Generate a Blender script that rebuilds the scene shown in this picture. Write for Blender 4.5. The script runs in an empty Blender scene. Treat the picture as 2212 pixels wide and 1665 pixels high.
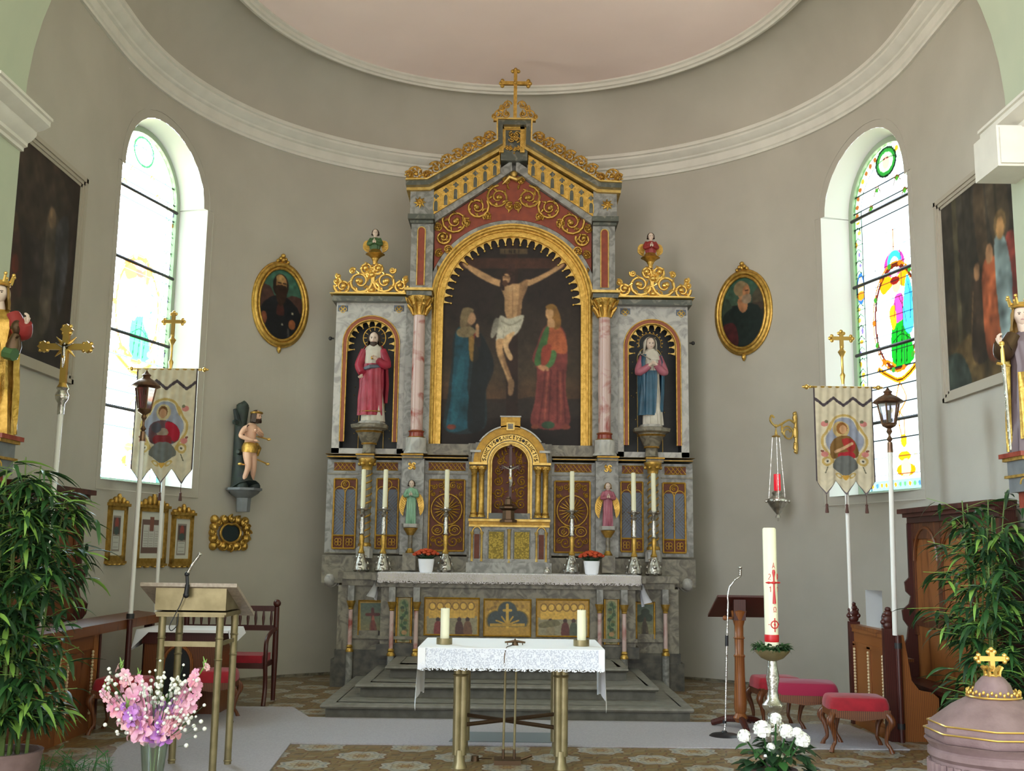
import bpy, math, random
import numpy as np
from math import sin, cos, pi, radians, sqrt, atan2
from mathutils import Vector, Matrix
random.seed(7)
RNG = np.random.default_rng(5)
scene = bpy.context.scene
COL = scene.collection

# ---------------------------------------------------------------- camera
F = 2317.0; TH = radians(8.8); RO = radians(0.75); ZC = 1.72
cam_data = bpy.data.cameras.new('camera')
cam_data.sensor_width = 36.0
cam_data.lens = 36.0 * F / 2212.0
cam_data.clip_end = 200
cam = bpy.data.objects.new('camera', cam_data); COL.objects.link(cam)
cam.location = (0, 0, ZC)
cam.rotation_euler = (Matrix.Rotation(radians(90) + TH, 4, 'X') @ Matrix.Rotation(RO, 4, 'Z')).to_euler()
scene.camera = cam

# ---------------------------------------------------------------- world, exposure
scene.view_settings.view_transform = 'Standard'
scene.view_settings.look = 'None'
scene.view_settings.exposure = 0.97
scene.view_settings.gamma = 1.0
scene.view_settings.use_curve_mapping = False
w = bpy.data.worlds.new('sky'); scene.world = w; w.use_nodes = True
nt = w.node_tree; nt.nodes.clear()
n_out = nt.nodes.new('ShaderNodeOutputWorld'); n_bg = nt.nodes.new('ShaderNodeBackground')
tc = nt.nodes.new('ShaderNodeTexCoord'); sp = nt.nodes.new('ShaderNodeSeparateXYZ')
mr = nt.nodes.new('ShaderNodeMapRange'); cr = nt.nodes.new('ShaderNodeValToRGB')
dt = nt.nodes.new('ShaderNodeVectorMath'); dt.operation = 'DOT_PRODUCT'; dt.inputs[1].default_value = (-0.6, 0.8, 0)      # towards the sunny side of the sky
nt.links.new(tc.outputs['Generated'], sp.inputs[0]); nt.links.new(tc.outputs['Generated'], dt.inputs[0]); nt.links.new(dt.outputs['Value'], mr.inputs[0])
mr.inputs[1].default_value = -1; mr.inputs[2].default_value = 1
nt.links.new(mr.outputs[0], cr.inputs[0])
def stops(ramp, cs):
    ramp.elements[0].position = cs[0][0]; ramp.elements[0].color = (*cs[0][1], 1); ramp.elements[1].position = cs[1][0]; ramp.elements[1].color = (*cs[1][1], 1)
    for p_, c_ in cs[2:]:
        e_ = ramp.elements.new(p_); e_.color = (*c_, 1)
stops(cr.color_ramp, [(0.20, (0.95, 0.97, 0.93)), (0.88, (18, 22, 28)), (0.34, (4.2, 4.9, 5.8)), (0.78, (3.2, 3.7, 4.3))])      # sky, brightest on the sunny side
cg = nt.nodes.new('ShaderNodeValToRGB'); nt.links.new(mr.outputs[0], cg.inputs[0])
stops(cg.color_ramp, [(0.20, (1.5, 1.4, 1.3)), (0.88, (9, 8.2, 7.4)), (0.34, (6.5, 5.8, 5.2)), (0.78, (3.0, 2.9, 2.6))])          # sunlit ground below the horizon
mz = nt.nodes.new('ShaderNodeMapRange'); mz.inputs[1].default_value = -0.06; mz.inputs[2].default_value = 0.12; nt.links.new(sp.outputs['Z'], mz.inputs[0])
mxw = nt.nodes.new('ShaderNodeMix'); mxw.data_type = 'RGBA'; mxw.clamp_result = False; nt.links.new(mz.outputs[0], mxw.inputs[0]); nt.links.new(cg.outputs[0], mxw.inputs[6]); nt.links.new(cr.outputs[0], mxw.inputs[7]); nt.links.new(mxw.outputs[2], n_bg.inputs[0])
n_bg.inputs[1].default_value = 1.0
nt.links.new(n_bg.outputs[0], n_out.inputs[0])

# ---------------------------------------------------------------- pixel -> point helpers (photo frame 2212x1665)
def ray(px, py):
    u = (px - 1106) / F; v = -(py - 832.5) / F
    c, s = cos(RO), sin(RO)
    x = u * c - v * s; z = u * s + v * c
    return (x, cos(TH) - z * sin(TH), sin(TH) + z * cos(TH))
def PY(px, py, Y):
    r = ray(px, py); t = Y / r[1]
    return Vector((r[0] * t, Y, r[2] * t + ZC))
def PZ(px, py, z):
    r = ray(px, py); t = (z - ZC) / r[2]
    return Vector((r[0] * t, r[1] * t, z))
def PX(px, py, X):
    r = ray(px, py); t = X / r[0]
    return Vector((X, r[1] * t, r[2] * t + ZC))

# ---------------------------------------------------------------- colour and material helpers
def lin(c):
    if isinstance(c, str): c = tuple(int(c[i:i + 2], 16) for i in (0, 2, 4))
    out = []
    for v in c[:3]:
        v = v / 255.0
        out.append(v / 12.92 if v <= 0.04045 else ((v + 0.055) / 1.055) ** 2.4)
    return tuple(out)
MATS = {}
def mat(name, col, rough=0.6, metal=0.0, col2=None, scale=6.0, bump=0.0, bscale=40.0, kind='noise', trans=0.0, sheen=0.0, spec=0.5, lo=0.35, hi=0.65, stretch=None, dist=0.0, sub=0.0):
    m = bpy.data.materials.new(name); m.use_nodes = True; nt = m.node_tree
    b = nt.nodes['Principled BSDF']
    b.inputs['Base Color'].default_value = (*lin(col), 1)
    b.inputs['Roughness'].default_value = rough; b.inputs['Metallic'].default_value = metal
    b.inputs['Specular IOR Level'].default_value = spec
    if trans: b.inputs['Transmission Weight'].default_value = trans
    if sheen: b.inputs['Sheen Weight'].default_value = sheen
    tc = nt.nodes.new('ShaderNodeTexCoord'); mp = nt.nodes.new('ShaderNodeMapping')
    nt.links.new(tc.outputs['Object'], mp.inputs[0])
    if stretch: mp.inputs['Scale'].default_value = stretch
    if col2:
        if kind == 'noise' or kind == 'vein':
            t = nt.nodes.new('ShaderNodeTexNoise'); t.inputs['Scale'].default_value = scale; t.inputs['Detail'].default_value = 6
            t.inputs['Distortion'].default_value = dist
        elif kind == 'wave':
            t = nt.nodes.new('ShaderNodeTexWave'); t.inputs['Scale'].default_value = scale; t.inputs['Distortion'].default_value = dist or 4.0
            t.inputs['Detail'].default_value = 3
        elif kind == 'voronoi':
            t = nt.nodes.new('ShaderNodeTexVoronoi'); t.inputs['Scale'].default_value = scale
        nt.links.new(mp.outputs[0], t.inputs['Vector'])
        r = nt.nodes.new('ShaderNodeValToRGB')
        r.color_ramp.elements[0].position = lo; r.color_ramp.elements[0].color = (*lin(col), 1)
        r.color_ramp.elements[1].position = hi; r.color_ramp.elements[1].color = (*lin(col2), 1)
        if kind == 'vein':
            r.color_ramp.elements[0].position = 0.44; r.color_ramp.elements[1].position = 0.50
            e = r.color_ramp.elements.new(0.56); e.color = (*lin(col), 1)
        nt.links.new(t.outputs[0], r.inputs[0]); nt.links.new(r.outputs[0], b.inputs['Base Color'])
    if bump:
        t2 = nt.nodes.new('ShaderNodeTexNoise'); t2.inputs['Scale'].default_value = bscale; t2.inputs['Detail'].default_value = 4
        nt.links.new(mp.outputs[0], t2.inputs['Vector'])
        bp = nt.nodes.new('ShaderNodeBump'); bp.inputs['Strength'].default_value = bump; bp.inputs['Distance'].default_value = 0.02
        nt.links.new(t2.outputs[0], bp.inputs['Height']); nt.links.new(bp.outputs[0], b.inputs['Normal'])
    MATS[name] = m
    return m
def attr_mat(name, rough=0.5, spec=0.5, kind='paint', bump=0.0):
    m = bpy.data.materials.new(name); m.use_nodes = True; nt = m.node_tree
    b = nt.nodes['Principled BSDF']; a = nt.nodes.new('ShaderNodeAttribute'); a.attribute_name = 'Col'
    if kind == 'glass':
        nt.nodes.remove(b); t = nt.nodes.new('ShaderNodeBsdfTransparent'); g = nt.nodes.new('ShaderNodeBsdfGlossy'); mx = nt.nodes.new('ShaderNodeMixShader')
        g.inputs['Roughness'].default_value = 0.1; mx.inputs[0].default_value = 0.04
        nt.links.new(a.outputs[0], t.inputs[0]); nt.links.new(t.outputs[0], mx.inputs[1]); nt.links.new(g.outputs[0], mx.inputs[2])
        nt.links.new(mx.outputs[0], nt.nodes['Material Output'].inputs[0])
    else:
        nt.links.new(a.outputs[0], b.inputs['Base Color']); b.inputs['Roughness'].default_value = rough
        b.inputs['Specular IOR Level'].default_value = spec
        if bump:
            t2 = nt.nodes.new('ShaderNodeTexNoise'); t2.inputs['Scale'].default_value = 60
            bp = nt.nodes.new('ShaderNodeBump'); bp.inputs['Strength'].default_value = bump; bp.inputs['Distance'].default_value = 0.01
            nt.links.new(t2.outputs[0], bp.inputs['Height']); nt.links.new(bp.outputs[0], b.inputs['Normal'])
    MATS[name] = m
    return m
def glass_mat(name, col, alpha=0.75):
    m = bpy.data.materials.new(name); m.use_nodes = True; nt = m.node_tree
    nt.nodes.remove(nt.nodes['Principled BSDF'])
    t = nt.nodes.new('ShaderNodeBsdfTransparent'); g = nt.nodes.new('ShaderNodeBsdfGlossy'); mx = nt.nodes.new('ShaderNodeMixShader')
    t.inputs[0].default_value = (*lin(col), 1); g.inputs['Roughness'].default_value = 0.08; mx.inputs[0].default_value = 1 - alpha
    nt.links.new(t.outputs[0], mx.inputs[1]); nt.links.new(g.outputs[0], mx.inputs[2])
    nt.links.new(mx.outputs[0], nt.nodes['Material Output'].inputs[0])
    MATS[name] = m
    return m

# ---------------------------------------------------------------- mesh builder
WLOC = {}
def tag(o, label=None, cat=None, group=None, kind=None):
    if label: o['label'] = label
    if cat: o['category'] = cat
    if group: o['group'] = group
    if kind: o['kind'] = kind
    return o
def thing(name, label, cat, loc=(0, 0, 0), group=None, kind=None):
    o = bpy.data.objects.new(name, None); COL.objects.link(o); o.location = loc
    o.empty_display_size = 0.1
    WLOC[o.name] = Vector(loc)
    return tag(o, label, cat, group, kind)
class MB:
    def __init__(s): s.v = []; s.f = []; s.m = []; s.xf = None
    def add(s, vs, fs, m=0):
        n = len(s.v)
        if s.xf is not None: vs = [tuple(s.xf @ Vector(v)) for v in vs]
        s.v.extend([tuple(v) for v in vs])
        for f in fs: s.f.append([i + n for i in f]); s.m.append(m)
    def box(s, x0, x1, y0, y1, z0, z1, m=0):
        s.add([(x0, y0, z0), (x1, y0, z0), (x1, y1, z0), (x0, y1, z0), (x0, y0, z1), (x1, y0, z1), (x1, y1, z1), (x0, y1, z1)],
              [(0, 3, 2, 1), (4, 5, 6, 7), (0, 1, 5, 4), (1, 2, 6, 5), (2, 3, 7, 6), (3, 0, 4, 7)], m)
    def cbox(s, c, d, m=0): s.box(c[0] - d[0] / 2, c[0] + d[0] / 2, c[1] - d[1] / 2, c[1] + d[1] / 2, c[2] - d[2] / 2, c[2] + d[2] / 2, m)
    def prism(s, pts, y0, y1, m=0, axis='y'):
        n = len(pts)
        def q(p, t):
            if axis == 'y': return (p[0], t, p[1])
            if axis == 'x': return (t, p[0], p[1])
            return (p[0], p[1], t)
        vs = [q(p, y0) for p in pts] + [q(p, y1) for p in pts]
        fs = [tuple(range(n)), tuple(range(2 * n - 1, n - 1, -1))]
        fs += [(i, (i + 1) % n + 0, (i + 1) % n + n, i + n)[::-1] for i in range(n)]
        s.add(vs, fs, m)
    def band(s, a, b, y0, y1, m=0, closed=False):
        """solid strip between two polylines a and b in the x-z plane"""
        n = len(a); vs = [(p[0], y0, p[1]) for p in a] + [(p[0], y0, p[1]) for p in b] + [(p[0], y1, p[1]) for p in a] + [(p[0], y1, p[1]) for p in b]
        fs = []
        for i in range(n if closed else n - 1):
            j = (i + 1) % n
            fs += [(i, j, n + j, n + i), (2 * n + i, 3 * n + i, 3 * n + j, 2 * n + j), (i, 2 * n + i, 2 * n + j, j), (n + i, n + j, 3 * n + j, 3 * n + i)]
        if not closed: fs += [(0, n, 3 * n, 2 * n), (n - 1, 3 * n - 1, 4 * n - 1, 2 * n - 1)]
        s.add(vs, fs, m)
    def tube(s, pts, r, seg=8, m=0, closed=False, flat=None):
        pts = [Vector(p) for p in pts]; n = len(pts)
        rs = r if isinstance(r, (list, tuple)) else [r] * n
        vs = []; fs = []
        prev = None
        for i, p in enumerate(pts):
            if closed: d = pts[(i + 1) % n] - pts[i - 1]
            else: d = pts[min(i + 1, n - 1)] - pts[max(i - 1, 0)]
            if d.length < 1e-9: d = Vector((0, 0, 1))
            d.normalize()
            if prev is None:
                a = Vector((0, 0, 1)) if abs(d.z) < 0.9 else Vector((0, 1, 0))
                u = d.cross(a).normalized()
            else:
                u = prev - d * prev.dot(d)
                u = u.normalized() if u.length > 1e-6 else d.orthogonal().normalized()
            prev = u; w_ = d.cross(u)
            for k in range(seg):
                t = 2 * pi * k / seg
                q = u * cos(t) * rs[i] + w_ * sin(t) * rs[i]
                if flat: q.y *= flat
                vs.append(p + q)
        for i in range(n if closed else n - 1):
            j = (i + 1) % n
            for k in range(seg):
                l = (k + 1) % seg
                fs.append((i * seg + k, i * seg + l, j * seg + l, j * seg + k))
        if not closed: fs += [tuple(range(seg))[::-1], tuple(range((n - 1) * seg, n * seg))]
        s.add(vs, fs, m)
    def lathe(s, prof, c=(0, 0, 0), seg=20, m=0, rot=0.0, sx=1.0, sy=1.0):
        vs = []; fs = []; n = len(prof)
        for r, z in prof:
            for k in range(seg):
                t = 2 * pi * k / seg + rot
                vs.append((c[0] + r * cos(t) * sx, c[1] + r * sin(t) * sy, c[2] + z))
        for i in range(n - 1):
            for k in range(seg):
                l = (k + 1) % seg
                fs.append((i * seg + k, i * seg + l, (i + 1) * seg + l, (i + 1) * seg + k))
        if prof[0][0] > 1e-4: fs.append(tuple(range(seg))[::-1])
        if prof[-1][0] > 1e-4: fs.append(tuple(range((n - 1) * seg, n * seg)))
        s.add(vs, fs, m)
    def ball(s, c, r, seg=10, rings=7, m=0):
        if not isinstance(r, (tuple, list)): r = (r, r, r)
        vs = []; fs = []
        for i in range(rings + 1):
            a = pi * i / rings
            for k in range(seg):
                t = 2 * pi * k / seg
                vs.append((c[0] + r[0] * sin(a) * cos(t), c[1] + r[1] * sin(a) * sin(t), c[2] + r[2] * cos(a)))
        for i in range(rings):
            for k in range(seg):
                l = (k + 1) % seg
                fs.append((i * seg + k, (i + 1) * seg + k, (i + 1) * seg + l, i * seg + l))
        s.add(vs, fs, m)
    def sweep(s, path, prof, m=0, closed=False):
        """profile (inset from the path, z) swept along a plan path; inset is to the left of travel"""
        n = len(path); k = len(prof); vs = []; fs = []
        for i in range(n):
            a = Vector(path[(i - 1) % n] if closed else path[max(i - 1, 0)]); b = Vector(path[(i + 1) % n] if closed else path[min(i + 1, n - 1)])
            d = (b - a).normalized(); nx, ny = -d.y, d.x
            if 0 < i < n - 1 or closed:
                d1 = (Vector(path[i]) - Vector(path[i - 1])).normalized(); c_ = max(0.3, d.dot(d1))
            else: c_ = 1
            for o, z in prof: vs.append((path[i][0] + nx * o / c_, path[i][1] + ny * o / c_, z))
        for i in range(n if closed else n - 1):
            j = (i + 1) % n
            for q in range(k - 1): fs.append((i * k + q, j * k + q, j * k + q + 1, i * k + q + 1))
        s.add(vs, fs, m)
    def curl(s, c, R, a0=0.0, turns=1.5, way=1, r=0.012, y=0.0, m=0, tip=None, seg=6, n=22):
        """gold volute in the x-z plane, relief centred on depth y"""
        pts = []; rs = []
        for i in range(n + 1):
            t = i / n; a = a0 + way * turns * 2 * pi * t; q = R * (1 - 0.86 * t) ** 0.9
            pts.append((c[0] + q * cos(a), y, c[1] + q * sin(a))); rs.append(r * (1 - 0.45 * t))
        s.tube(pts, rs, seg, m)
        s.ball((pts[-1][0], y - r * .5, pts[-1][2]), r * 1.7, 8, 5, m)
    def leafblob(s, c, a, l, r, y, m=0):
        dx, dz = cos(a), sin(a)
        s.tube([(c[0], y, c[1]), (c[0] + dx * l * .4 - dz * l * .12, y - r, c[1] + dz * l * .4 + dx * l * .12), (c[0] + dx * l, y - r * .5, c[1] + dz * l)], [r * .5, r * 1.3, r * .15], 6, m)
    def grid(s, w_, h_, fn, m=0, skip=None):
        vs = [fn(i / w_, j / h_) for j in range(h_ + 1) for i in range(w_ + 1)]
        fs = []
        for j in range(h_):
            for i in range(w_):
                if skip and skip((i + .5) / w_, (j + .5) / h_): continue
                a = j * (w_ + 1) + i; fs.append((a, a + 1, a + w_ + 2, a + w_ + 1))
        s.add(vs, fs, m)
    def build(s, name, mats, parent=None, world=True, sharp=0.7, origin=None):
        if not isinstance(mats, (list, tuple)): mats = [mats]
        off = Vector((0, 0, 0))
        if parent is not None:
            if world: off = WLOC.get(parent.name, Vector((0, 0, 0)))
        else:
            if origin is not None: off = Vector(origin)
            elif world:
                a = np.array(s.v); off = Vector(((a[:, 0].min() + a[:, 0].max()) / 2, (a[:, 1].min() + a[:, 1].max()) / 2, a[:, 2].min()))
        me = bpy.data.meshes.new(name)
        me.from_pydata([(v[0] - off.x, v[1] - off.y, v[2] - off.z) for v in s.v], [], s.f)
        for mm in mats: me.materials.append(MATS[mm] if isinstance(mm, str) else mm)
        if len(mats) > 1: me.polygons.foreach_set('material_index', s.m)
        me.polygons.foreach_set('use_smooth', [True] * len(me.polygons))
        me.update()
        if sharp: me.set_sharp_from_angle(angle=sharp)
        o = bpy.data.objects.new(name, me); COL.objects.link(o)
        if parent is not None: o.parent = parent; WLOC[o.name] = off.copy() if world else Vector((0, 0, 0))
        else: o.location = off; WLOC[o.name] = off.copy()
        return o
def copy_tree(o, parent=None, loc=None, rz=None):
    c = o.copy(); COL.objects.link(c)
    for k in [ch for ch in o.children]: copy_tree(k, c)
    if parent is not None: c.parent = parent
    if loc is not None: c.location = loc
    if rz is not None: c.rotation_euler.z = rz
    return c
def cat_smooth(pts, closed=True, k=6):
    n = len(pts); out = []
    for i in range(n if closed else n - 1):
        g = lambda j: np.array(pts[j % n] if closed else pts[min(max(j, 0), n - 1)], float)
        p0, p1, p2, p3 = g(i - 1), g(i), g(i + 1), g(i + 2)
        for q in range(k):
            t = q / k
            out.append(tuple(0.5 * (2 * p1 + (p2 - p0) * t + (2 * p0 - 5 * p1 + 4 * p2 - p3) * t * t + (3 * p1 - p0 - 3 * p2 + p3) * t ** 3)))
    if not closed: out.append(tuple(pts[-1]))
    return out
# ---------------------------------------------------------------- painter: pigment colours on a fine grid (vertex colours)
class Canvas:
    def __init__(s, x0, y0, x1, y1, step=1.0, bg='404040'):
        s.x0, s.y0, s.x1, s.y1 = x0, y0, x1, y1
        s.w = max(2, int(round((x1 - x0) / step))); s.h = max(2, int(round((y1 - y0) / step)))
        s.X, s.Y = np.meshgrid(np.linspace(x0, x1, s.w + 1), np.linspace(y0, y1, s.h + 1))
        s.c = np.zeros((s.h + 1, s.w + 1, 3)); s.c[:] = s.rgb(bg)
    def rgb(s, c):
        if isinstance(c, str): c = tuple(int(c[i:i + 2], 16) for i in (0, 2, 4))
        return np.array(c[:3], float) / 255
    def put(s, mask, c, a=1.0):
        c = s.rgb(c); m_ = (mask * a)[..., None]; s.c = s.c * (1 - m_) + c * m_
    def vgrad(s, c0, c1, y0=None, y1=None):
        y0 = s.y0 if y0 is None else y0; y1 = s.y1 if y1 is None else y1
        t = np.clip((s.Y - y0) / (y1 - y0), 0, 1)[..., None]; g = s.rgb(c0) * (1 - t) + s.rgb(c1) * t
        m_ = ((s.Y >= y0) & (s.Y <= y1))[..., None]; s.c = np.where(m_, g, s.c)
    def inside(s, pts):
        m_ = np.zeros(s.X.shape, bool); n = len(pts); j = n - 1
        for i in range(n):
            xi, yi = pts[i]; xj, yj = pts[j]
            if yi != yj:
                cnd = ((yi > s.Y) != (yj > s.Y)) & (s.X < (xj - xi) * (s.Y - yi) / (yj - yi) + xi); m_ ^= cnd
            j = i
        return m_
    def poly(s, pts, c, a=1.0, smooth=True):
        if smooth and len(pts) > 3: pts = cat_smooth(pts)
        s.put(s.inside(pts), c, a)
    def ell(s, cx, cy, rx, ry, c, a=1.0, rot=0.0):
        dx = s.X - cx; dy = s.Y - cy; u = dx * cos(rot) + dy * sin(rot); v = -dx * sin(rot) + dy * cos(rot)
        s.put((u / rx) ** 2 + (v / ry) ** 2 < 1, c, a)
    def ring(s, cx, cy, rx, ry, w_, c, a=1.0):
        q = np.sqrt(((s.X - cx) / rx) ** 2 + ((s.Y - cy) / ry) ** 2); s.put(np.abs(q - 1) < w_ / max(rx, ry), c, a)
    def rect(s, x0, y0, x1, y1, c, a=1.0): s.put((s.X >= x0) & (s.X <= x1) & (s.Y >= y0) & (s.Y <= y1), c, a)
    def line(s, pts, w_, c, a=1.0, smooth=False):
        if smooth: pts = cat_smooth(pts, False)
        m_ = np.zeros(s.X.shape, bool)
        for (xa, ya), (xb, yb) in zip(pts[:-1], pts[1:]):
            dx, dy = xb - xa, yb - ya; L = dx * dx + dy * dy + 1e-9
            t = np.clip(((s.X - xa) * dx + (s.Y - ya) * dy) / L, 0, 1)
            m_ |= (s.X - xa - t * dx) ** 2 + (s.Y - ya - t * dy) ** 2 < (w_ / 2) ** 2
        s.put(m_, c, a)
    def blur(s, k=1):
        for _ in range(k):
            p = np.pad(s.c, ((1, 1), (1, 1), (0, 0)), mode='edge')
            s.c = (p[1:-1, 1:-1] * 2 + p[:-2, 1:-1] + p[2:, 1:-1] + p[1:-1, :-2] + p[1:-1, 2:]) / 6
    def mottle(s, amp=0.05, cell=8):
        gh, gw = s.h // cell + 3, s.w // cell + 3; g = RNG.normal(0, 1, (gh, gw))
        yy = np.arange(s.h + 1) / cell; xx = np.arange(s.w + 1) / cell; yi = yy.astype(int); xi = xx.astype(int)
        fy = (yy - yi)[:, None]; fx = (xx - xi)[None, :]
        n_ = (g[yi][:, xi] * (1 - fy) * (1 - fx) + g[yi + 1][:, xi] * fy * (1 - fx) + g[yi][:, xi + 1] * (1 - fy) * fx + g[yi + 1][:, xi + 1] * fy * fx)
        s.c = np.clip(s.c * (1 + amp * n_[..., None]), 0, 1)
    def build(s, name, fn, material, parent=None, mask=None, world=True, thick=0.0):
        """fn(px, py) -> 3D point; faces outside mask(px, py) are left away"""
        b = MB(); vs = [fn(s.X[j, i], s.Y[j, i]) for j in range(s.h + 1) for i in range(s.w + 1)]; fs = []
        W = s.w + 1
        mk = None
        if mask is not None: mk = s.inside(mask) if isinstance(mask, list) else mask(s.X, s.Y)
        for j in range(s.h):
            for i in range(s.w):
                if mk is not None and not (mk[j, i] or mk[j + 1, i + 1] or mk[j, i + 1] or mk[j + 1, i]): continue
                a = j * W + i; fs.append((a, a + W, a + W + 1, a + 1))
        b.add(vs, fs)
        o = b.build(name, material, parent, world=world, sharp=0)
        c = s.c.reshape(-1, 3); l = np.where(c <= 0.04045, c / 12.92, ((np.clip(c, 0, 1) + 0.055) / 1.055) ** 2.4)
        at = o.data.color_attributes.new('Col', 'FLOAT_COLOR', 'POINT')
        at.data.foreach_set('color', np.concatenate([l, np.ones((len(l), 1))], 1).astype(np.float32).ravel())
        if thick:
            md = o.modifiers.new('thickness', 'SOLIDIFY'); md.thickness = thick; md.offset = -1
        return o
# ---------------------------------------------------------------- materials
mat('wall_plaster', 'b5b0a3', 0.9, col2='afaa9d', scale=1.6, bump=0.06, bscale=90)
mat('ceiling_plaster', 'f8e4de', 0.9, col2='f4e0da', scale=1.2)  # colour raised to stand in for light bounced up from the floor
mat('arch_plaster', 'b6bea6', 0.85, col2='b0b9a2', scale=2)
mat('moulding', 'd9d6cb', 0.75, col2='d2cfc4', scale=5)
mat('reveal_white', 'e4e4e2', 0.8)
mat('marble_grey', '96958f', 0.35, col2='706f6a', scale=7, lo=.42, hi=.60, dist=1.6)
mat('marble_warm', '86806f', 0.4, col2='5e584c', scale=7, lo=.42, hi=.62, dist=1.6)
mat('marble_pale', 'b4b2ab', 0.3, col2='908e8a', scale=5, lo=.44, hi=.64, dist=1.8)
mat('marble_pink', 'c4aaa2', 0.18, col2='9a5048', scale=3.5, lo=0.50, hi=0.68, dist=1.0)
mat('marble_dark', '4c5048', 0.3, col2='8a8578', scale=7, lo=0.5, hi=0.75, dist=1.5)
mat('marble_red', '9a4a3a', 0.25, col2='7a3026', scale=8)
mat('serpentine', '35342f', 0.35, col2='5c584c', scale=9)
mat('terracotta', '8d3f24', 0.6, col2='7c3420', scale=12)
mat('orange_band', '96502c', 0.5, col2='854224', scale=8)
mat('black_ground', '15171a', 0.5, col2='1e2022', scale=8)
mat('gold', 'cfa757', 0.38, 0.8, col2='a9853a', scale=18, bump=0.25, bscale=60)
mat('gold_pale', 'd4b56c', 0.42, 0.7, col2='b89448', scale=14, bump=0.2, bscale=60)
mat('gold_bright', 'e0b964', 0.3, 0.8)
mat('gold_paint', 'b98d2c', 0.45, 0.35, col2='9a7222', scale=20, bump=0.2, bscale=50)
mat('brass', '9a8d6a', 0.4, 0.65, col2='877b5a', scale=10)
mat('bronze', '5e4a38', 0.4, 0.8)
mat('silver', 'd4d0c8', 0.22, 0.9, col2='a8a49c', scale=16, bump=0.3, bscale=50)
mat('iron', '3a3a3a', 0.5, 0.6)
mat('black_plastic', '16171c', 0.4)
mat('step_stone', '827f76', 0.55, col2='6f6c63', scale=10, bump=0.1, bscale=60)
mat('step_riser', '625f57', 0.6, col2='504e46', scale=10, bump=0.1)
mat('sandstone', '8c7472', 0.75, col2='7a6260', scale=8, bump=0.15, bscale=70)
mat('wood_red', '70401f', 0.38, col2='522a14', scale=3, kind='wave', stretch=(6, 6, 1), dist=3)
mat('wood_oak', '8f5628', 0.4, col2='74421e', scale=3, kind='wave', stretch=(6, 6, 1), dist=3)
mat('wood_dark', '4c1f16', 0.4, col2='38140e', scale=3, kind='wave', stretch=(6, 6, 1), dist=3)
mat('wood_bead', 'cbb690', 0.5)
mat('velvet', 'a01626', 0.85, sheen=0.15, col2='8a1020', scale=12)
mat('velvet_purple', '8c1038', 0.85, sheen=0.15)
mat('wax', 'e9e6c8', 0.5)
mat('cloth_white', 'f0f0f4', 0.85, bump=0.05, bscale=30)
mat('pot_white', 'f2f4fa', 0.3)
mat('carpet', 'aaa5a8', 0.95, col2='9e999c', scale=60, bump=0.1, bscale=300)
mat('mat_grey', '777d80', 0.9, bump=0.3, bscale=200)
mat('pole_white', 'e2e0d8', 0.4)
mat('skin', 'd8ac90', 0.5); mat('skin_pale', 'd4bfae', 0.5); mat('hair_brown', '3a2a20', 0.6); mat('hair_gold', '8a6a30', 0.6)
mat('robe_red', 'a83448', 0.4, col2='8c2438', scale=6); mat('robe_white', 'cfcabc', 0.55, col2='b8b2a4', scale=6)
mat('robe_blue', '2f5a72', 0.45, col2='204458', scale=6); mat('robe_green', '8fb89c', 0.5, col2='74a082', scale=6)
mat('robe_pink', 'b06a78', 0.5, col2='985464', scale=6); mat('robe_darkgreen', '3c5c34', 0.5); mat('robe_darkred', '8c2a28', 0.5)
mat('leaf', '38662f', 0.45, col2='234424', scale=3, lo=0.3, hi=0.7); mat('leaf_light', '7fa84a', 0.45); mat('leaf_dark', '1f3d20', 0.5)
mat('stem_green', '5c7434', 0.5); mat('petal_pink', 'e89ac0', 0.6, col2='f4c4d4', scale=14); mat('petal_mauve', 'b06ac8', 0.6, col2='d898dc', scale=14)
mat('petal_salmon', 'ec9eb0', 0.6, col2='f8d0d4', scale=14); mat('petal_white', 'f4f4ec', 0.6); mat('petal_orange', 'd0572a', 0.7, col2='b03e20', scale=30)
mat('trunk_green', '2e3a32', 0.6, col2='20282a', scale=10); mat('console_grey', '74787a', 0.5, col2='66696c', scale=8)
mat('red_wax', 'c01820', 0.4); mat('red_glass', 'c8142a', 0.2); mat('ribbon_brown', '463a38', 0.8); mat('paper', 'd8d8d0', 0.8)
mat('tassel', '5a3c34', 0.8); mat('lattice_blue', '5c6472', 0.5); mat('gold_panel', 'a8903c', 0.4, 0.5, col2='7c6a28', scale=40, kind='voronoi', bump=0.5, bscale=70)
glass_mat('clear_glass', 'e8f0ec', 0.8); glass_mat('lantern_glass', 'c8c0c8', 0.7); glass_mat('lantern_red', 'a04060', 0.75)
attr_mat('oil_paint', 0.55, 0.3); attr_mat('stained_glass', kind='glass'); attr_mat('woven', 0.9, 0.2, bump=0.1); attr_mat('painted_relief', 0.4, 0.5, bump=0.2)

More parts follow.
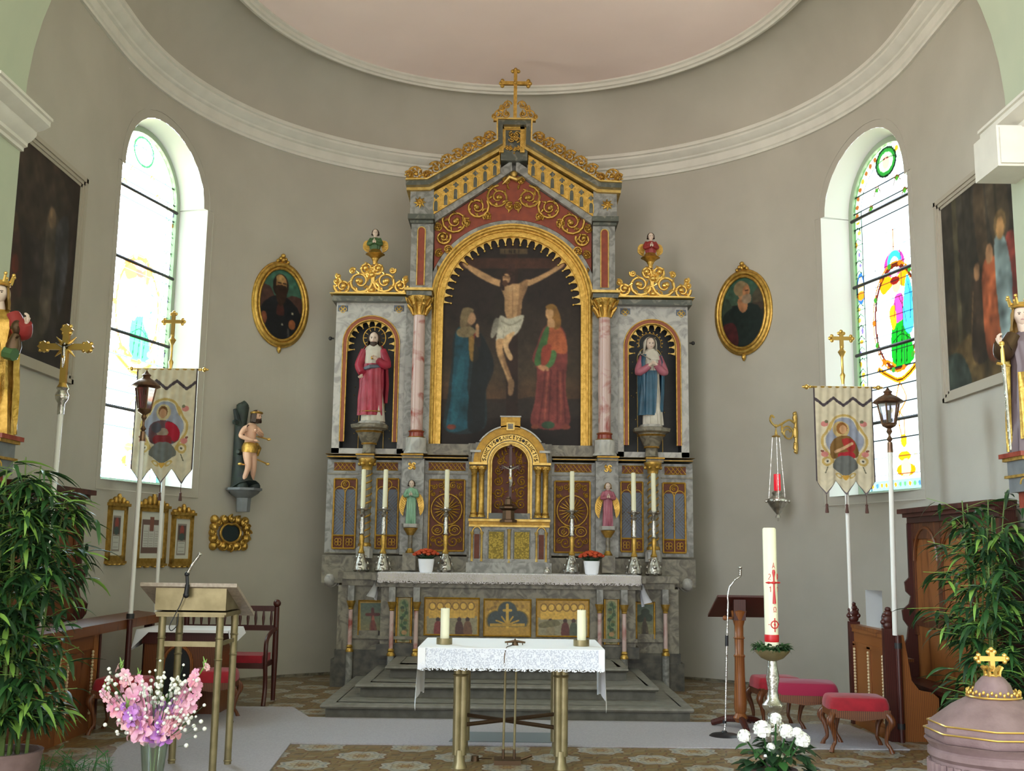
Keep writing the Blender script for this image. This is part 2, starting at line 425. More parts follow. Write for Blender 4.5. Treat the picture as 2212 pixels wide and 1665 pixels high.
def floor_material():
    m = bpy.data.materials.new('floor_tiles'); m.use_nodes = True; nt = m.node_tree; b = nt.nodes['Principled BSDF']
    N = nt.nodes.new; L = nt.links.new
    tc = N('ShaderNodeTexCoord'); sx = N('ShaderNodeSeparateXYZ'); L(tc.outputs['Object'], sx.inputs[0])
    def M(op, a, b_=None, c=None):
        n = N('ShaderNodeMath'); n.operation = op
        for i, q in enumerate((a, b_, c)):
            if q is None: continue
            if isinstance(q, (int, float)): n.inputs[i].default_value = q
            else: L(q, n.inputs[i])
        return n.outputs[0]
    def cell(off):
        fx = M('SUBTRACT', M('FRACT', M('ADD', M('MULTIPLY', sx.outputs[0], 1 / 0.82), off)), 0.5)
        fy = M('SUBTRACT', M('FRACT', M('ADD', M('MULTIPLY', sx.outputs[1], 1 / 0.82), off)), 0.5)
        return M('SQRT', M('ADD', M('MULTIPLY', fx, fx), M('MULTIPLY', fy, fy))), fx, fy
    r1, fx, fy = cell(0.0); r2, gx, gy = cell(0.5)
    def pet(x, y): return M('MULTIPLY', M('COSINE', M('MULTIPLY', M('ARCTAN2', y, x), 8)), 0.02)
    rr = M('MINIMUM', M('ADD', r1, pet(fx, fy)), M('ADD', r2, pet(gx, gy)))
    def ramp(v, st):
        cr = N('ShaderNodeValToRGB'); cr.color_ramp.interpolation = 'CONSTANT'; L(v, cr.inputs[0])
        cr.color_ramp.elements[0].color = (*lin(st[0][1]), 1); cr.color_ramp.elements[1].position = st[1][0]; cr.color_ramp.elements[1].color = (*lin(st[1][1]), 1)
        for p, c in st[2:]:
            e = cr.color_ramp.elements.new(p); e.color = (*lin(c), 1)
        return cr.outputs[0]
    c1 = ramp(rr, [(0, 'a88a58'), (0.05, '8a6044'), (0.075, 'b4a88c'), (0.12, 'a0886a'), (0.14, 'b8b2a0'), (0.19, '9a9a94'), (0.215, 'bab4a4'), (0.245, '7c5a3c')])
    _, hx, hy = cell(0.25)
    dd = M('ADD', M('ABSOLUTE', hx), M('ABSOLUTE', hy)); sw = M('ADD', M('MULTIPLY', M('SINE', M('MULTIPLY', sx.outputs[0], 46)), 0.03), M('MULTIPLY', M('SINE', M('MULTIPLY', sx.outputs[1], 46)), 0.03))
    c2 = ramp(M('FRACT', M('MULTIPLY', M('ADD', dd, sw), 4.0)), [(0, '8e7448'), (0.45, '7a4e36'), (0.6, '96845c'), (0.85, '6e5a40')])
    mx = N('ShaderNodeMix'); mx.data_type = 'RGBA'; L(M('LESS_THAN', rr, 0.262), mx.inputs[0]); L(c2, mx.inputs[6]); L(c1, mx.inputs[7])
    # tile joints
    jx = M('LESS_THAN', M('FRACT', M('MULTIPLY', sx.outputs[0], 1 / 0.155)), 0.03); jy = M('LESS_THAN', M('FRACT', M('MULTIPLY', sx.outputs[1], 1 / 0.155)), 0.03)
    j = M('MULTIPLY', M('MAXIMUM', jx, jy), 0.5)
    m2 = N('ShaderNodeMix'); m2.data_type = 'RGBA'; L(j, m2.inputs[0]); L(mx.outputs[2], m2.inputs[6]); m2.inputs[7].default_value = (*lin('5c5040'), 1)
    nz = N('ShaderNodeTexNoise'); nz.inputs['Scale'].default_value = 14; L(tc.outputs['Object'], nz.inputs[0])
    m3 = N('ShaderNodeMix'); m3.data_type = 'RGBA'; m3.blend_type = 'MULTIPLY'; m3.inputs[0].default_value = 0.5; L(m2.outputs[2], m3.inputs[6]); L(nz.outputs[0], m3.inputs[7])
    L(m3.outputs[2], b.inputs['Base Color']); b.inputs['Roughness'].default_value = 0.38
    MATS['floor_tiles'] = m
floor_material()

mat('terra_dark', '6a3018', 0.6, col2='57260f', scale=14)
mat('lining_grey', 'd0d4e0', .9)
# ---------------------------------------------------------------- the apse shell
WA, WB, WC, WN = 4.57, 4.52, 11.5, 2.1
KS = 1.0274
def sup(A, B, C, n, k=96):
    out = []
    for i in range(k + 1):
        t = pi * i / k; c, s_ = cos(t), sin(t)
        out.append((A * math.copysign(abs(c) ** (2 / n), c), C + B * abs(s_) ** (2 / n)))
    return out     # from +x round the back to -x
def plan(A, B, y0=8.7, k=96):
    a = [(A, y0 + (WC - y0) * i / 24) for i in range(24)] + sup(A, B, WC, WN, k) + [(-A, WC - (WC - y0) * i / 24) for i in range(1, 25)]
    return a
def wall_pt(x0, y0):
    """nearest wall point and its arc length"""
    return None
base = plan(WA, WB, k=400)
S = [0.0]
for a_, b_ in zip(base[:-1], base[1:]): S.append(S[-1] + math.dist(a_, b_))
def at_s(s):
    i = min(max(np.searchsorted(S, s) - 1, 0), len(S) - 2); t = (s - S[i]) / (S[i + 1] - S[i])
    return (base[i][0] * (1 - t) + base[i + 1][0] * t, base[i][1] * (1 - t) + base[i + 1][1] * t)
def s_of(x, y): return S[int(np.argmin([(p[0] - x) ** 2 + (p[1] - y) ** 2 for p in base]))]
def wall_frame(x, y):
    """centre on the wall, tangent (towards the back, then left) and inward normal"""
    s = s_of(x, y); a = Vector(at_s(s - .15)); b = Vector(at_s(s + .15)); c = Vector(at_s(s)); t = (b - a).normalized()
    return Vector((c.x, c.y, 0)), Vector((t.x, t.y, 0)), Vector((-t.y, t.x, 0))
HW, SPR, SILL, RAD = 0.925, 6.137, 2.46, 0.853
sR = s_of(4.356, 12.83); sL = s_of(-4.356, 12.83); sN = s_of(4.35, 13.0) + 0.0
HOLES = [dict(s=sR, w=HW, z0=SILL, f=lambda u: SPR if abs(u) >= RAD else SPR + sqrt(RAD * RAD - u * u)),
         dict(s=sL, w=HW, z0=SILL, f=lambda u: SPR if abs(u) >= RAD else SPR + sqrt(RAD * RAD - u * u))]
NS = s_of(4.35, 13.02); NH = dict(s=NS, w=0.16, z0=0.88, f=lambda u: 1.32)
cuts = set(np.linspace(0, S[-1], 150).tolist())
for h in HOLES:
    for u in (-HW, HW, -RAD, RAD): cuts.add(h['s'] + u)
    for k in range(25): cuts.add(h['s'] + RAD * cos(pi * k / 24))
for u in (-.16, .16): cuts.add(NS + u)
cuts = sorted(c for c in cuts if 0 <= c <= S[-1]); cc = [cuts[0]]
for c in cuts[1:]:
    if c - cc[-1] > 1e-5: cc.append(c)
HT = 7.65
b = MB()
for a, c in zip(cc[:-1], cc[1:]):
    pa, pc = at_s(a), at_s(c); mid = (a + c) / 2; iv = []
    for h in HOLES + [NH]:
        if abs(mid - h['s']) < h['w']:
            u0, u1 = a - h['s'], c - h['s']; um = mid - h['s']
            if h is not NH and abs(um) > RAD: t0 = t1 = SPR
            else: t0, t1 = h['f'](u0), h['f'](u1)
            iv.append((h['z0'], t0, t1))
    iv.sort(); z0 = z1 = 0.0
    for (zb, t0, t1) in iv:
        b.add([(*pa, z0), (*pc, z1), (*pc, zb), (*pa, zb)], [(0, 1, 2, 3)]); z0, z1 = t0, t1
    b.add([(*pa, z0), (*pc, z1), (*pc, HT), (*pa, HT)], [(0, 1, 2, 3)])
# outer skin so the wall is solid against the sky
outer = [at_s(s) for s in np.linspace(0, S[-1], 90)]
o = b.build('wall_back', 'wall_plaster'); tag(o, kind='structure', label='curved cream plaster apse wall')
# stuff outside: thick outer wall shell cut round the windows
def opening(s0, zpts):
    return [(*at_s(s0 + u), z) for u, z in zpts]
arch_w = [(HW, SILL), (HW, SPR - .4), (HW, SPR), (RAD, SPR)] + [(RAD * cos(pi * k / 24), SPR + RAD * sin(pi * k / 24)) for k in range(1, 24)] + [(-RAD, SPR), (-HW, SPR), (-HW, SPR - .4), (-HW, SILL)]
GH, GS, GZ = 0.74, 2.52, 6.117
arch_g = [(GH, GS), (GH, GZ - .4), (GH, GZ - .01), (GH, GZ)] + [(GH * cos(pi * k / 24), GZ + GH * sin(pi * k / 24)) for k in range(1, 24)] + [(-GH, GZ), (-GH, GZ - .01), (-GH, GZ - .4), (-GH, GS)]
arch_r = [(GH + .07 if abs(u) > .3 and z < GZ + .01 and u > 0 else (-GH - .07 if u < -.3 and z < GZ + .01 else u * (GH + .07) / GH), z if z < GZ + .01 else GZ + (z - GZ) * (GH + .07) / GH) for u, z in arch_g]
arch_r[0] = (GH + .07, GS - .06); arch_r[-1] = (-GH - .07, GS - .06)
def win(idx, s0, side, canvas):
    c, t, nrm = wall_frame(*at_s(s0)); D = 0.38
    ctr = (Vector((*at_s(s0 - HW), 0)) + Vector((*at_s(s0 + HW), 0))) / 2
    t = (Vector((*at_s(s0 + HW), 0)) - Vector((*at_s(s0 - HW), 0))).normalized(); nrm = Vector((-t.y, t.x, 0))
    def G(u, z, d): return tuple(ctr + t * u - nrm * d + Vector((0, 0, z)))
    root = thing('window_%d' % idx, 'tall round-arched stained glass window in the %s apse wall' % side, None, (*ctr.xy, SILL), kind='structure')
    b = MB(); wa = opening(s0, arch_w); fr = [G(u, z, D) for u, z in arch_r]; n = len(wa)
    b.add(wa + fr, [(i, (i + 1) % n, (i + 1) % n + n, i + n) for i in range(n)])
    # the flat wall strip on the outer face, carrying on beyond the opening
    big = [(u * 1.0 + (0.9 if u > 0 else -0.9 if u < 0 else 0), z) for u, z in arch_r]
    b.build('reveal', 'reveal_white', root)
    # raised plaster border round the opening
    b = MB()
    def off(u, z, o_): 
        if z <= SPR + .001: return (u + (o_ if u > 0 else -o_), z if z > SILL + .01 else z - o_)
        q = sqrt(u * u + (z - SPR) ** 2); return (u * (q + o_) / q, SPR + (z - SPR) * (q + o_) / q)
    pa = [off(u, z, .10) for u, z in arch_w]; pb = [off(u, z, .115) for u, z in arch_w]
    def Wp(u, z, i): 
        p = Vector((*at_s(s0 + u), z)); return tuple(p + nrm * i)
    vs = [Wp(u, z, .002) for u, z in pa] + [Wp(u, z, .008) for u, z in pa] + [Wp(u, z, .008) for u, z in pb] + [Wp(u, z, -.01) for u, z in pb]
    b.add(vs, [(k * n + i, k * n + (i + 1) % n, (k + 1) * n + (i + 1) % n, (k + 1) * n + i) for k in range(3) for i in range(n)])
    b.build('border', 'wall_plaster', root)
    # frame
    b = MB(); A_ = [G(u, z, D - .03) for u, z in arch_r]; B_ = [G(u, z, D - .03) for u, z in arch_g]; C_ = [G(u, z, D + .03) for u, z in arch_g]; E_ = [G(u, z, D + .03) for u, z in arch_r]
    b.add(A_ + B_ + C_ + E_, [(k * n + i, k * n + (i + 1) % n, ((k + 1) % 4) * n + (i + 1) % n, ((k + 1) % 4) * n + i) for k in range(4) for i in range(n)])
    mat_name = 'window_frame_paint'
    if mat_name not in MATS: mat(mat_name, '9fb09a', 0.6)
    b.build('window_frame', mat_name, root)
    # iron bars
    for z in (3.36, 4.27, 5.17, 6.06):
        b = MB(); p, q = Vector(G(-GH, z, D - .035)), Vector(G(GH, z, D - .035)); b.tube([p, q], .022, 6); b.build('iron_bar', 'iron', root)
    # glass: canvas coordinates u in -72..72, v = height in cm
    canvas.build('stained_glass_pane', lambda u, v: G(-u * KS / 100, 1.72 + (v / 100 - 1.72) * KS, D), 'stained_glass', root,
                 mask=lambda X, Y: (np.abs(X) < 72.5) & ((Y < 600) | (X * X + (Y - 600) ** 2 < 72.5 ** 2)))
    return root
def window_canvas(seed, wash):
    """pigments of one lancet; x runs left to right seen from inside, y is the height in cm"""
    rng = random.Random(seed)
    c = Canvas(-74, 248, 74, 674, 1.1, 'f4f8f6')
    for k in range(60):   # faint floral sprigs
        c.ell(rng.uniform(-60, 60), rng.uniform(255, 640), 3, 3, rng.choice(['d8e8d8', 'e8e4c8', 'd8e4ee']))
    for side in (-1, 1):   # foliage border
        c.rect(min(side * 56, side * 74), 250, max(side * 56, side * 74), 600, 'cfe4cc')
        for z in range(255, 610, 14):
            c.ell(side * 64 + rng.uniform(-4, 4), z, rng.uniform(2.5, 5), rng.uniform(2.5, 4.5), rng.choice(['c8a850', 'd8c070', '8fac70', 'a8804c', '9a8cac']))
            c.line([(side * 58, z + 3), (side * 64, z + 8), (side * 71, z + 3)], 1.6, '3c4a38')
    for a in range(0, 181, 10):
        x, z = 64 * cos(radians(a)), 600 + 64 * sin(radians(a)); c.ell(x, z, 8, 8, 'cfe4cc'); c.ell(x, z, 3.6, 3.6, rng.choice(['c8a850', 'a8804c', '8fac70'])); 
    c.ell(0, 650, 20, 18, '58985a'); c.ell(0, 650, 14, 12, 'bfe0b0'); c.ell(0, 650, 7, 9, 'f0b0a0'); c.ring(0, 650, 20, 18, 1.5, '2c4c30')
    # crown, medallion with a kneeling figure, pendant ornament
    for z in (555, 545, 535): c.line([(8, z - 6), (8, z + 8)], 2.0, 'c8962c')
    c.ell(8, 520, 20, 16, 'c868a0'); c.ell(8, 522, 14, 14, '6cb0c8'); c.ell(8, 516, 9, 12, 'f4ece8')
    c.poly([(-22, 500), (-8, 508), (8, 502), (24, 508), (38, 500), (30, 486), (8, 494), (-16, 486)], 'd8a838')
    c.ring(8, 455, 42, 62, 2.5, '8a5030'); c.ring(8, 455, 46, 66, 1.6, 'c89840')
    c.poly([(-2, 400), (-4, 430), (4, 452), (22, 452), (32, 430), (38, 400), (16, 394)], '40a850')
    for x in (4, 14, 24): c.line([(x, 398), (x + 4, 440)], 1.4, '1c5c2c')
    c.poly([(2, 450), (6, 478), (20, 480), (28, 455), (16, 448)], 'd078a8'); c.poly([(20, 450), (30, 500), (40, 480), (40, 440), (30, 430)], '7ac0d8', smooth=True)
    c.ell(10, 492, 8, 9, 'eab89c'); c.ell(8, 499, 9, 5, '9c4838'); c.poly([(0, 440), (-6, 462), (4, 470), (8, 450)], 'e8b048')
    c.line([(-30, 396), (-10, 385), (10, 378), (32, 386), (48, 398)], 7, 'd8a838', smooth=True); c.line([(-30, 396), (-10, 385), (10, 378), (32, 386), (48, 398)], 2, '6c4a20', smooth=True)
    c.line([(8, 376), (0, 350), (14, 330), (12, 300)], 2.4, 'c89840', smooth=True); c.line([(8, 376), (20, 355), (4, 335), (12, 300)], 2.4, 'c89840', smooth=True)
    c.ell(12, 306, 6, 8, 'd8b048'); c.ell(12, 288, 12, 6, 'e0b040'); c.ell(14, 272, 18, 8, 'e0a830'); c.ell(14, 274, 9, 11, 'f0c0a8')
    c.rect(-72, 250, 72, 262, 'a8d0d8')
    for x in range(-70, 72, 9): c.ell(x, 256, 2.6, 3, rng.choice(['c8a850', '8cb88c', '7c9cb8']))
    c.ell(-62, 505, 9, 20, '5c8cb0'); c.ell(-62, 505, 6, 15, 'e8d8a8'); c.ell(-62, 496, 8, 6, 'd8a030')
    for z in range(268, 640, 21): c.line([(-74, z), (74, z)], 1.5, '46504c')
    for z in range(390, 520, 21):
        for x in (-30, 20, 46): c.line([(x, z), (x, z + 21)], 1.2, '56605c')
    for x in (-55, 55): c.line([(x, 250), (x, 600)], 1.5, '3c4844')
    c.line([(-55, 600)] + [(-55 * cos(pi * k / 20), 600 + 55 * sin(pi * k / 20)) for k in range(21)], 1.5, '3c4844')
    for (pts, w_, k) in (([(0, 486), (6, 470), (4, 455)], 1, '5c3050'), ([(14, 478), (22, 462), (26, 445)], 1, '5c3050'), ([(32, 492), (36, 470), (34, 448)], 1.2, '2c6080'), ([(36, 484), (40, 464)], 1, '2c6080'), ([(0, 425), (16, 432), (32, 424)], 1.2, '1c5c2c'), ([(2, 396), (-12, 404), (-24, 400)], 3, 'c89830')): c.line(pts, w_, k, smooth=True)
    for k in range(14): a = pi * 2 * k / 14; c.ell(8 + 45 * cos(a), 455 + 65 * sin(a), 3.5, 3.5, 'c08c34' if k % 2 else '6c9c58')
    for (x, z) in ((-20, 620), (20, 622), (-34, 600), (34, 602)): c.line([(x - 7, z - 6), (x, z + 5), (x + 7, z - 4)], 2, '8a6c30', smooth=True); c.ell(x, z, 3, 3, '6f9c50')
    c.c = c.c ** wash
    return c
win(1, sL, 'left', window_canvas(3, 1.5))
win(2, sR, 'right', window_canvas(9, 2.3))

# niche recess in the right wall
c_, t_, n_ = wall_frame(*at_s(NS))
root = thing('trim_1', 'small rectangular recess in the right wall beside the stalls', None, (c_.x, c_.y, 0.9), kind='structure')
b = MB(); P = [Vector((*at_s(NS + u), z)) for u, z in ((-.16, .88), (.16, .88), (.16, 1.32), (-.16, 1.32))]; Q = [p - n_ * .28 for p in P]
b.add([tuple(p) for p in P + Q], [(i, (i + 1) % 4, (i + 1) % 4 + 4, i + 4) for i in range(4)] + [(4, 5, 6, 7)]); b.build('recess', 'reveal_white', root)

# cornice, cove, ceiling ring, ceiling
P0 = plan(WA, WB, 8.72)
b = MB(); b.sweep(P0, [(o_, z + .15) for o_, z in [(0.0, 7.20), (.035, 7.20), (.035, 7.235), (.055, 7.25), (.055, 7.36), (.09, 7.375), (.10, 7.40), (.14, 7.42), (.19, 7.47), (.19, 7.50), (.22, 7.51), (.22, 7.56), (.20, 7.575), (.0, 7.60)]])
tag(b.build('trim_2', 'moulding'), kind='structure', label='white moulded cornice round the apse')
RA, RB = 3.62, 3.87; DZ = .38
r0 = plan(WA - .16, WB - .16, 8.72); r1 = plan(RA, RB, 8.72)
b = MB(); vs = []; n = len(r0); K = 14
for k in range(K + 1):
    t = k / K * pi / 2; f = 1 - cos(t)
    for p, q in zip(r0, r1): vs.append((p[0] + (q[0] - p[0]) * f, p[1] + (q[1] - p[1]) * f, 7.71 + .93 * sin(t)))
b.add(vs, [(k * n + i, k * n + i + 1, (k + 1) * n + i + 1, (k + 1) * n + i) for k in range(K) for i in range(n - 1)])
tag(b.build('ceiling', 'wall_plaster'), kind='structure', label='coved cream plaster ceiling')
b = MB(); b.sweep(r1, [(o_, z + DZ) for o_, z in [(-.06, 8.27), (-.06, 8.215), (-.03, 8.20), (-.015, 8.17), (.03, 8.16), (.045, 8.185), (.08, 8.19), (.09, 8.23), (.12, 8.245), (.12, 8.28)]])
tag(b.build('trim_3', 'moulding'), kind='structure', label='moulded ring round the pinkish ceiling panel')
b = MB(); b.add([(p[0], p[1], 8.27 + DZ) for p in r1], [tuple(range(n))]); o = b.build('ceiling_panel', 'ceiling_plaster'); o.name = 'ceiling.001'; tag(o, kind='structure', label='flat pinkish ceiling panel')

# chancel arch: soffit, piers, impost mouldings
XP, YE, YN, ZI = 4.20, 8.70, 7.75, 5.28
def arch_pts(k=40):
    out = []
    for i in range(k + 1):
        t = pi * i / k; c, s_ = cos(t), sin(t)
        out.append((XP * math.copysign(abs(c) ** (2 / 2.4), c), ZI + 3.1 * abs(s_) ** (2 / 2.4)))
    return out
ap = arch_pts(); b = MB()
inner = [(XP, 0.0)] + ap + [(-XP, 0.0)]; outer_ = [(8.5, 0.0), (8.5, ZI)] + [(8.5 if i < 10 else (-8.5 if i > 30 else 8.5 - 17 * (i - 10) / 20), 9.6 if 10 <= i <= 30 else ZI + 4.3 * (i / 10 if i < 10 else (40 - i) / 10)) for i in range(1, 40)] + [(-8.5, ZI), (-8.5, 0.0)]
n = len(inner)
for Y, fl in ((YE, 0), (YN, 1)):
    b.add([(p[0], Y, p[1]) for p in inner] + [(p[0], Y, p[1]) for p in outer_], [(i, i + 1, n + i + 1, n + i) for i in range(n - 1)])
b.add([(p[0], YE, p[1]) for p in inner] + [(p[0], YN, p[1]) for p in inner], [(i, i + 1, n + i + 1, n + i) for i in range(n - 1)])
tag(b.build('wall_front', 'arch_plaster'), kind='structure', label='pale green-white plaster chancel arch')
for sd_ in (-1, 1):
    prof = [(.0, 5.02), (.03, 5.02), (.03, 5.05), (.06, 5.06), (.06, 5.09), (.10, 5.12), (.13, 5.16), (.13, 5.19), (.19, 5.21), (.24, 5.24), (.24, 5.28), (.26, 5.285), (.26, 5.31), (.0, 5.32)]
    b = MB()
    path = [(sd_ * XP, YN), (sd_ * XP, YE)]
    if sd_ < 0: path = path[::-1]
    # sweep inset is to the left of travel: +x side travels away, -x side travels back
    path = [(sd_ * XP, YN), (sd_ * XP, YE)] if sd_ > 0 else [(sd_ * XP, YE), (sd_ * XP, YN)]
    b.sweep(path, prof)
    for Y in (YN, YE): b.add([(sd_ * XP - sd_ * o_, Y, z) for o_, z in prof], [tuple(range(len(prof)))])
    tag(b.build('trim_%d' % (4 if sd_ < 0 else 5), 'moulding'), kind='structure', label='moulded white impost of the chancel arch, %s' % ('left' if sd_ < 0 else 'right'))

# unseen nave shell round the viewpoint, added to block side sky light; west end open
b = MB(); b.box(-8.6, -8.5, -2.5, YN, 0, 9.7); tag(b.build('wall_left', 'arch_plaster'), kind='structure', label='unseen left nave wall, added to block side sky light')
b = MB(); b.box(8.5, 8.6, -2.5, YN, 0, 9.7); tag(b.build('wall_right', 'arch_plaster'), kind='structure', label='unseen right nave wall, added to block side sky light')
b = MB(); b.box(-8.6, 8.6, -2.5, YN, 9.6, 9.7); o = b.build('ceiling_nave', 'arch_plaster'); o.name = 'ceiling.002'; tag(o, kind='structure', label='unseen nave ceiling, added to block sky light')
# floor and thin skirting strip
b = MB(); b.box(-8.6, 8.6, -2.5, 16.8, -.10, 0.0); o = b.build('floor', 'floor_tiles', origin=(0, 0, 0)); tag(o, kind='structure', label='patterned clay tile floor')
b = MB(); b.sweep(P0, [(0.0, .0), (.012, .0), (.012, .03), (0.0, .034)]); tag(b.build('baseboard_back', 'marble_warm'), kind='structure', label='thin grey-brown skirting round the apse')
# ---------------------------------------------------------------- altar steps
X0 = -0.012
def D(px, py, Y):
    p = PY(px, py, Y); return (p.x - X0, p.z)
def steps():
    root = thing('altar_steps', 'three grey stone steps with rounded nosings in front of the high altar', 'steps', (X0, 11.5, 0))
    for i, (x1, x2, y0, z0, z1) in enumerate([(-1.94, 1.94, 11.46, 0.0, .14), (-1.66, 1.66, 12.02, .14, .28), (-1.40, 1.40, 12.58, .28, .42)]):
        b = MB(); yb = 14.25 if i < 1 else (14.05 if i == 1 else 13.80)
        b.box(x1 + .05, x2 - .05, y0 + .05, yb, z0, z1 - .05, 0)
        st = b; b = MB(); pr = [(0, -.05), (-.035, -.045), (-.05, -.025), (-.045, -.005), (-.03, 0), (.1, 0)]
        path = [(x1 + .05, yb), (x1 + .05, y0 + .05), (x2 - .05, y0 + .05), (x2 - .05, yb)]
        b.sweep(path, [(o, z1 + z) for o, z in pr]); b.add([(x1 + .14, y0 + .14, z1), (x2 - .14, y0 + .14, z1), (x2 - .14, yb, z1), (x1 + .14, yb, z1), (x1+.05, y0+.05, z1-.05), (x2-.05, y0+.05, z1-.05), (x2-.05, yb, z1-.05), (x1+.05, yb, z1-.05)], [(0, 1, 2, 3), (7, 6, 5, 4)])
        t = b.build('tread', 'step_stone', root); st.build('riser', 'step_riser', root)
steps()

# ---------------------------------------------------------------- retable
RT = thing('retable', 'tall gabled marble and gold retable standing behind the high altar', 'altarpiece', (X0, 14.6, 1.3))
YR, YS, YC, YP = 14.55, 14.56, 14.30, 14.42
def sx_(sg, dx): return X0 + sg * abs(dx)
def mir(pts, sg): return [(sx_(sg, p[0]) if sg < 0 else X0 - p[0], p[1]) if sg > 0 else (X0 + p[0], p[1]) for p in pts]
def DP(pts, Y): return [D(*p, Y) for p in pts]
def both(fn):
    for sg in (-1, 1): fn(sg)
def bxm(b, sg, px0, py0, px1, py1, Y, y0, y1, m=0):
    """box given by two photo corners (left half) at depth Y, extruded y0..y1"""
    a = D(px0, py0, Y); c = D(px1, py1, Y); xs = sorted([X0 + (-sg) * a[0], X0 + (-sg) * c[0]]); zs = sorted([a[1], c[1]])
    b.box(xs[0], xs[1], y0, y1, zs[0], zs[1], m)
def full(b, px0, py0, py1, Y, y0, y1, m=0):
    a = D(px0, py0, Y); c = D(px0, py1, Y); b.box(X0 + a[0], X0 - a[0], y0, y1, min(a[1], c[1]), max(a[1], c[1]), m)
def archline(cx, zs, R, zb, k=36, Ry=None):
    Ry = Ry or R
    return [(cx - R, zb)] + [(cx - R * cos(pi * i / k), zs + Ry * sin(pi * i / k)) for i in range(k + 1)] + [(cx + R, zb)]
PM = abs(D(1006, 800, YR)[0] - D(1106, 800, YR)[0]) / 100     # metres per photo pixel at the retable

# centre body: piers and wall around the picture arch
zsp = D(1106, 655, YR)[1]; zbot = D(1106, 962, YR)[1]; Ri = 150 * PM
cen = MB()
hx = abs(D(926, 700, YR)[0]); ztop = D(926, 470, YR)[1]
apex = D(1106, 372, YR)[1]
# gable wall round the arch
arc = [(X0 - 174 * PM * cos(pi * i / 30), zsp + 174 * PM * sin(pi * i / 30)) for i in range(31)]
cen.prism([(X0 - hx, zsp), (X0 - hx, D(930, 430, YR)[1]), (X0, apex + .12), (X0 + hx, D(930, 430, YR)[1]), (X0 + hx, zsp)] + arc[::-1], YR + .02, YR + .30)
cen.box(X0 - hx - .02, X0 + hx + .02, YR + .34, YR + .55, 2.6, D(930, 500, YR)[1])
cen.build('gable_wall', 'marble_grey', RT)
b = MB()
pts = DP([(940, 462), (1106, 352), (1106, 374), (940, 484)], YR)
for sg in (-1, 1): b.prism([(X0 - sg * p[0], p[1]) for p in pts], YR - .10, YR + .1)
b.build('gable_rib', 'marble_grey', RT)
# arch mouldings
def arch_band(name, r0, r1, y0, y1, m, zb=None):
    b = MB(); zb_ = zbot if zb is None else zb
    b.band(archline(X0, zsp, r0 * PM, zb_), archline(X0, zsp, r1 * PM, zb_), y0, y1); return b.build(name, m, RT)
arch_band('arch_border', 187, 178, YR - .02, YR + .2, 'marble_grey', zsp - .3)
fr = MB()
for r0, r1, y0 in ((178, 174, YR - .05), (174, 165, YR - .07), (165, 162, YR - .04), (162, 155, YR + .0), (155, 150, YR - .02)):
    fr.band(archline(X0, zsp, r0 * PM, zbot), archline(X0, zsp, r1 * PM, zbot), y0, YR + .2)
fr.tube([(p[0], YR - .065, p[1]) for p in archline(X0, zsp, 169.5 * PM, zbot)], 4.5 * PM, 8)
fr.build('picture_frame', 'gold', RT)
def fringe(cx, zs, R, depth, n, y0, y1, a0=0, a1=pi, drop=0.0):
    o_, i_ = [], []
    N = n * 8
    for k in range(N + 1):
        a = a0 + (a1 - a0) * k / N; f = (k / 8) % 1.0; d = abs(f - 0.5) * 2; tooth = max(0.0, (d - .42) / .58) ** 1.3
        r = R - depth * (0.12 + 0.88 * tooth); o_.append((cx - (R + .01) * cos(a), zs + (R + .01) * sin(a))); i_.append((cx - r * cos(a), zs + r * sin(a)))
    b = MB(); b.band(o_, i_, y0, y1)
    for k in range(n + 1):
        a = a0 + (a1 - a0) * k / n; r = R - depth; b.ball((cx - r * cos(a), (y0 + y1) / 2, zs + r * sin(a)), depth * .16, 6, 5)
    return b
fringe(X0, zsp, 151 * PM, 17 * PM, 26, YR + .03, YR + .07).build('arch_fringe', 'gold_pale', RT)
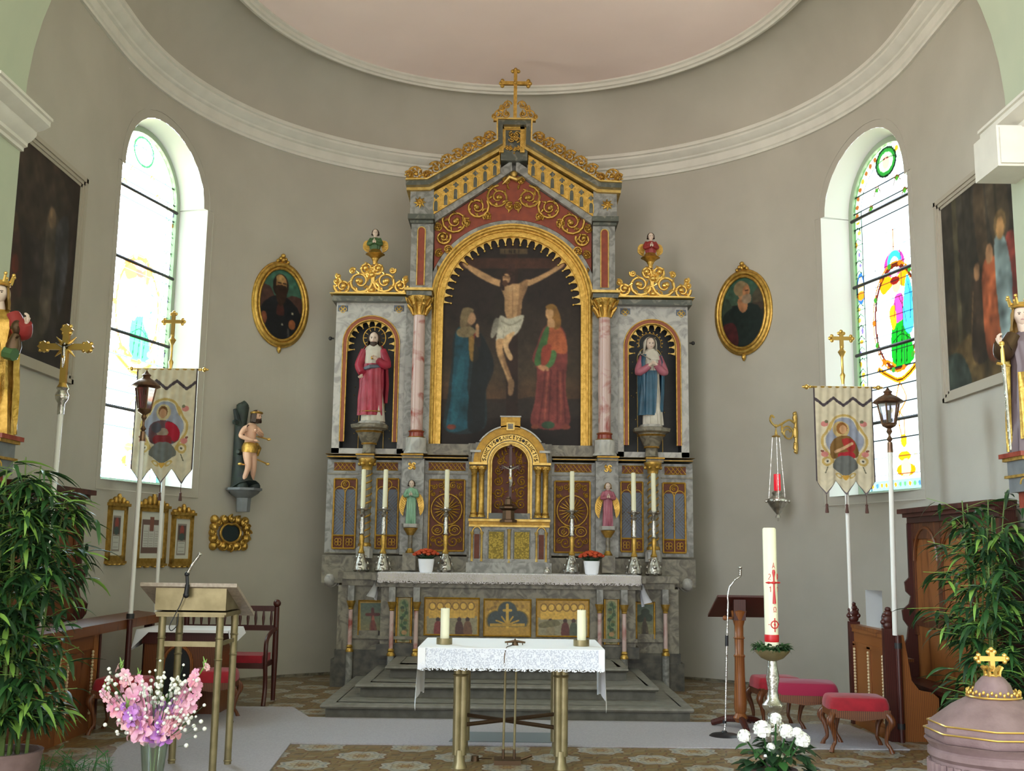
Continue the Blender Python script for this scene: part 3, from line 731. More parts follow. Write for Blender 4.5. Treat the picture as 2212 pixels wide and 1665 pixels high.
# terracotta spandrels with scrolls
sp = MB(); sc_ = MB()
zl = D(940, 588, YR)[1]
for sg in (-1, 1):
    arcq = [(X0 + sg * 188 * PM * cos(radians(a)), zsp + 188 * PM * sin(radians(a))) for a in range(22, 91, 4)]
    o_ = [(X0 + sg * abs(D(940, 470, YR)[0]), D(940, 484, YR)[1]), (X0, D(1106, 374, YR)[1])]
    sp.prism([(X0 + sg * abs(D(940, 470, YR)[0]), arcq[0][1])] + [o_[0], o_[1]] + arcq[::-1], YR - .01, YR + .05)
    for (px, py, r, a, wy) in ((1077, 427, 25, 1.6, 1), (1031, 449, 24, .6, -1), (984, 479, 27, 2.6, 1), (958, 514, 15, .4, -1), (949, 548, 9, 1.0, 1), (1094, 392, 8, 3, -1), (1056, 402, 9, 1, 1), (1010, 420, 10, 2, -1), (1008, 482, 10, 1, 1), (962, 455, 12, 2, 1), (1053, 468, 9, 4, -1), (968, 540, 9, 0, 1), (946, 492, 9, 2, -1), (1101, 447, 9, 1, 1)):
        r *= 1.1; q = D(px, py, YR); c = (X0 - sg * q[0], q[1])
        sc_.curl(c, r * PM, a if sg < 0 else pi - a, 1.7, wy * -sg, .020 if r > 12 else .013, YR - .03)
        for k in range(5):
            t = a + k * 1.25; sc_.leafblob((c[0] + r * PM * .55 * cos(t), c[1] + r * PM * .55 * sin(t)), t + 1.2, r * PM * .5, .016, YR - .025)
        sc_.ball((c[0], YR - .03, c[1]), r * PM * .22, 8, 6)
    for (px, py, l, a) in ((1056, 405, 16, 2.2), (1050, 470, 14, -.5), (1008, 480, 14, -1.5), (1005, 432, 15, 2.4), (962, 470, 14, 2), (960, 540, 12, -1), (946, 575, 12, -1.6), (970, 495, 12, 1.0), (1100, 410, 14, 1.9), (1100, 450, 12, -1.7), (1075, 392, 12, 2.5)):
        q = D(px, py, YR); sc_.leafblob((X0 - sg * q[0], q[1]), a if sg < 0 else pi - a, l * PM, .016, YR - .02)
sp.build('spandrel', 'terracotta', RT); sc_.build('spandrel_scrollwork', 'gold', RT)
b = MB(); q = D(1106, 385, YR)
b.tube([(X0 - .16, YR - .03, q[1] - .10), (X0 - .06, YR - .06, q[1] + .0), (X0 + .04, YR - .06, q[1] - .04), (X0 + .14, YR - .03, q[1] + .02)], [.01, .035, .035, .012], 8); b.ball((X0, YR - .04, q[1] + .05), (.05, .03, .05)); b.build('gable_shell', 'gold_pale', RT)

# roof cornice over the gable
def offs(poly, d):
    out = []
    for i, p in enumerate(poly):
        a = poly[max(i - 1, 0)]; c = poly[min(i + 1, len(poly) - 1)]
        def nn(p, q):
            dx, dz = q[0] - p[0], q[1] - p[1]; l = math.hypot(dx, dz) or 1; return (dz / l, -dx / l)
        n1 = nn(a, p) if i > 0 else nn(p, c); n2 = nn(p, c) if i < len(poly) - 1 else n1
        nx, nz = n1[0] + n2[0], n1[1] + n2[1]; l2 = nx * nx + nz * nz
        out.append((p[0] + nx * 2 * d / l2, p[1] + nz * 2 * d / l2))
    return out
rl = DP([(878, 392), (924, 391), (1073, 308), (1073, 262)], YR - .2)
roof = [(X0 + p[0], p[1]) for p in rl] + [(X0 - p[0], p[1]) for p in rl[::-1]]
g = MB(); dk = MB()
l0 = roof; l1 = offs(roof, .02); l2 = offs(roof, .085); l3 = offs(roof, .125); l4 = offs(roof, .15)
for (u, v, y0, bb) in ((l0, l1, YR - .34, g), (l1, l2, YR - .30, dk), (l2, l3, YR - .20, g)): bb.band(u, v, y0, YR + .35)
dk.build('gable_cornice', 'marble_dark', RT)
g.build('cornice_edge', 'gold_pale', RT)
# pierced frieze below the roof slopes; dark inlays stand in for shade in its holes
f1 = MB(); f2 = MB(); f3 = MB()
for sg in (-1, 1):
    A = D(932, 418, YR - .12); B_ = D(1080, 334, YR - .12); C_ = D(1080, 374, YR - .12); E_ = D(932, 466, YR - .12)
    f1.prism([(X0 - sg * p[0], p[1]) for p in (A, B_, C_, E_)], YR - .13, YR - .03)
    for k in range(7):
        t = (k + .5) / 7; top = (A[0] + (B_[0] - A[0]) * t, A[1] + (B_[1] - A[1]) * t); bt = (E_[0] + (C_[0] - E_[0]) * t, E_[1] + (C_[1] - E_[1]) * t)
        c = (X0 - sg * top[0], top[1] * .74 + bt[1] * .26)
        for dx, dz in ((0, .022), (0, -.022), (.022, 0), (-.022, 0), (0, 0)): f2.lathe([(.016, 0), (.001, .004)], (0, 0, 0), 8) if False else f2.ball((c[0] + dx, YR - .132, c[1] + dz), (.017, .006, .017), 8, 4)
        c2 = (X0 - sg * top[0], top[1] * .30 + bt[1] * .70); w_ = .032
        ar = [(c2[0] - w_, c2[1] - .075), (c2[0] - w_, c2[1] + .03)] + [(c2[0] - w_ * cos(radians(a)), c2[1] + .03 + w_ * 1.5 * sin(radians(a))) for a in range(30, 180, 30)] + [(c2[0] + w_, c2[1] + .03), (c2[0] + w_, c2[1] - .075)]
        f2.prism(ar, YR - .136, YR - .12)
        f3.tube([(p[0], YR - .14, p[1]) for p in ar], .008, 6)
f1.build('pierced_frieze', 'gold', RT); f2.build('frieze_hole_shade', 'marble_dark', RT); f3.build('frieze_arch', 'gold_bright', RT)
# block with tracery at the top of the gable
b = MB(); q0 = D(1086, 275, YR - .2); q1 = D(1086, 345, YR - .2)
b.box(X0 + q0[0] - .02, X0 - q0[0] + .02, YR - .18, YR + .2, q1[1], q0[1]); b.build('gable_block', 'marble_dark', RT)
b = MB()
for (u0, v0, u1, v1) in ((1079, 272, 1133, 280), (1079, 272, 1088, 330), (1124, 272, 1133, 330)):
    a = D(u0, v0, YR - .2); c = D(u1, v1, YR - .2); b.box(X0 + a[0], X0 + c[0], YR - .22, YR - .1, c[1], a[1])
zc_ = D(1106, 296, YR - .2)[1]
for k in range(4): b.curl((X0 + .05 * cos(k * pi / 2 + .78), zc_ + .05 * sin(k * pi / 2 + .78)), .045, k * 1.57, 1.3, 1, .011, YR - .21)
b.ball((X0, YR - .215, zc_), .022); zc2 = D(1106, 320, YR - .2)[1]
for dx in (-.09, -.045, 0, .045, .09): b.curl((X0 + dx, zc2 + .0 - .02 * (dx == 0)), .032, 1.5, 1.2, 1 if dx < 0 else -1, .010, YR - .21)
for dx in (-.11, -.06, 0, .06, .11): b.ball((X0 + dx, YR - .21, zc2 - .045 - (.03 if dx == 0 else 0) + abs(dx) * .3), .014, 6, 5)
b.build('gable_tracery', 'gold', RT)
# crest scrolls along the slopes and crown with cross
b = MB(); YK = YR - .12
for sg in (-1, 1):
    cr_ = [(898, 377, 13), (922, 380, 8), (942, 366, 13), (966, 350, 13), (990, 337, 12), (1013, 325, 13), (1036, 311, 12), (1057, 298, 11), (884, 380, 8)]
    for i, (px, py, r) in enumerate(cr_):
        r *= 1.3; q = D(px, py - 2, YK); c = (X0 - sg * q[0], q[1]); b.curl(c, r * PM, (0.3 if i % 2 else 2.6) if sg < 0 else (2.84 if i % 2 else .54), 1.5, (1 if i % 2 else -1) * -sg, .015, YK)
        b.ball((c[0], YK, c[1]), r * PM * .3, 8, 6)
        for k in range(7): b.leafblob((c[0] + r * PM * .5 * cos(k * .9), c[1] + r * PM * .5 * sin(k * .9)), k * .9 + 1, r * PM * .7, .014, YK)
    s0, s1 = D(884, 390, YK), D(924, 389, YK); s2 = D(1070, 306, YK)
    b.tube([(X0 - sg * p[0], YK, p[1]) for p in (s0, s1, s2)], .02, 6)
    for (px, py, r, a) in ((1078, 248, 12, .5), (1094, 246, 9, 2.5), (1096, 227, 10, .2), (1086, 233, 7, 2), (1068, 252, 6, 1)):
        q = D(px, py, YK); c = (X0 - sg * q[0], q[1]); b.curl(c, r * PM, a if sg < 0 else pi - a, 1.5, -sg, .013, YK); b.ball((c[0], YK, c[1]), r * PM * .3, 8, 6); b.leafblob(c, 1.57, r * PM * 1.3, .012, YK)
full(b, 1066, 258, 262, YK, YK - .03, YK + .03)
b.build('crest_scrollwork', 'gold', RT)
def cross(b, cx, z0, z1, arm_z, hw, w_, y0, y1, ends=True, m=0):
    b.box(cx - w_, cx + w_, y0, y1, z0, z1, m); b.box(cx - hw, cx + hw, y0, y1, arm_z - w_, arm_z + w_, m)
    if ends:
        ym = (y0 + y1) / 2; r = w_ * 1.25
        for (ex, ez, dx, dz) in ((cx - hw, arm_z, -1, 0), (cx + hw, arm_z, 1, 0), (cx, z1, 0, 1)):
            for a, c in ((0, 0), (1, .0), (-1, .0)):
                px_ = ex + dx * r * .6 - (dz * a * r * 1.3) - (dx * abs(a) * r * .8); pz_ = ez + dz * r * .6 - (dx * a * r * 1.3) * 1 - (dz * abs(a) * r * .8)
                b.ball((px_, ym, pz_), (r, (y1 - y0) * .55, r), 8, 6, m)
b = MB(); cz0 = D(1113, 258, YK)[1]; cz1 = D(1113, 155, YK)[1]; caz = D(1113, 182, YK)[1]
cross(b, X0 + .005, cz0, cz1, caz, .19, .024, YK - .05, YK)
b.ball((X0, YK - .05, caz), .03); b.build('gable_cross', 'gold', RT)

# corner blocks, upper piers and columns
def pier(sg):
    P_ = lambda x: X0 - sg * x
    m1 = MB(); bxm(m1, sg, 887, 400, 936, 465, YR - .15, YR - .14, YR + .3); m1.build('entablature_block', 'marble_grey', RT)
    b = MB(); q = D(907, 437, YR - .16)
    for k in range(8): b.leafblob((P_(q[0]), q[1]), k * pi / 4, .085, .017, YR - .15)
    b.ball((P_(q[0]), YR - .16, q[1]), .03); b.build('rosette', 'gold', RT)
    b = MB(); bxm(b, sg, 882, 464, 939, 475, YR - .16, YR - .22, YR + .3); bxm(b, sg, 886, 475, 936, 481, YR - .16, YR - .16, YR + .3); b.build('pier_cornice', 'marble_dark', RT)
    b = MB(); bxm(b, sg, 889, 480, 933, 628, YR - .1, YR - .10, YR + .3); u = b.build('upper_pier', 'marble_grey', RT)
    b = MB(); a0 = D(903, 490, YR - .11); a1 = D(916, 616, YR - .11); xa, xb = sorted((P_(a0[0]), P_(a1[0]))); xm = (xa + xb) / 2; rr = (xb - xa) / 2
    oc = [(xa, a1[1]), (xa, a0[1] - rr)] + [(xm - rr * cos(radians(t)), a0[1] - rr + rr * sin(radians(t))) for t in range(30, 180, 30)] + [(xb, a0[1] - rr), (xb, a1[1])]
    b.prism(oc, YR - .112, YR - .08); b.build('inlay', 'terracotta', u)
    b = MB(); b.tube([(p[0], YR - .113, p[1]) for p in oc], .009, 6, closed=True); b.build('inlay_edge', 'gold_pale', u)
    b = MB(); bxm(b, sg, 876, 627, 937, 633, YC, YC - .18, YR + .3, 1); bxm(b, sg, 880, 633, 934, 643, YC, YC - .14, YR + .3, 0); b.build('abacus', ['marble_dark', 'gold_pale'], RT)
    # column
    zc0 = D(897, 643, YC)[1]; zc1 = D(897, 682, YC)[1]; zs1 = D(897, 930, YC)[1]; zb = D(897, 945, YC)[1]; cx = P_(D(903, 800, YC)[0]); H = zc0 - zc1
    b = MB(); b.lathe([(.085, 0), (.09, .02), (.10, H * .4), (.13, H * .75), (.17, H * .95), (.17, H)], (cx, YC, zc1), 16)
    for k in range(8):
        a = k * pi / 4 + .39; ca, sa = cos(a), sin(a)
        b.tube([(cx + .09 * ca, YC + .09 * sa, zc1 + .01), (cx + .12 * ca, YC + .12 * sa, zc1 + H * .35), (cx + .17 * ca, YC + .17 * sa, zc1 + H * .55), (cx + .15 * ca, YC + .15 * sa, zc1 + H * .40)], [.012, .026, .018, .01], 6)
        b.tube([(cx + .10 * ca, YC + .1 * sa, zc1 + H * .5), (cx + .16 * ca, YC + .16 * sa, zc1 + H * .85), (cx + .20 * ca, YC + .2 * sa, zc1 + H * .92), (cx + .185 * ca, YC + .185 * sa, zc1 + H * .76)], [.012, .022, .018, .012], 6)
    col = MB(); col.lathe([(.082, zs1 - zc1), (.088, (zs1 - zc1) * .6), (.078, 0)], (cx, YC, zc1), 20); c_ = col.build('column', 'marble_pink', RT)
    b.build('capital', 'gold', c_)
    b = MB(); hb = zs1 - D(897, 968, YC)[1]; b.lathe([(.12, -.02), (.12, .0), (.10, .015), (.095, .07), (.11, .085), (.10, .10), (.083, .105)], (cx, YC, zs1 - .10), 18); b.build('column_base', 'marble_red', c_)
    b = MB(); b.lathe([(.115, 0), (.118, .008), (.104, .012)], (cx, YC, zs1 - .095), 18); b.lathe([(.095, 0), (.112, .01), (.095, .02)], (cx, YC, zs1 - .02), 18); b.build('base_ring', 'gold', c_)
    zp = D(897, 980, YC)[1]; b = MB(); b.lathe([(.17, 0), (.17, .02), (.145, .05), (.145, zs1 - .10 - zp)], (cx, YC, zp), 8, rot=pi / 8); b.build('plinth', 'marble_pale', RT)
    # wall strip behind the column
    b = MB(); bxm(b, sg, 880, 640, 930, 975, YR, YR - .06, YR + .3); b.build('pier_shaft', 'marble_grey', RT)
both(pier)

# side bays with niches
def side_bay(sg):
    P_ = lambda x: X0 - sg * x
    q = D(802, 742, YS); nx, nz = P_(q[0]), q[1]; pm = PM * 1.012; Z0 = D(802, 970, YS)[1]; Z1 = D(802, 652, YS)[1]
    xo = P_(D(722, 800, YS)[0]); xi = P_(D(884, 800, YS)[0]); R = 61 * pm
    b = MB()
    for (xa, xb) in ((xo, nx + sg * R), (nx - sg * R, xi)): b.box(min(xa, xb), max(xa, xb), YS, YS + .36, Z0 - .06, nz)
    arc = [(nx - R * cos(pi * i / 24), nz + R * sin(pi * i / 24)) for i in range(25)]
    lo_, hi_ = sorted((xo, xi)); b.prism([(lo_, nz), (lo_, Z1), (hi_, Z1), (hi_, nz)] + arc[::-1], YS, YS + .36)
    b.box(lo_, hi_, YS, YS + .36, Z0 - .08, Z0 + .01)
    bay = b.build('side_bay', 'marble_pale', RT)
    b = MB(); b.box(nx - R, nx + R, YS + .28, YS + .34, Z0, nz + R)
    for x_ in (nx - R, nx + R): b.box(x_ - .005, x_ + .005, YS + .02, YS + .3, Z0, nz)
    ao = archline(nx, nz, R + .002, nz, 24); b.add([(p[0], YS + .03, p[1]) for p in ao] + [(p[0], YS + .30, p[1]) for p in ao], [(i, i + 1, i + 1 + len(ao), i + len(ao)) for i in range(len(ao) - 1)])
    nb = b.build('niche', 'black_ground', RT)
    b = MB(); b.band(archline(nx, nz, 59 * pm, Z0 + .1, 24), archline(nx, nz, 52.5 * pm, Z0 + .1, 24), YS - .02, YS + .05); b.build('niche_band', 'orange_band', bay)
    b = MB(); b.tube([(p[0], YS - .01, p[1]) for p in archline(nx, nz, 60.5 * pm, Z0 + .1, 24)], .009, 6); b.tube([(p[0], YS - .01, p[1]) for p in archline(nx, nz, 51.5 * pm, Z0 + .1, 24)], .011, 6); b.build('niche_edge', 'gold', bay)
    b = MB(); b.tube([(p[0], YS + .272, p[1]) for p in archline(nx, nz - .12, 27 * pm, Z0, 20)], .006, 6)
    for k in range(26): b.ball((nx + random.uniform(-.27, .27), YS + .272, Z0 + .1 + random.random() * (nz - Z0 + .1)), .008, 5, 4)
    b.build('niche_line', 'gold_pale', nb)
    fringe(nx, nz, 51 * pm, 12 * pm, 11, YS + .03, YS + .06, radians(-18), radians(198)).build('niche_fringe', 'gold_pale', bay)
    # quatrefoils in the upper corners
    b = MB(); d = MB()
    for px in (741, 862):
        q = D(px, 668, YS); c = (P_(q[0]), q[1])
        s2 = -1 if px < 800 else 1
        far = (nx - sg * 0) ; d.prism([(c[0] - .07, c[1] + .055), (c[0] + .07, c[1] + .055), (c[0] + .07, c[1] - .03), (c[0] - .07, c[1] - .03)], YS - .004, YS + .01)
        for k in range(4):
            cc_ = (c[0] + .026 * cos(k * pi / 2), c[1] + .026 * sin(k * pi / 2)); b.tube([(cc_[0] + .024 * cos(t * pi / 5), YS - .01, cc_[1] + .024 * sin(t * pi / 5)) for t in range(10)], .006, 5, closed=True)
    d.build('corner_field', 'lattice_blue', bay); b.build('quatrefoil', 'gold_pale', bay)
    # cornice and scroll crest
    b = MB(); bxm(b, sg, 715, 635, 882, 639, YS - .1, YS - .20, YS + .36, 1); bxm(b, sg, 719, 639, 882, 652, YS - .1, YS - .13, YS + .36, 0); b.build('bay_cornice', ['marble_dark', 'gold_pale'], RT)
    b = MB(); Yk = YS - .05
    for (px, py, r, a, wy) in ((740, 619, 15, 3.0, 1), (778, 608, 23, .3, -1), (832, 608, 22, 2.8, 1), (866, 618, 13, 0, -1), (793, 580, 14, .3, -1), (816, 580, 12, 2.8, 1), (803, 592, 10, 1.5, 1), (728, 607, 7, 1, -1), (731, 596, 5, 2, 1), (877, 604, 6, 1, 1), (805, 625, 14, 1.5, -1), (762, 585, 6, .5, 1), (848, 584, 6, .5, -1)):
        r *= 1.2; q = D(px, py, Yk); c = (P_(q[0]), q[1]); b.curl(c, r * PM, a if sg < 0 else pi - a, 1.6, wy * -sg, .024 if r > 10 else .016, Yk)
        if r > 9:
            for k in range(5): b.leafblob((c[0] + r * PM * .6 * cos(k * 1.3), c[1] + r * PM * .6 * sin(k * 1.3)), k * 1.3 + 1.3, r * PM * .6, .014, Yk)
            b.ball((c[0], Yk, c[1]), r * PM * .25, 8, 6)
    bxm(b, sg, 724, 631, 884, 635, Yk, Yk - .04, Yk + .04)
    b.build('crest_scrollwork', 'gold_bright', RT)
    q = D(810, 572, Yk); c0 = D(810, 540, Yk)[1]; b = MB(); h = c0 - q[1]
    b.lathe([(.03, 0), (.035, h * .25), (.05, h * .35), (.05, h * .42), (.10, h * .62), (.135, h * .7), (.10, h * .78), (.07, h), (.0, h)], (P_(q[0]), Yk, q[1]), 14); b.build('finial_cup', 'gold', RT)
both(side_bay)

# predella
Zc0 = D(800, 990, YP)[1]
def frieze_panel(b, d, xa, xb, z0, z1, y, n):
    d.box(xa, xb, y - .004, y + .02, z0, z1)
    for k in range(n + 1):
        t = xa + (xb - xa) * k / n
        for s2 in (-1, 1):
            x2 = t + s2 * (z1 - z0) * .8
            if xa - .001 <= x2 <= xb + .001: b.tube([(t, y - .006, z0), (x2, y - .006, z1)], .0055, 5)
    for z in (z0, z1): b.tube([(xa, y - .006, z), (xb, y - .006, z)], .006, 5)
def predella(sg):
    P_ = lambda x: X0 - sg * x
    b = MB(); bxm(b, sg, 708, 992, 1015, 1198, YP, YP, YP + .5); body = b.build('predella', 'marble_grey', RT)
    b = MB(); bxm(b, sg, 698, 1198, 1015, 1262, YP, YP - .08, YP + .5); bxm(b, sg, 703, 1192, 1015, 1198, YP, YP - .04, YP + .5); pl = b.build('predella_plinth', 'marble_warm', RT)
    b = MB(); q = D(714, 1251, YP); R = 19 * PM
    pts = []
    for i in range(30):
        t = i / 29; a = pi * .5 + t * 2.3 * pi * 1.0; r_ = R * (1 - .8 * t); pts.append((P_(q[0]) - sg * -1 * 0 + (-sg) * 0 + r_ * cos(a) * sg, YP - .02, q[1] + r_ * sin(a)))
    b.tube(pts, .026, 8, flat=None); b.ball((P_(q[0]), YP - .02, q[1]), R * .8, 12, 8); b.cbox((P_(q[0]) - sg * .02, YP + .1, q[1] + .02), (R * 1.6, .2, R * 1.7)); b.build('volute', 'marble_pale', RT)
    # cornice with breaks forward
    b = MB(); g = MB()
    for (x0_, x1_, yy) in ((702, 1012, YP - .16), (866, 914, YP - .26), (768, 808, YP - .24)):
        bxm(g, sg, x0_, 979, x1_, 983, yy, yy, YP + .5); bxm(b, sg, x0_ + 2, 983, x1_ - 1, 990, yy, yy + .03, YP + .5); bxm(g, sg, x0_ + 4, 986, x1_ - 3, 988, yy, yy + .02, YP + .4)
    b.build('predella_cornice', 'marble_dark', RT); g.build('predella_cornice_edge', 'gold_paint', RT)
    # friezes
    b = MB(); d = MB()
    for (u0, u1, n) in ((722, 768, 5), (814, 860, 5), (926, 1006, 9)):
        xa, xb = sorted((P_(D(u0, 1005, YP)[0]), P_(D(u1, 1005, YP)[0]))); frieze_panel(b, d, xa, xb, D(u0, 1015, YP)[1], D(u0, 999, YP)[1], YP, n)
    d.build('frieze_ground', 'terra_dark', body); b.build('frieze_lattice', 'gold_paint', body)
    b = MB()
    for (u0, u1) in ((708, 775), (803, 866), (914, 1014)): bxm(b, sg, u0, 1021, u1, 1025, YP, YP - .02, YP + .02)
    b.build('string_course', 'marble_warm', body)
    # lancet lattice panels
    for (u0, u1) in ((721, 769), (813, 860)):
        xa, xb = sorted((P_(D(u0, 1100, YP)[0]), P_(D(u1, 1100, YP)[0]))); z0, z1 = D(u0, 1184, YP)[1], D(u0, 1034, YP)[1]; y = YP - .01; xm = (xa + xb) / 2; W = xb - xa
        b = MB(); b.box(xa, xb, y, YP + .02, z0 + .16, z1); pn = b.build('lattice_panel', 'lattice_blue', RT)
        b = MB(); n = 14
        for k in range(-3, n):
            zz = z0 + .16 + (z1 - z0 - .3) * k / n
            for s2 in (-1, 1):
                za, zb2 = zz, zz + W * 1.1
                if za >= z0 + .15 and zb2 <= z1 - .12: b.tube([(xa if s2 > 0 else xb, y - .002, za), (xb if s2 > 0 else xa, y - .002, zb2)], .0028, 4)
        b.build('wire_lattice', 'silver', pn)
        for zq in ((z0, z0 + .17), (z1 - .14, z1)): b = MB(); b.box(xa, xb, y - .003, YP, *zq); b.build('panel_ground', 'terra_dark', pn)
        b = MB()
        for (p0, p1) in (((xa, z0), (xa, z1)), ((xb, z0), (xb, z1)), ((xa, z1), (xb, z1)), ((xa, z0), (xb, z0)), ((xa, z0 + .17), (xb, z0 + .17))): b.tube([(p0[0], y - .01, p0[1]), (p1[0], y - .01, p1[1])], .013, 6)
        b.tube([(xm, y - .012, z0), (xm, y - .012, z1 - .16)], .010, 6)
        for cx in (xm - W / 4, xm + W / 4):
            b.tube([(cx - W / 4 * cos(t), y - .012, z1 - .20 + W / 4 * 1.3 * sin(t)) for t in np.linspace(0, pi, 9)], .008, 6)
            for k in range(4): b.tube([(cx + .026 * cos(k * pi / 2 + .78) + .024 * cos(t * pi / 4), y - .012, z0 + .085 + .03 * sin(k * pi / 2 + .78) + .024 * sin(t * pi / 4)) for t in range(8)], .006, 5, closed=True)
        b.tube([(xm + .055 * cos(t * pi / 6), y - .012, z1 - .075 + .055 * sin(t * pi / 6)) for t in range(12)], .009, 6, closed=True)
        b.curl((xm, z1 - .075), .035, 1, 1.2, 1, .008, y - .012)
        b.build('panel_tracery', 'gold_paint', pn)
    # pilaster with rosette
    b = MB(); bxm(b, sg, 869, 990, 912, 1198, YP - .1, YP - .13, YP + .1); p_ = b.build('pilaster', 'marble_grey', RT)
    b = MB(); q = D(890, 1006, YP - .14)
    for k in range(4): b.curl((P_(q[0]) + .028 * cos(k * pi / 2 + .78), q[1] + .028 * sin(k * pi / 2 + .78)), .026, k * 1.57, 1.2, 1, .009, YP - .14)
    b.ball((P_(q[0]), YP - .14, q[1]), .014); b.build('rosette', 'gold_bright', p_)
    # angel console on a slender shaft
    q = D(887, 1130, YP - .3); Yc = YP - .28; zt = D(887, 1131, Yc)[1]; cx = P_(D(887, 1131, Yc)[0]); zb = D(887, 1196, Yc)[1]; h = zt - zb
    b = MB(); b.lathe([(.055, 0), (.06, .02), (.04, .05), (.034, .07)], (cx, Yc, zb), 10, 1); b.lathe([(.030, .07), (.030, h * .62)], (cx, Yc, zb), 10, 0)
    b.lathe([(.04, h * .62), (.06, h * .70), (.09, h * .82), (.095, h * .86)], (cx, Yc, zb), 8, 1); b.lathe([(.115, h * .88), (.12, h), (0, h)], (cx, Yc, zb), 8, 2)
    b.cbox((cx, Yc + .1, zb + h * .9), (.10, .2, .1), 0); b.cbox((cx, Yc + .02, zb - .1), (.17, .24, .22), 0)
    b.build('angel_console', ['marble_warm', 'gold', 'marble_pale'], RT)
    # gold ring-and-rays panel
    xa, xb = sorted((P_(D(927, 1100, YP)[0]), P_(D(1003, 1100, YP)[0]))); z0, z1 = D(927, 1189, YP)[1], D(927, 1036, YP)[1]; xm = (xa + xb) / 2
    b = MB(); b.box(xa, xb, YP - .008, YP + .02, z0, z1); pn = b.build('ornament_panel', 'terra_dark', RT)
    b = MB(); y = YP - .02
    for (p0, p1) in (((xa, z0), (xa, z1)), ((xb, z0), (xb, z1)), ((xa, z1), (xb, z1)), ((xa, z0), (xb, z0))): b.tube([(p0[0], y, p0[1]), (p1[0], y, p1[1])], .013, 6)
    zc = D(964, 1100, YP)[1]; R = .205
    b.tube([(xm + R * cos(t), y - .01, zc + R * sin(t)) for t in np.linspace(0, 2 * pi, 33)[:-1]], .011, 6, closed=True)
    for k in range(20):
        t = 2 * pi * k / 20; b.tube([(xm + .05 * cos(t), y - .012, zc + .05 * sin(t)), (xm + .13 * cos(t), y - .02, zc + .13 * sin(t)), (xm + .18 * cos(t), y - .01, zc + .18 * sin(t))], [.005, .011, .003], 5)
    b.ball((xm, y - .01, zc), .05)
    for s2 in (-1, 1):
        b.tube([(xm + s2 * .12, y - .01, zc - .17), (xm, y - .015, zc - .27), (xm - s2 * .0, y - .012, zc - .30)], .009, 6)
        b.tube([(xm + s2 * .115 + .075 * cos(t), y - .01, zc - .275 + .065 * sin(t)) for t in np.linspace(0, 2 * pi, 17)[:-1]], .009, 6, closed=True)
        b.curl((xm + s2 * .115, zc - .275), .04, 0, 1.3, s2, .008, y)
        b.curl((xm + s2 * .09, zc - .42), .085, 1.2, 1.5, s2, .010, y); b.curl((xm + s2 * .17, zc - .40), .04, 1.2, 1.3, -s2, .008, y)
        for (dx, dz, r) in ((.17, .30, .04), (.08, .32, .045), (.19, .20, .03), (.03, .27, .03)): b.curl((xm + s2 * dx, zc + dz), r, 1, 1.5, s2, .008, y)
    b.curl((xm, zc + .36), .05, 1.5, 1.3, 1, .009, y)
    for k in range(28): b.leafblob((xa + .03 + random.random() * (xb - xa - .06), z0 + .03 + random.random() * (z1 - z0 - .06)), random.random() * 6.3, .045, .009, y + .006)
    b.build('panel_scrollwork', 'gold_paint', pn)
    # niche console and spiral column under it
    Yq = YP - .20; xq = P_(D(790, 1100, Yq)[0])
    z0, z1 = D(790, 1185, Yq)[1], D(790, 1012, Yq)[1]; b = MB(); b.lathe([(.066, 0), (.066, z1 - z0)], (xq, Yq, z0), 16); cl = b.build('spiral_column', 'marble_warm', RT)
    b = MB()
    for ph in (0, pi): b.tube([(xq + .066 * cos(t * .55 + ph), Yq + .066 * sin(t * .55 + ph), z0 + .10 + (z1 - z0 - .12) * t / 60) for t in range(61)], .012, 5)
    b.build('gold_spiral', 'gold_paint', cl)
    b = MB(); b.lathe([(.07, 0), (.075, .05), (.11, .10), (.12, .14), (.12, .15)], (xq, Yq, z1 - .02), 12); b.lathe([(.085, 0), (.09, .02), (.075, .05)], (xq, Yq, z0 + .03), 12)
    for k in range(6): b.ball((xq + .10 * cos(k * 1.05), Yq + .10 * sin(k * 1.05), z1 + .06), .026, 8, 6)
    b.build('capital', 'gold', cl)
    b = MB(); b.lathe([(.11, -.12), (.11, 0), (.09, .02), (.08, .05)], (xq, Yq, z0), 8); b.build('column_foot', 'marble_pale', cl)
    Yn = YS - .12; xn = P_(D(798, 940, Yn)[0]); zt = D(798, 917, Yn)[1]; zb = D(798, 979, Yn)[1]; h = zt - zb
    b = MB(); b.lathe([(.10, 0), (.09, .02), (.085, h * .28), (.10, h * .33), (.12, h * .42), (.17, h * .68), (.19, h * .74), (.19, h * .80), (.255, h * .86), (.265, h * .97), (.24, h), (0, h)], (xn, Yn, zb), 8, rot=pi / 8); b.build('statue_console', 'marble_warm', RT)
    b = MB(); b.lathe([(.105, h * .30), (.112, h * .33), (.105, h * .36)], (xn, Yn, zb), 8, rot=pi / 8); b.lathe([(.18, h * .70), (.2, h * .74), (.19, h * .77)], (xn, Yn, zb), 8, rot=pi / 8); b.build('console_ring', 'gold', RT)
    # candle sconce stub on the outer side
    q = D(719, 728, YS); b = MB(); b.tube([(P_(q[0]), YS + .1, q[1]), (P_(q[0]) - (-sg) * -.0 + sg * .05, YS + .1, q[1])], .012, 6); b.ball((P_(q[0]) + sg * .05, YS + .1, q[1]), .028); b.build('side_hook', 'iron', RT)
both(predella)
b = MB(); b.box(X0 - .56, X0 + .56, YP - .05, YP + .5, D(1106, 1262, YP)[1], zbot + .005); b.box(X0 - 182 * PM, X0 + 182 * PM, YP + .02, YP + .5, D(1106, 985, YP)[1], zbot); b.build('altar_shelf', 'marble_warm', RT)
NICHE = {}
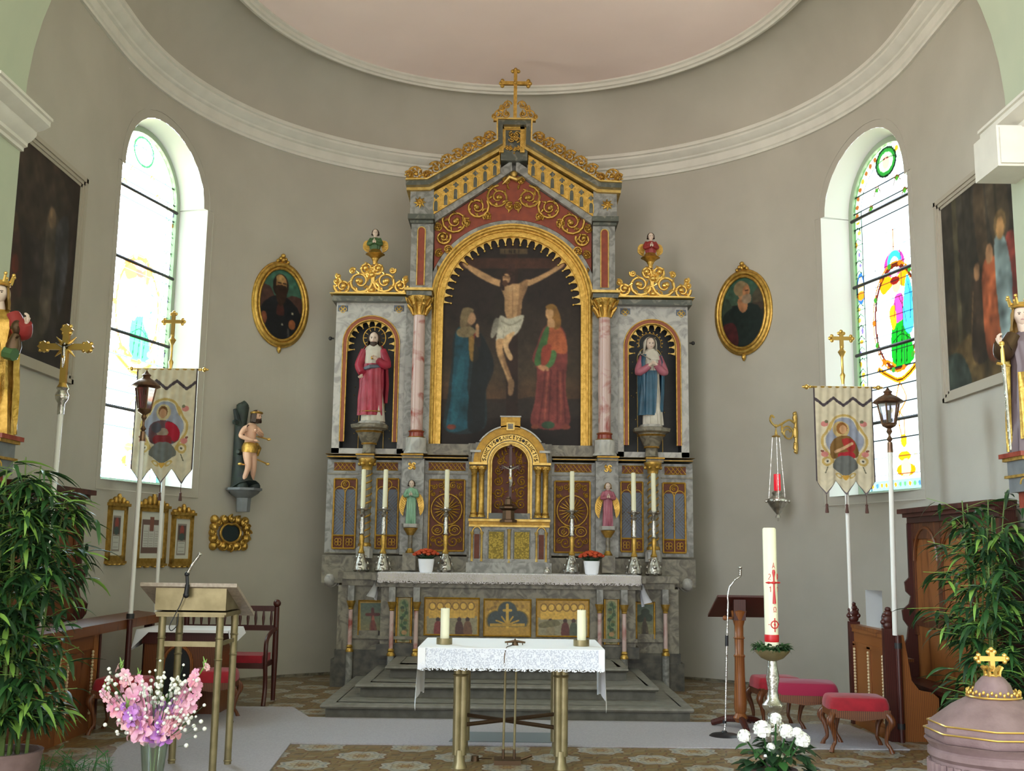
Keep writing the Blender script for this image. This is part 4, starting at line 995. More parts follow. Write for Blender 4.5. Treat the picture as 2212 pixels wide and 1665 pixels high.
# ---------------------------------------------------------------- figures
def head(b, c, r, yaw=0.0, tilt=0.0, m=0):
    """head with brow, nose, mouth, chin and ears; front is -y"""
    vs = []; fs = []; seg, rings = 20, 16
    R_ = Matrix.Rotation(yaw, 3, 'Z') @ Matrix.Rotation(tilt, 3, 'X')
    for i in range(rings + 1):
        a = pi * i / rings
        for k in range(seg):
            t = 2 * pi * k / seg - pi / 2; x = sin(a) * cos(t); y = sin(a) * sin(t); z = cos(a)
            fr = max(0, -y)
            w_ = .80 if z < -.2 else .86
            X = x * w_ * (1 - .18 * max(0, -z)); Yv = y * .95; Z = z * 1.2
            ax = abs(x)
            if fr > .5:
                Yv -= .22 * math.exp(-(ax / .13) ** 2) * math.exp(-((z + .10) / .16) ** 2)      # nose
                Yv += .10 * math.exp(-((ax - .32) / .14) ** 2) * math.exp(-((z - .10) / .12) ** 2)  # eye sockets
                Yv -= .06 * math.exp(-(ax / .2) ** 2) * math.exp(-((z + .46) / .10) ** 2)       # lips
                Yv -= .10 * math.exp(-(ax / .25) ** 2) * math.exp(-((z + .80) / .15) ** 2)      # chin
            vs.append(Vector(c) + R_ @ Vector((X, Yv, Z)) * r)
    for i in range(rings):
        for k in range(seg):
            l = (k + 1) % seg; fs.append((i * seg + k, (i + 1) * seg + k, (i + 1) * seg + l, i * seg + l))
    b.add(vs, fs, m)
    for s2 in (-1, 1): b.ball(Vector(c) + R_ @ Vector((s2 * .84, .05, -.05)) * r, (r * .1, r * .2, r * .28), 8, 6, m)
def eyes(b, c, r, yaw=0.0, tilt=0.0, m=1):
    R_ = Matrix.Rotation(yaw, 3, 'Z') @ Matrix.Rotation(tilt, 3, 'X')
    for s2 in (-1, 1):
        b.ball(Vector(c) + R_ @ Vector((s2 * .30, -.86, .10)) * r, (r * .11, r * .08, r * .06), 8, 6, m); b.tube([Vector(c) + R_ @ Vector((s2 * q, -.93 + abs(q - .3) * .3, .27 - abs(q - .3) * .2)) * r for q in (.14, .3, .46)], r * .035, 5, m)
    b.tube([Vector(c) + R_ @ Vector((q, -.99 + abs(q) * .2, -.50)) * r for q in (-.18, 0, .18)], r * .03, 5, m + 1)
def hair(b, c, r, yaw=0.0, length=1.0, m=0, full=1.10, tilt=0.0):
    R_ = Matrix.Rotation(yaw, 3, 'Z') @ Matrix.Rotation(tilt, 3, 'X'); vs = []; fs = []; seg, rings = 22, 14
    for i in range(rings + 1):
        u = i / rings; a = min(u * 1.6, 1) * pi * .55; dz = max(0, u - .55) / .45
        for k in range(seg):
            t = (k / (seg - 1) - .5) * 2 * pi * (.70 if u > .28 else 1.0 - .30 * (u / .28)) + pi / 2
            wv = 1 + .05 * sin(k * 2.4 + u * 9)
            x = sin(a) * cos(t) * .95 * full * wv; y = sin(a) * sin(t) * full * wv + .06; z = cos(a) * 1.28 - dz * 1.5 * length
            vs.append(Vector(c) + R_ @ Vector((x * (1 + .15 * dz), y * (1 - .1 * dz) , z)) * r)
    for i in range(rings):
        for k in range(seg - 1): fs.append((i * seg + k, (i + 1) * seg + k, (i + 1) * seg + k + 1, i * seg + k + 1))
    b.add(vs, fs, m)
def hand(b, p, d, n, L, m=0, curl=.5, side=1):
    """palm, four unequal bent fingers and a thumb; d = pointing, n = palm normal"""
    d = Vector(d).normalized(); n = Vector(n); n = (n - d * n.dot(d)).normalized(); s = d.cross(n); p = Vector(p)
    b.tube([p - d * L * .1, p + d * L * .12, p + d * L * .42], [L * .12, L * .19, L * .20], 8, m)
    for i, (o, l) in enumerate(((-.15, .42), (-.05, .50), (.06, .47), (.16, .36))):
        q = p + d * L * .40 + s * o * L; l *= L; c1 = curl
        b.tube([q, q + (d * cos(c1 * .5) + n * sin(c1 * .5)) * l * .45, q + (d * cos(c1 * .5) + n * sin(c1 * .5)) * l * .45 + (d * cos(c1 * 1.3) + n * sin(c1 * 1.3)) * l * .32, q + (d * cos(c1 * .5) + n * sin(c1 * .5)) * l * .45 + (d * cos(c1 * 1.3) + n * sin(c1 * 1.3)) * l * .32 + (d * cos(c1 * 2) + n * sin(c1 * 2)) * l * .25], [L * .058, L * .052, L * .046, L * .036], 6, m)
    q = p + d * L * .08 - s * side * L * .14
    b.tube([q, q + (d * .6 - s * side * .6 + n * .3) * L * .25, q + (d * .6 - s * side * .6 + n * .3) * L * .25 + (d * .9 - s * side * .1 + n * .3) * L * .2], [L * .075, L * .06, L * .045], 6, m)
def robe(b, c, h, prof, folds=9, amp=.06, m=0, lean=(0, 0), a0=0.0, a1=2 * pi, seed=0, seg=40, phase=0.0, hem=0.0):
    """draped cloth: prof = [(height fraction, rx, ry, dx, dy)], folds deepen downwards; a0..a1 = open mantle"""
    n = len(prof); K = 5; vs = []; rows = []
    for i in range((n - 1) * K + 1):
        u = i / K; j = min(int(u), n - 2); t = u - j; t = t * t * (3 - 2 * t); rows.append([prof[j][q] * (1 - t) + prof[j + 1][q] * t for q in range(5)])
    cl = abs(a1 - a0 - 2 * pi) < 1e-6; N = seg if cl else seg + 1
    for ri, (f, rx, ry, dx, dy) in enumerate(rows):
        dep = amp * (1.15 - f)
        for k in range(N):
            a = a0 + (a1 - a0) * k / seg
            w_ = 1 + dep * (abs(sin(a * folds / 2 + phase + f * 2.2)) * 1.6 - .8) + dep * .4 * sin(a * (folds * 1.7) + seed + f * 4)
            zz = f * h - (hem * h * (0.5 + .5 * cos(a + .9)) if ri == 0 else 0)
            vs.append((c[0] + (dx + rx * cos(a) * w_) * h, c[1] + (dy + ry * sin(a) * w_) * h, c[2] + zz))
    fs = []
    for i in range(len(rows) - 1):
        for k in range(seg):
            l = (k + 1) % N if cl else k + 1; fs.append((i * N + k, i * N + l, (i + 1) * N + l, (i + 1) * N + k))
    if cl: fs.append(tuple(range(N))[::-1]); fs.append(tuple(range((len(rows) - 1) * N, len(rows) * N)))
    b.add(vs, fs, m)
def sleeve(b, pts, rs, m=0): b.tube(cat_smooth([tuple(p) for p in pts], False, 5), [float(np.interp(i, np.linspace(0, (len(pts) - 1) * 5, len(rs)), rs)) for i in range((len(pts) - 1) * 5 + 1)], 12, m)
def wing(b, root, tip, side, h, y, m=0):
    """feathered wing as a thick curved blade"""
    rx, rz = root; tx, tz = tip; o_ = []; i_ = []; N = 14
    for k in range(N + 1):
        t = k / N; o_.append((rx + (tx - rx) * t + side * h * .42 * sin(pi * t) ** .8, rz + h * .18 * sin(pi * min(1, t * 1.6)) + (tz - rz) * t)); i_.append((rx + (tx - rx) * t + side * h * .05 * sin(pi * t) + (.02 * h * (k % 2)), rz + (tz - rz) * t * 1.02))
    b.band(o_, i_, y, y + .02 * 1, m)
    for k in range(2, N): b.tube([(i_[k - 1][0] * .3 + o_[k - 1][0] * .7, y - .004, i_[k - 1][1] * .3 + o_[k - 1][1] * .7), (i_[k][0], y - .004, i_[k][1] - h * .03)], h * .012, 5, m)
def figure_corpus(x, y, za, h, R):
    """small crucified figure"""
    b = MB(); s = h
    b.tube([(x - .34 * s, y, za + .02), (x - .12 * s, y - .01, za - .05 * s), (x, y, za - .10 * s), (x + .12 * s, y - .01, za - .05 * s), (x + .34 * s, y, za + .02)], [.02 * s, .03 * s, .05 * s, .03 * s, .02 * s], 8)
    b.tube([(x, y, za - .06 * s), (x, y, za - .25 * s), (x + .01 * s, y, za - .42 * s)], [.08 * s, .07 * s, .06 * s], 10)
    for s2 in (-1, 1): b.tube([(x + s2 * .04 * s, y, za - .42 * s), (x + s2 * .03 * s + .03 * s, y - .05 * s, za - .62 * s), (x + s2 * .012 * s, y, za - .86 * s)], [.045 * s, .036 * s, .022 * s], 8)
    head(b, (x + .02 * s, y - .03 * s, za + .04 * s), .058 * s, .2, .3)
    b.build('figure', 'silver', R)
    b = MB(); b.lathe([(.075 * s, 0), (.085 * s, .06 * s), (.07 * s, .12 * s)], (x, y, za - .52 * s), 10, sy=.8); b.build('loincloth', 'gold', R)

def statue_jesus():
    Yn = YS - .12; xn = X0 + D(798, 940, Yn)[0]; z0 = D(798, 917, Yn)[1]; z1 = D(800, 712, Yn)[1]; h = z1 - z0; c = (xn + .02, Yn, z0 + .04); 
    S = thing('statue', 'statue of a bearded man in a red cloak inside the left niche', 'statue', (c[0], Yn, z0))
    b = MB(); b.lathe([(.17, 0), (.175, .02), (.15, .045), (0, .045)], (c[0], Yn, z0), 8, sx=1.1); b.build('plinth', 'marble_pale', S)
    b = MB(); hc = (c[0] + .0, Yn - .01, z0 + h * .90); r = h * .062
    head(b, hc, r, .0, .12); b.tube([(c[0], Yn + .01, z0 + h * .76), (c[0], Yn, z0 + h * .86)], [.05, .04], 10)
    hand(b, (c[0] - .13, Yn - .15, z0 + h * .50), (-.4, -.6, -.6), (.3, -.8, .4), .10, curl=.3); hand(b, (c[0] + .06, Yn - .17, z0 + h * .665), (-.6, -.3, .5), (0, -1, 0), .10, curl=.6, side=-1)
    eyes(b, hc, r, 0, .12); b.build('body', ['skin_pale', 'hair_brown', 'robe_pink'], S)
    b = MB(); hair(b, hc, r, 0, 1.0, 0, 1.1, .12)
    b.lathe([(0.02, -r * 1.5), (r * .55, -r * 1.1), (r * .62, -r * .75), (r * .5, -r * .55)], (hc[0], hc[1] - r * .42, hc[2]), 10, sy=.7); b.build('hair', 'hair_brown', S)
    b = MB(); robe(b, c, h, [(0, .115, .085, .02, 0), (.12, .11, .08, .015, 0), (.45, .092, .075, 0, 0), (.62, .088, .068, 0, 0), (.74, .105, .065, 0, .005), (.79, .075, .05, 0, .005), (.82, .03, .03, 0, 0)], 11, .10); b.build('gown', 'robe_white', S)
    b = MB(); robe(b, c, h, [(.06, .125, .10, -.01, 0), (.25, .125, .10, -.01, 0), (.45, .115, .095, -.005, 0), (.56, .11, .09, 0, 0), (.60, .10, .082, 0, 0)], 8, .12, seed=2, hem=.0, a0=-2.9, a1=-.15, phase=.4)
    robe(b, c, h, [(.20, .135, .085, .01, .02), (.40, .145, .09, .01, .02), (.60, .145, .08, .0, .015), (.72, .13, .075, 0, .01), (.80, .085, .06, 0, .005)], 9, .10, seed=4, a0=-.45, a1=pi + .45)
    sleeve(b, [(c[0] - .085 * h * 1.1, Yn, z0 + h * .78), (c[0] - .14 * h, Yn - .03, z0 + h * .62), (c[0] - .13, Yn - .12, z0 + h * .52)], [.055, .065, .05]); sleeve(b, [(c[0] + .09 * h, Yn, z0 + h * .78), (c[0] + .145 * h, Yn - .05, z0 + h * .62), (c[0] + .08, Yn - .15, z0 + h * .655)], [.055, .065, .045])
    b.build('cloak', 'robe_red', S)
    b = MB(); b.tube([(c[0] - .13 * h, Yn - .04, z0 + h * .56), (c[0] - .02 * h, Yn - .145, z0 + h * .59), (c[0] + .13 * h, Yn - .04, z0 + h * .61)], [.02, .03, .02], 8); b.build('sash', 'lattice_blue', S)
    b = MB(); b.tube([(c[0] + x_ * h, Yn - .105 * h * sqrt(max(0, 1 - (x_ / .13) ** 2)) - .005, z0 + h * (.10 + .0 * x_) + .03 * h) for x_ in np.linspace(-.12, .10, 9)], .008, 6); b.ball((c[0], Yn - .115, z0 + h * .69), (.022, .015, .028)); b.build('trimming', 'gold', S)
    b = MB(); b.tube([(hc[0] + r * 1.9 * cos(t), hc[1] + .06, hc[2] + r * .3 + r * 1.9 * sin(t)) for t in np.linspace(0, 2 * pi, 25)[:-1]], .008, 6, closed=True)
    for k in range(12): t = k * pi / 6; b.tube([(hc[0] + r * 1.3 * cos(t), hc[1] + .06, hc[2] + r * .3 + r * 1.3 * sin(t)), (hc[0] + r * 1.85 * cos(t), hc[1] + .06, hc[2] + r * .3 + r * 1.85 * sin(t))], .006, 5)
    b.build('halo', 'gold', S)
statue_jesus()
def statue_mary():
    Yn = YS - .12; xn = X0 - D(798, 940, Yn)[0]; z0 = D(798, 917, Yn)[1]; z1 = D(800, 718, Yn)[1]; h = z1 - z0; c = (xn - .0, Yn, z0 + .04)
    S = thing('statue', 'statue of a veiled woman in a blue mantle inside the right niche', 'statue', (c[0], Yn, z0))
    b = MB(); b.lathe([(.16, 0), (.165, .02), (.15, .045), (0, .045)], (c[0], Yn, z0), 8); b.build('plinth', 'marble_pale', S)
    b = MB(); hc = (c[0] - .01, Yn - .02, z0 + h * .91); r = h * .058; head(b, hc, r, .1, .15); b.tube([(c[0], Yn, z0 + h * .77), (hc[0], Yn - .01, z0 + h * .87)], [.045, .035], 10)
    hand(b, (c[0] - .05, Yn - .15, z0 + h * .655), (.7, -.1, .5), (0, 1, .2), .095, curl=.3); hand(b, (c[0] + .06, Yn - .16, z0 + h * .665), (-.7, -.1, .5), (0, 1, .2), .095, curl=.3, side=-1)
    eyes(b, hc, r, .1, .15); b.build('body', ['skin_pale', 'hair_brown', 'robe_pink'], S)
    b = MB(); robe(b, c, h, [(0, .10, .085, .02, 0), (.15, .095, .08, .015, 0), (.45, .085, .07, 0, 0), (.62, .085, .065, 0, 0), (.75, .10, .062, 0, 0), (.80, .07, .05, 0, 0), (.83, .03, .03, 0, 0)], 12, .12)
    b.build('gown', 'robe_white', S)
    b = MB(); robe(b, c, h, [(.14, .125, .085, -.005, .01), (.35, .135, .095, 0, .005), (.55, .14, .095, 0, .0), (.68, .14, .085, 0, 0), (.76, .115, .075, 0, 0)], 8, .12, seed=1, a0=-.75, a1=pi + 1.05)
    robe(b, c, h, [(.10, .13, .10, -.02, 0), (.30, .125, .10, -.01, 0), (.5, .115, .095, 0, 0), (.58, .10, .085, 0, 0)], 7, .14, seed=5, a0=-2.9, a1=-1.1, phase=1.0)
    b.build('mantle', 'robe_blue', S)
    b = MB(); sleeve(b, [(c[0] - .085 * h, Yn, z0 + h * .77), (c[0] - .135 * h, Yn - .05, z0 + h * .60), (c[0] - .04, Yn - .14, z0 + h * .655)], [.05, .06, .04]); sleeve(b, [(c[0] + .085 * h, Yn, z0 + h * .77), (c[0] + .135 * h, Yn - .05, z0 + h * .60), (c[0] + .05, Yn - .15, z0 + h * .66)], [.05, .06, .04]); b.build('sleeves', 'robe_pink', S)
    b = MB(); hair(b, hc, r * 1.05, .1, 1.25, 0, 1.22, .1); robe(b, c, h, [(.70, .118, .075, 0, .005), (.76, .10, .065, 0, .005), (.80, .07, .055, 0, .005)], 8, .05); b.build('veil', 'robe_white', S)
    b = MB()
    for k in range(13):
        t = -.3 + (pi + .6) * k / 12; b.ball((hc[0] + r * 2.3 * cos(t), hc[1] + .05, hc[2] + r * .2 + r * 2.1 * sin(t)), .012, 6, 5)
    b.tube([(hc[0] + r * 2.05 * cos(t), hc[1] + .05, hc[2] + r * .2 + r * 1.9 * sin(t)) for t in np.linspace(-.3, pi + .3, 20)], .004, 5); b.build('star_halo', 'gold', S)
    b = MB(); b.tube([(c[0] - .18, Yn - .12, z0 + h * .80), (c[0] - .02, Yn - .15, z0 + h * .72)], .008, 6); b.tube([(c[0] - .19, Yn - .12, z0 + h * .77), (c[0] - .15, Yn - .12, z0 + h * .81)], .008, 6); b.build('small_sword', 'silver', S)
statue_mary()
def angel(cx, y, z0, h, robe_m, label, kneel=False, bust=False, hair_m='hair_brown', praying=True):
    S = thing('angel_figure', label, 'angel figure', (cx, y, z0)); c = (cx, y, z0)
    hc = (cx, y - .01, z0 + h * (.87 if not bust else .80)); r = h * (.075 if not bust else .155)
    b = MB(); head(b, hc, r, 0, .1); b.tube([(cx, y, hc[2] - r * 2.2), (cx, y, hc[2] - r * .8)], [r * .6, r * .5], 8)
    zt = hc[2] - r * 1.7
    for s2 in (-1, 1): hand(b, (cx + s2 * r * .3, y - r * 2.1, zt - r * 1.6), (-s2 * .15, -.2, 1), (-s2, 0, 0), r * 1.3, curl=.12, side=s2)
    eyes(b, hc, r, 0, .1); b.build('body', ['skin_pale', 'hair_brown', 'robe_pink'], S)
    b = MB(); hair(b, hc, r, 0, .25, 0, 1.12); b.build('hair', hair_m, S)
    b = MB(); k = r / h
    if bust: robe(b, c, h, [(0, k * 1.3, k * 1.0, 0, 0), (.2, k * 1.6, k * 1.2, 0, 0), (.45, k * 1.75, k * 1.15, 0, 0), (.55, k * 1.3, k * .8, 0, 0), (.60, k * .6, k * .5, 0, 0)], 8, .1)
    else: robe(b, c, h, [(0, .105, .09, 0, 0), (.25, .10, .085, 0, 0), (.5, .095, .08, 0, 0), (.66, .10, .075, 0, 0), (.76, .095, .06, 0, 0), (.80, .04, .035, 0, 0)], 9, .16)
    for s2 in (-1, 1): sleeve(b, [(cx + s2 * r * 1.25, y, zt + r * .1), (cx + s2 * r * 1.8, y - r * .7, zt - r * 1.7), (cx + s2 * r * .4, y - r * 2.0, zt - r * 1.5)], [r * .45, r * .6, r * .38])
    b.build('gown', robe_m, S)
    for s2 in (-1, 1):
        b = MB()
        if bust: wing(b, (cx + s2 * r * .8, zt - r * .2), (cx + s2 * r * 2.0, z0 - h * .05), s2, h * .85, y + r * 1.2)
        else: wing(b, (cx + s2 * r * .6, zt - r * .3), (cx + s2 * h * .19, z0 + h * .18), s2, h * .36, y + .06)
        b.build('wing', 'gold', S)
    return S
Yc_ = YP - .28
qa = D(887, 1131, Yc_); angel(X0 + qa[0], Yc_, qa[1], D(887, 1033, Yc_)[1] - qa[1], 'robe_green', 'praying angel statuette in a pale green gown on the left altar console', hair_m='hair_brown')
angel(X0 - qa[0], Yc_, qa[1], D(887, 1033, Yc_)[1] - qa[1], 'robe_pink', 'angel statuette in a rose-pink gown on the right altar console', hair_m='hair_gold')
Yb = YS - .05; qb = D(810, 541, Yb); hb = D(810, 495, Yb)[1] - qb[1]
angel(X0 + qb[0], Yb, qb[1], hb, 'robe_darkgreen', 'half-length angel in dark green above the left niche gable', bust=True)
angel(X0 - qb[0], Yb, qb[1], hb, 'robe_darkred', 'half-length angel in dark red above the right niche gable', bust=True)
# ---------------------------------------------------------------- the altar painting (crucifixion scene, generic figures)
def altar_painting():
    c = Canvas(948, 498, 1264, 966, 1.25, '1c1512')
    c.vgrad('191210', '30261e', 498, 720); c.vgrad('30261e', '3c3124', 720, 800); c.vgrad('3c3124', '4a3422', 800, 862); c.vgrad('2c201a', '1a1210', 862, 966)
    c.ell(1010, 640, 60, 60, '241a18', .5); c.ell(1190, 620, 70, 50, '241a18', .5); c.poly([(950, 880), (1000, 858), (1080, 870), (1160, 856), (1262, 872), (1262, 900), (950, 900)], '2c241e', .8)
    # the cross
    c.rect(1094, 520, 1118, 930, '2a1a14'); c.rect(985, 558, 1228, 580, '3c241a'); c.rect(1098, 570, 1112, 700, '33201a')
    c.rect(1080, 537, 1140, 549, '4a3c28'); c.rect(1080, 537, 1140, 538.5, '6a5838')
    for i, x in enumerate((1090, 1100, 1110, 1120)):   # the board reads INRI
        ch = 'INRI'[i]; k = '16100c'
        c.line([(x, 539.5), (x, 547)], 1.6, k)
        if ch == 'N': c.line([(x, 539.5), (x + 5, 547)], 1.6, k); c.line([(x + 5, 539.5), (x + 5, 547)], 1.6, k)
        if ch == 'R': c.line([(x, 539.5), (x + 4, 541.5), (x, 543.5), (x + 4, 547)], 1.6, k)
    # crucified figure
    sk, sh, hi = 'a8845c', '705238', 'bc9a70'
    c.poly([(1000, 568), (1014, 572), (1045, 588), (1072, 602), (1088, 606), (1086, 620), (1060, 612), (1030, 596), (1004, 576)], sk); c.poly([(1218, 568), (1204, 574), (1180, 588), (1150, 602), (1136, 606), (1138, 618), (1160, 610), (1192, 592), (1216, 576)], sk)
    c.poly([(1082, 606), (1100, 612), (1120, 612), (1140, 604), (1138, 625), (1128, 650), (1126, 672), (1120, 690), (1098, 690), (1090, 670), (1090, 645), (1082, 622)], sk)
    c.poly([(1124, 612), (1140, 604), (1136, 630), (1126, 655), (1125, 685), (1116, 690), (1120, 650)], sh, .6); c.line([(1107, 618), (1107, 684)], 2, sh, .5)
    for z in (648, 660, 672): c.line([(1096, z), (1120, z)], 1.5, sh, .35)
    c.poly([(1092, 612), (1100, 616), (1112, 616), (1112, 626), (1096, 628)], hi, .5)
    c.poly([(1080, 682), (1100, 688), (1130, 680), (1128, 700), (1120, 716), (1104, 730), (1086, 738), (1072, 742), (1074, 715)], 'a8a492'); c.line([(1084, 694), (1104, 702), (1126, 690)], 3, '7c7868', .8, True); c.line([(1090, 706), (1086, 734)], 2, '7c7868', .7)
    c.poly([(1068, 690), (1078, 690), (1074, 716), (1064, 730), (1060, 722)], '8c887a', .9)
    c.poly([(1072, 735), (1090, 733), (1086, 752), (1092, 780), (1102, 806), (1108, 824), (1100, 832), (1088, 800), (1074, 765)], sk); c.poly([(1090, 728), (1112, 716), (1104, 734), (1098, 748), (1108, 772), (1100, 778), (1088, 752)], hi)
    c.poly([(1086, 756), (1094, 780), (1104, 810), (1100, 815), (1088, 790)], sh, .5); c.poly([(1098, 820), (1110, 822), (1108, 850), (1098, 852)], '8a6a4c')
    c.ell(1098, 600, 13, 16, '33201a'); c.poly([(1084, 595), (1090, 615), (1088, 628), (1080, 618)], '2c1c16'); c.ell(1094, 602, 8, 11, 'a07c58'); c.ell(1091, 612, 6, 7, '4a3020'); c.line([(1088, 600), (1100, 600)], 2, '4a3222', .8); c.ring(1098, 592, 12, 5, 2, '241810')
    # veiled woman on the left
    c.poly([(985, 712), (1000, 704), (1024, 708), (1046, 730), (1060, 770), (1066, 790), (1050, 840), (1046, 925), (962, 930), (968, 850), (976, 780), (978, 740)], '1f2c30')
    c.poly([(986, 714), (1006, 708), (1012, 740), (1014, 780), (1010, 840), (1020, 915), (966, 930), (974, 860), (980, 780)], '1d4a58'); c.poly([(990, 780), (1004, 785), (996, 850), (984, 920), (972, 920)], '265c68', .6)
    c.poly([(1012, 730), (1022, 724), (1034, 760), (1030, 780), (1016, 776)], '8a6a34'); c.poly([(1022, 712), (1036, 722), (1038, 748), (1028, 745)], '7a3428')
    c.poly([(1030, 716), (1060, 760), (1066, 800), (1048, 850), (1044, 922), (1010, 922), (1020, 800)], '15181a', .85)
    c.ell(1010, 686, 16, 20, '6a5840'); c.ell(1018, 688, 10, 13, 'a4805e'); c.poly([(998, 670), (1012, 664), (1024, 670), (1014, 680), (1006, 704), (994, 706)], '7a6a4c'); c.poly([(988, 712), (1014, 705), (1028, 716), (1012, 728), (990, 726)], '8a7a58')
    c.poly([(1028, 702), (1034, 702), (1035, 726), (1028, 726)], 'a88460')
    c.ell(975, 922, 10, 6, '6a3428')
    # young man in red cloak on the right
    c.poly([(1170, 716), (1186, 698), (1206, 700), (1222, 722), (1226, 770), (1222, 840), (1228, 920), (1150, 920), (1156, 860), (1160, 800), (1150, 775), (1160, 745)], '6e3430')
    c.poly([(1182, 714), (1208, 706), (1222, 730), (1224, 762), (1200, 762), (1178, 755)], '9c5434'); c.poly([(1176, 712), (1186, 708), (1182, 740), (1172, 780), (1158, 790), (1156, 770)], '3c6034'); c.poly([(1190, 758), (1202, 762), (1196, 786), (1180, 798), (1172, 790)], '4a7040')
    c.poly([(1172, 750), (1190, 745), (1188, 775), (1176, 790), (1168, 780)], '8a3c2c'); c.ell(1174, 795, 13, 6, 'a07454', 1, .3)
    for x, a in ((1178, -10), (1190, -4), (1204, 0), (1216, 4)): c.line([(x, 800), (x + a * .6, 860), (x + a * 1.4, 912)], 4, '4a201e', .6, True)
    for x, a in ((1184, -8), (1210, 2)): c.line([(x, 805), (x + a, 905)], 4, '94503e', .6, True)
    c.ell(1192, 676, 13, 20, '6c4a24'); c.poly([(1196, 660), (1208, 675), (1212, 702), (1200, 712), (1194, 700)], '7a5628'); c.ell(1187, 676, 9, 13, 'ac865c'); c.poly([(1184, 688), (1196, 690), (1198, 706), (1184, 706)], 'a07c56'); c.poly([(1178, 662), (1192, 656), (1204, 664), (1196, 668), (1184, 668)], '8a6630')
    c.ell(1184, 918, 14, 8, '2c4430'); c.ell(1156, 922, 9, 5, '7a4030'); c.ell(1222, 922, 10, 6, '7a3c30')
    c.mottle(.07, 5); c.mottle(.10, 22); c.blur(2); c.mottle(.03, 2)
    o = c.build('altar_picture', lambda x, y: tuple(PY(x, y, YR + .075)), 'oil_paint', RT, mask=lambda X, Y: (np.abs(X - 1106) < 153) & (((X - 1106) ** 2 + (Y - 655) ** 2 < 156 ** 2) | (Y > 655)))
altar_painting()

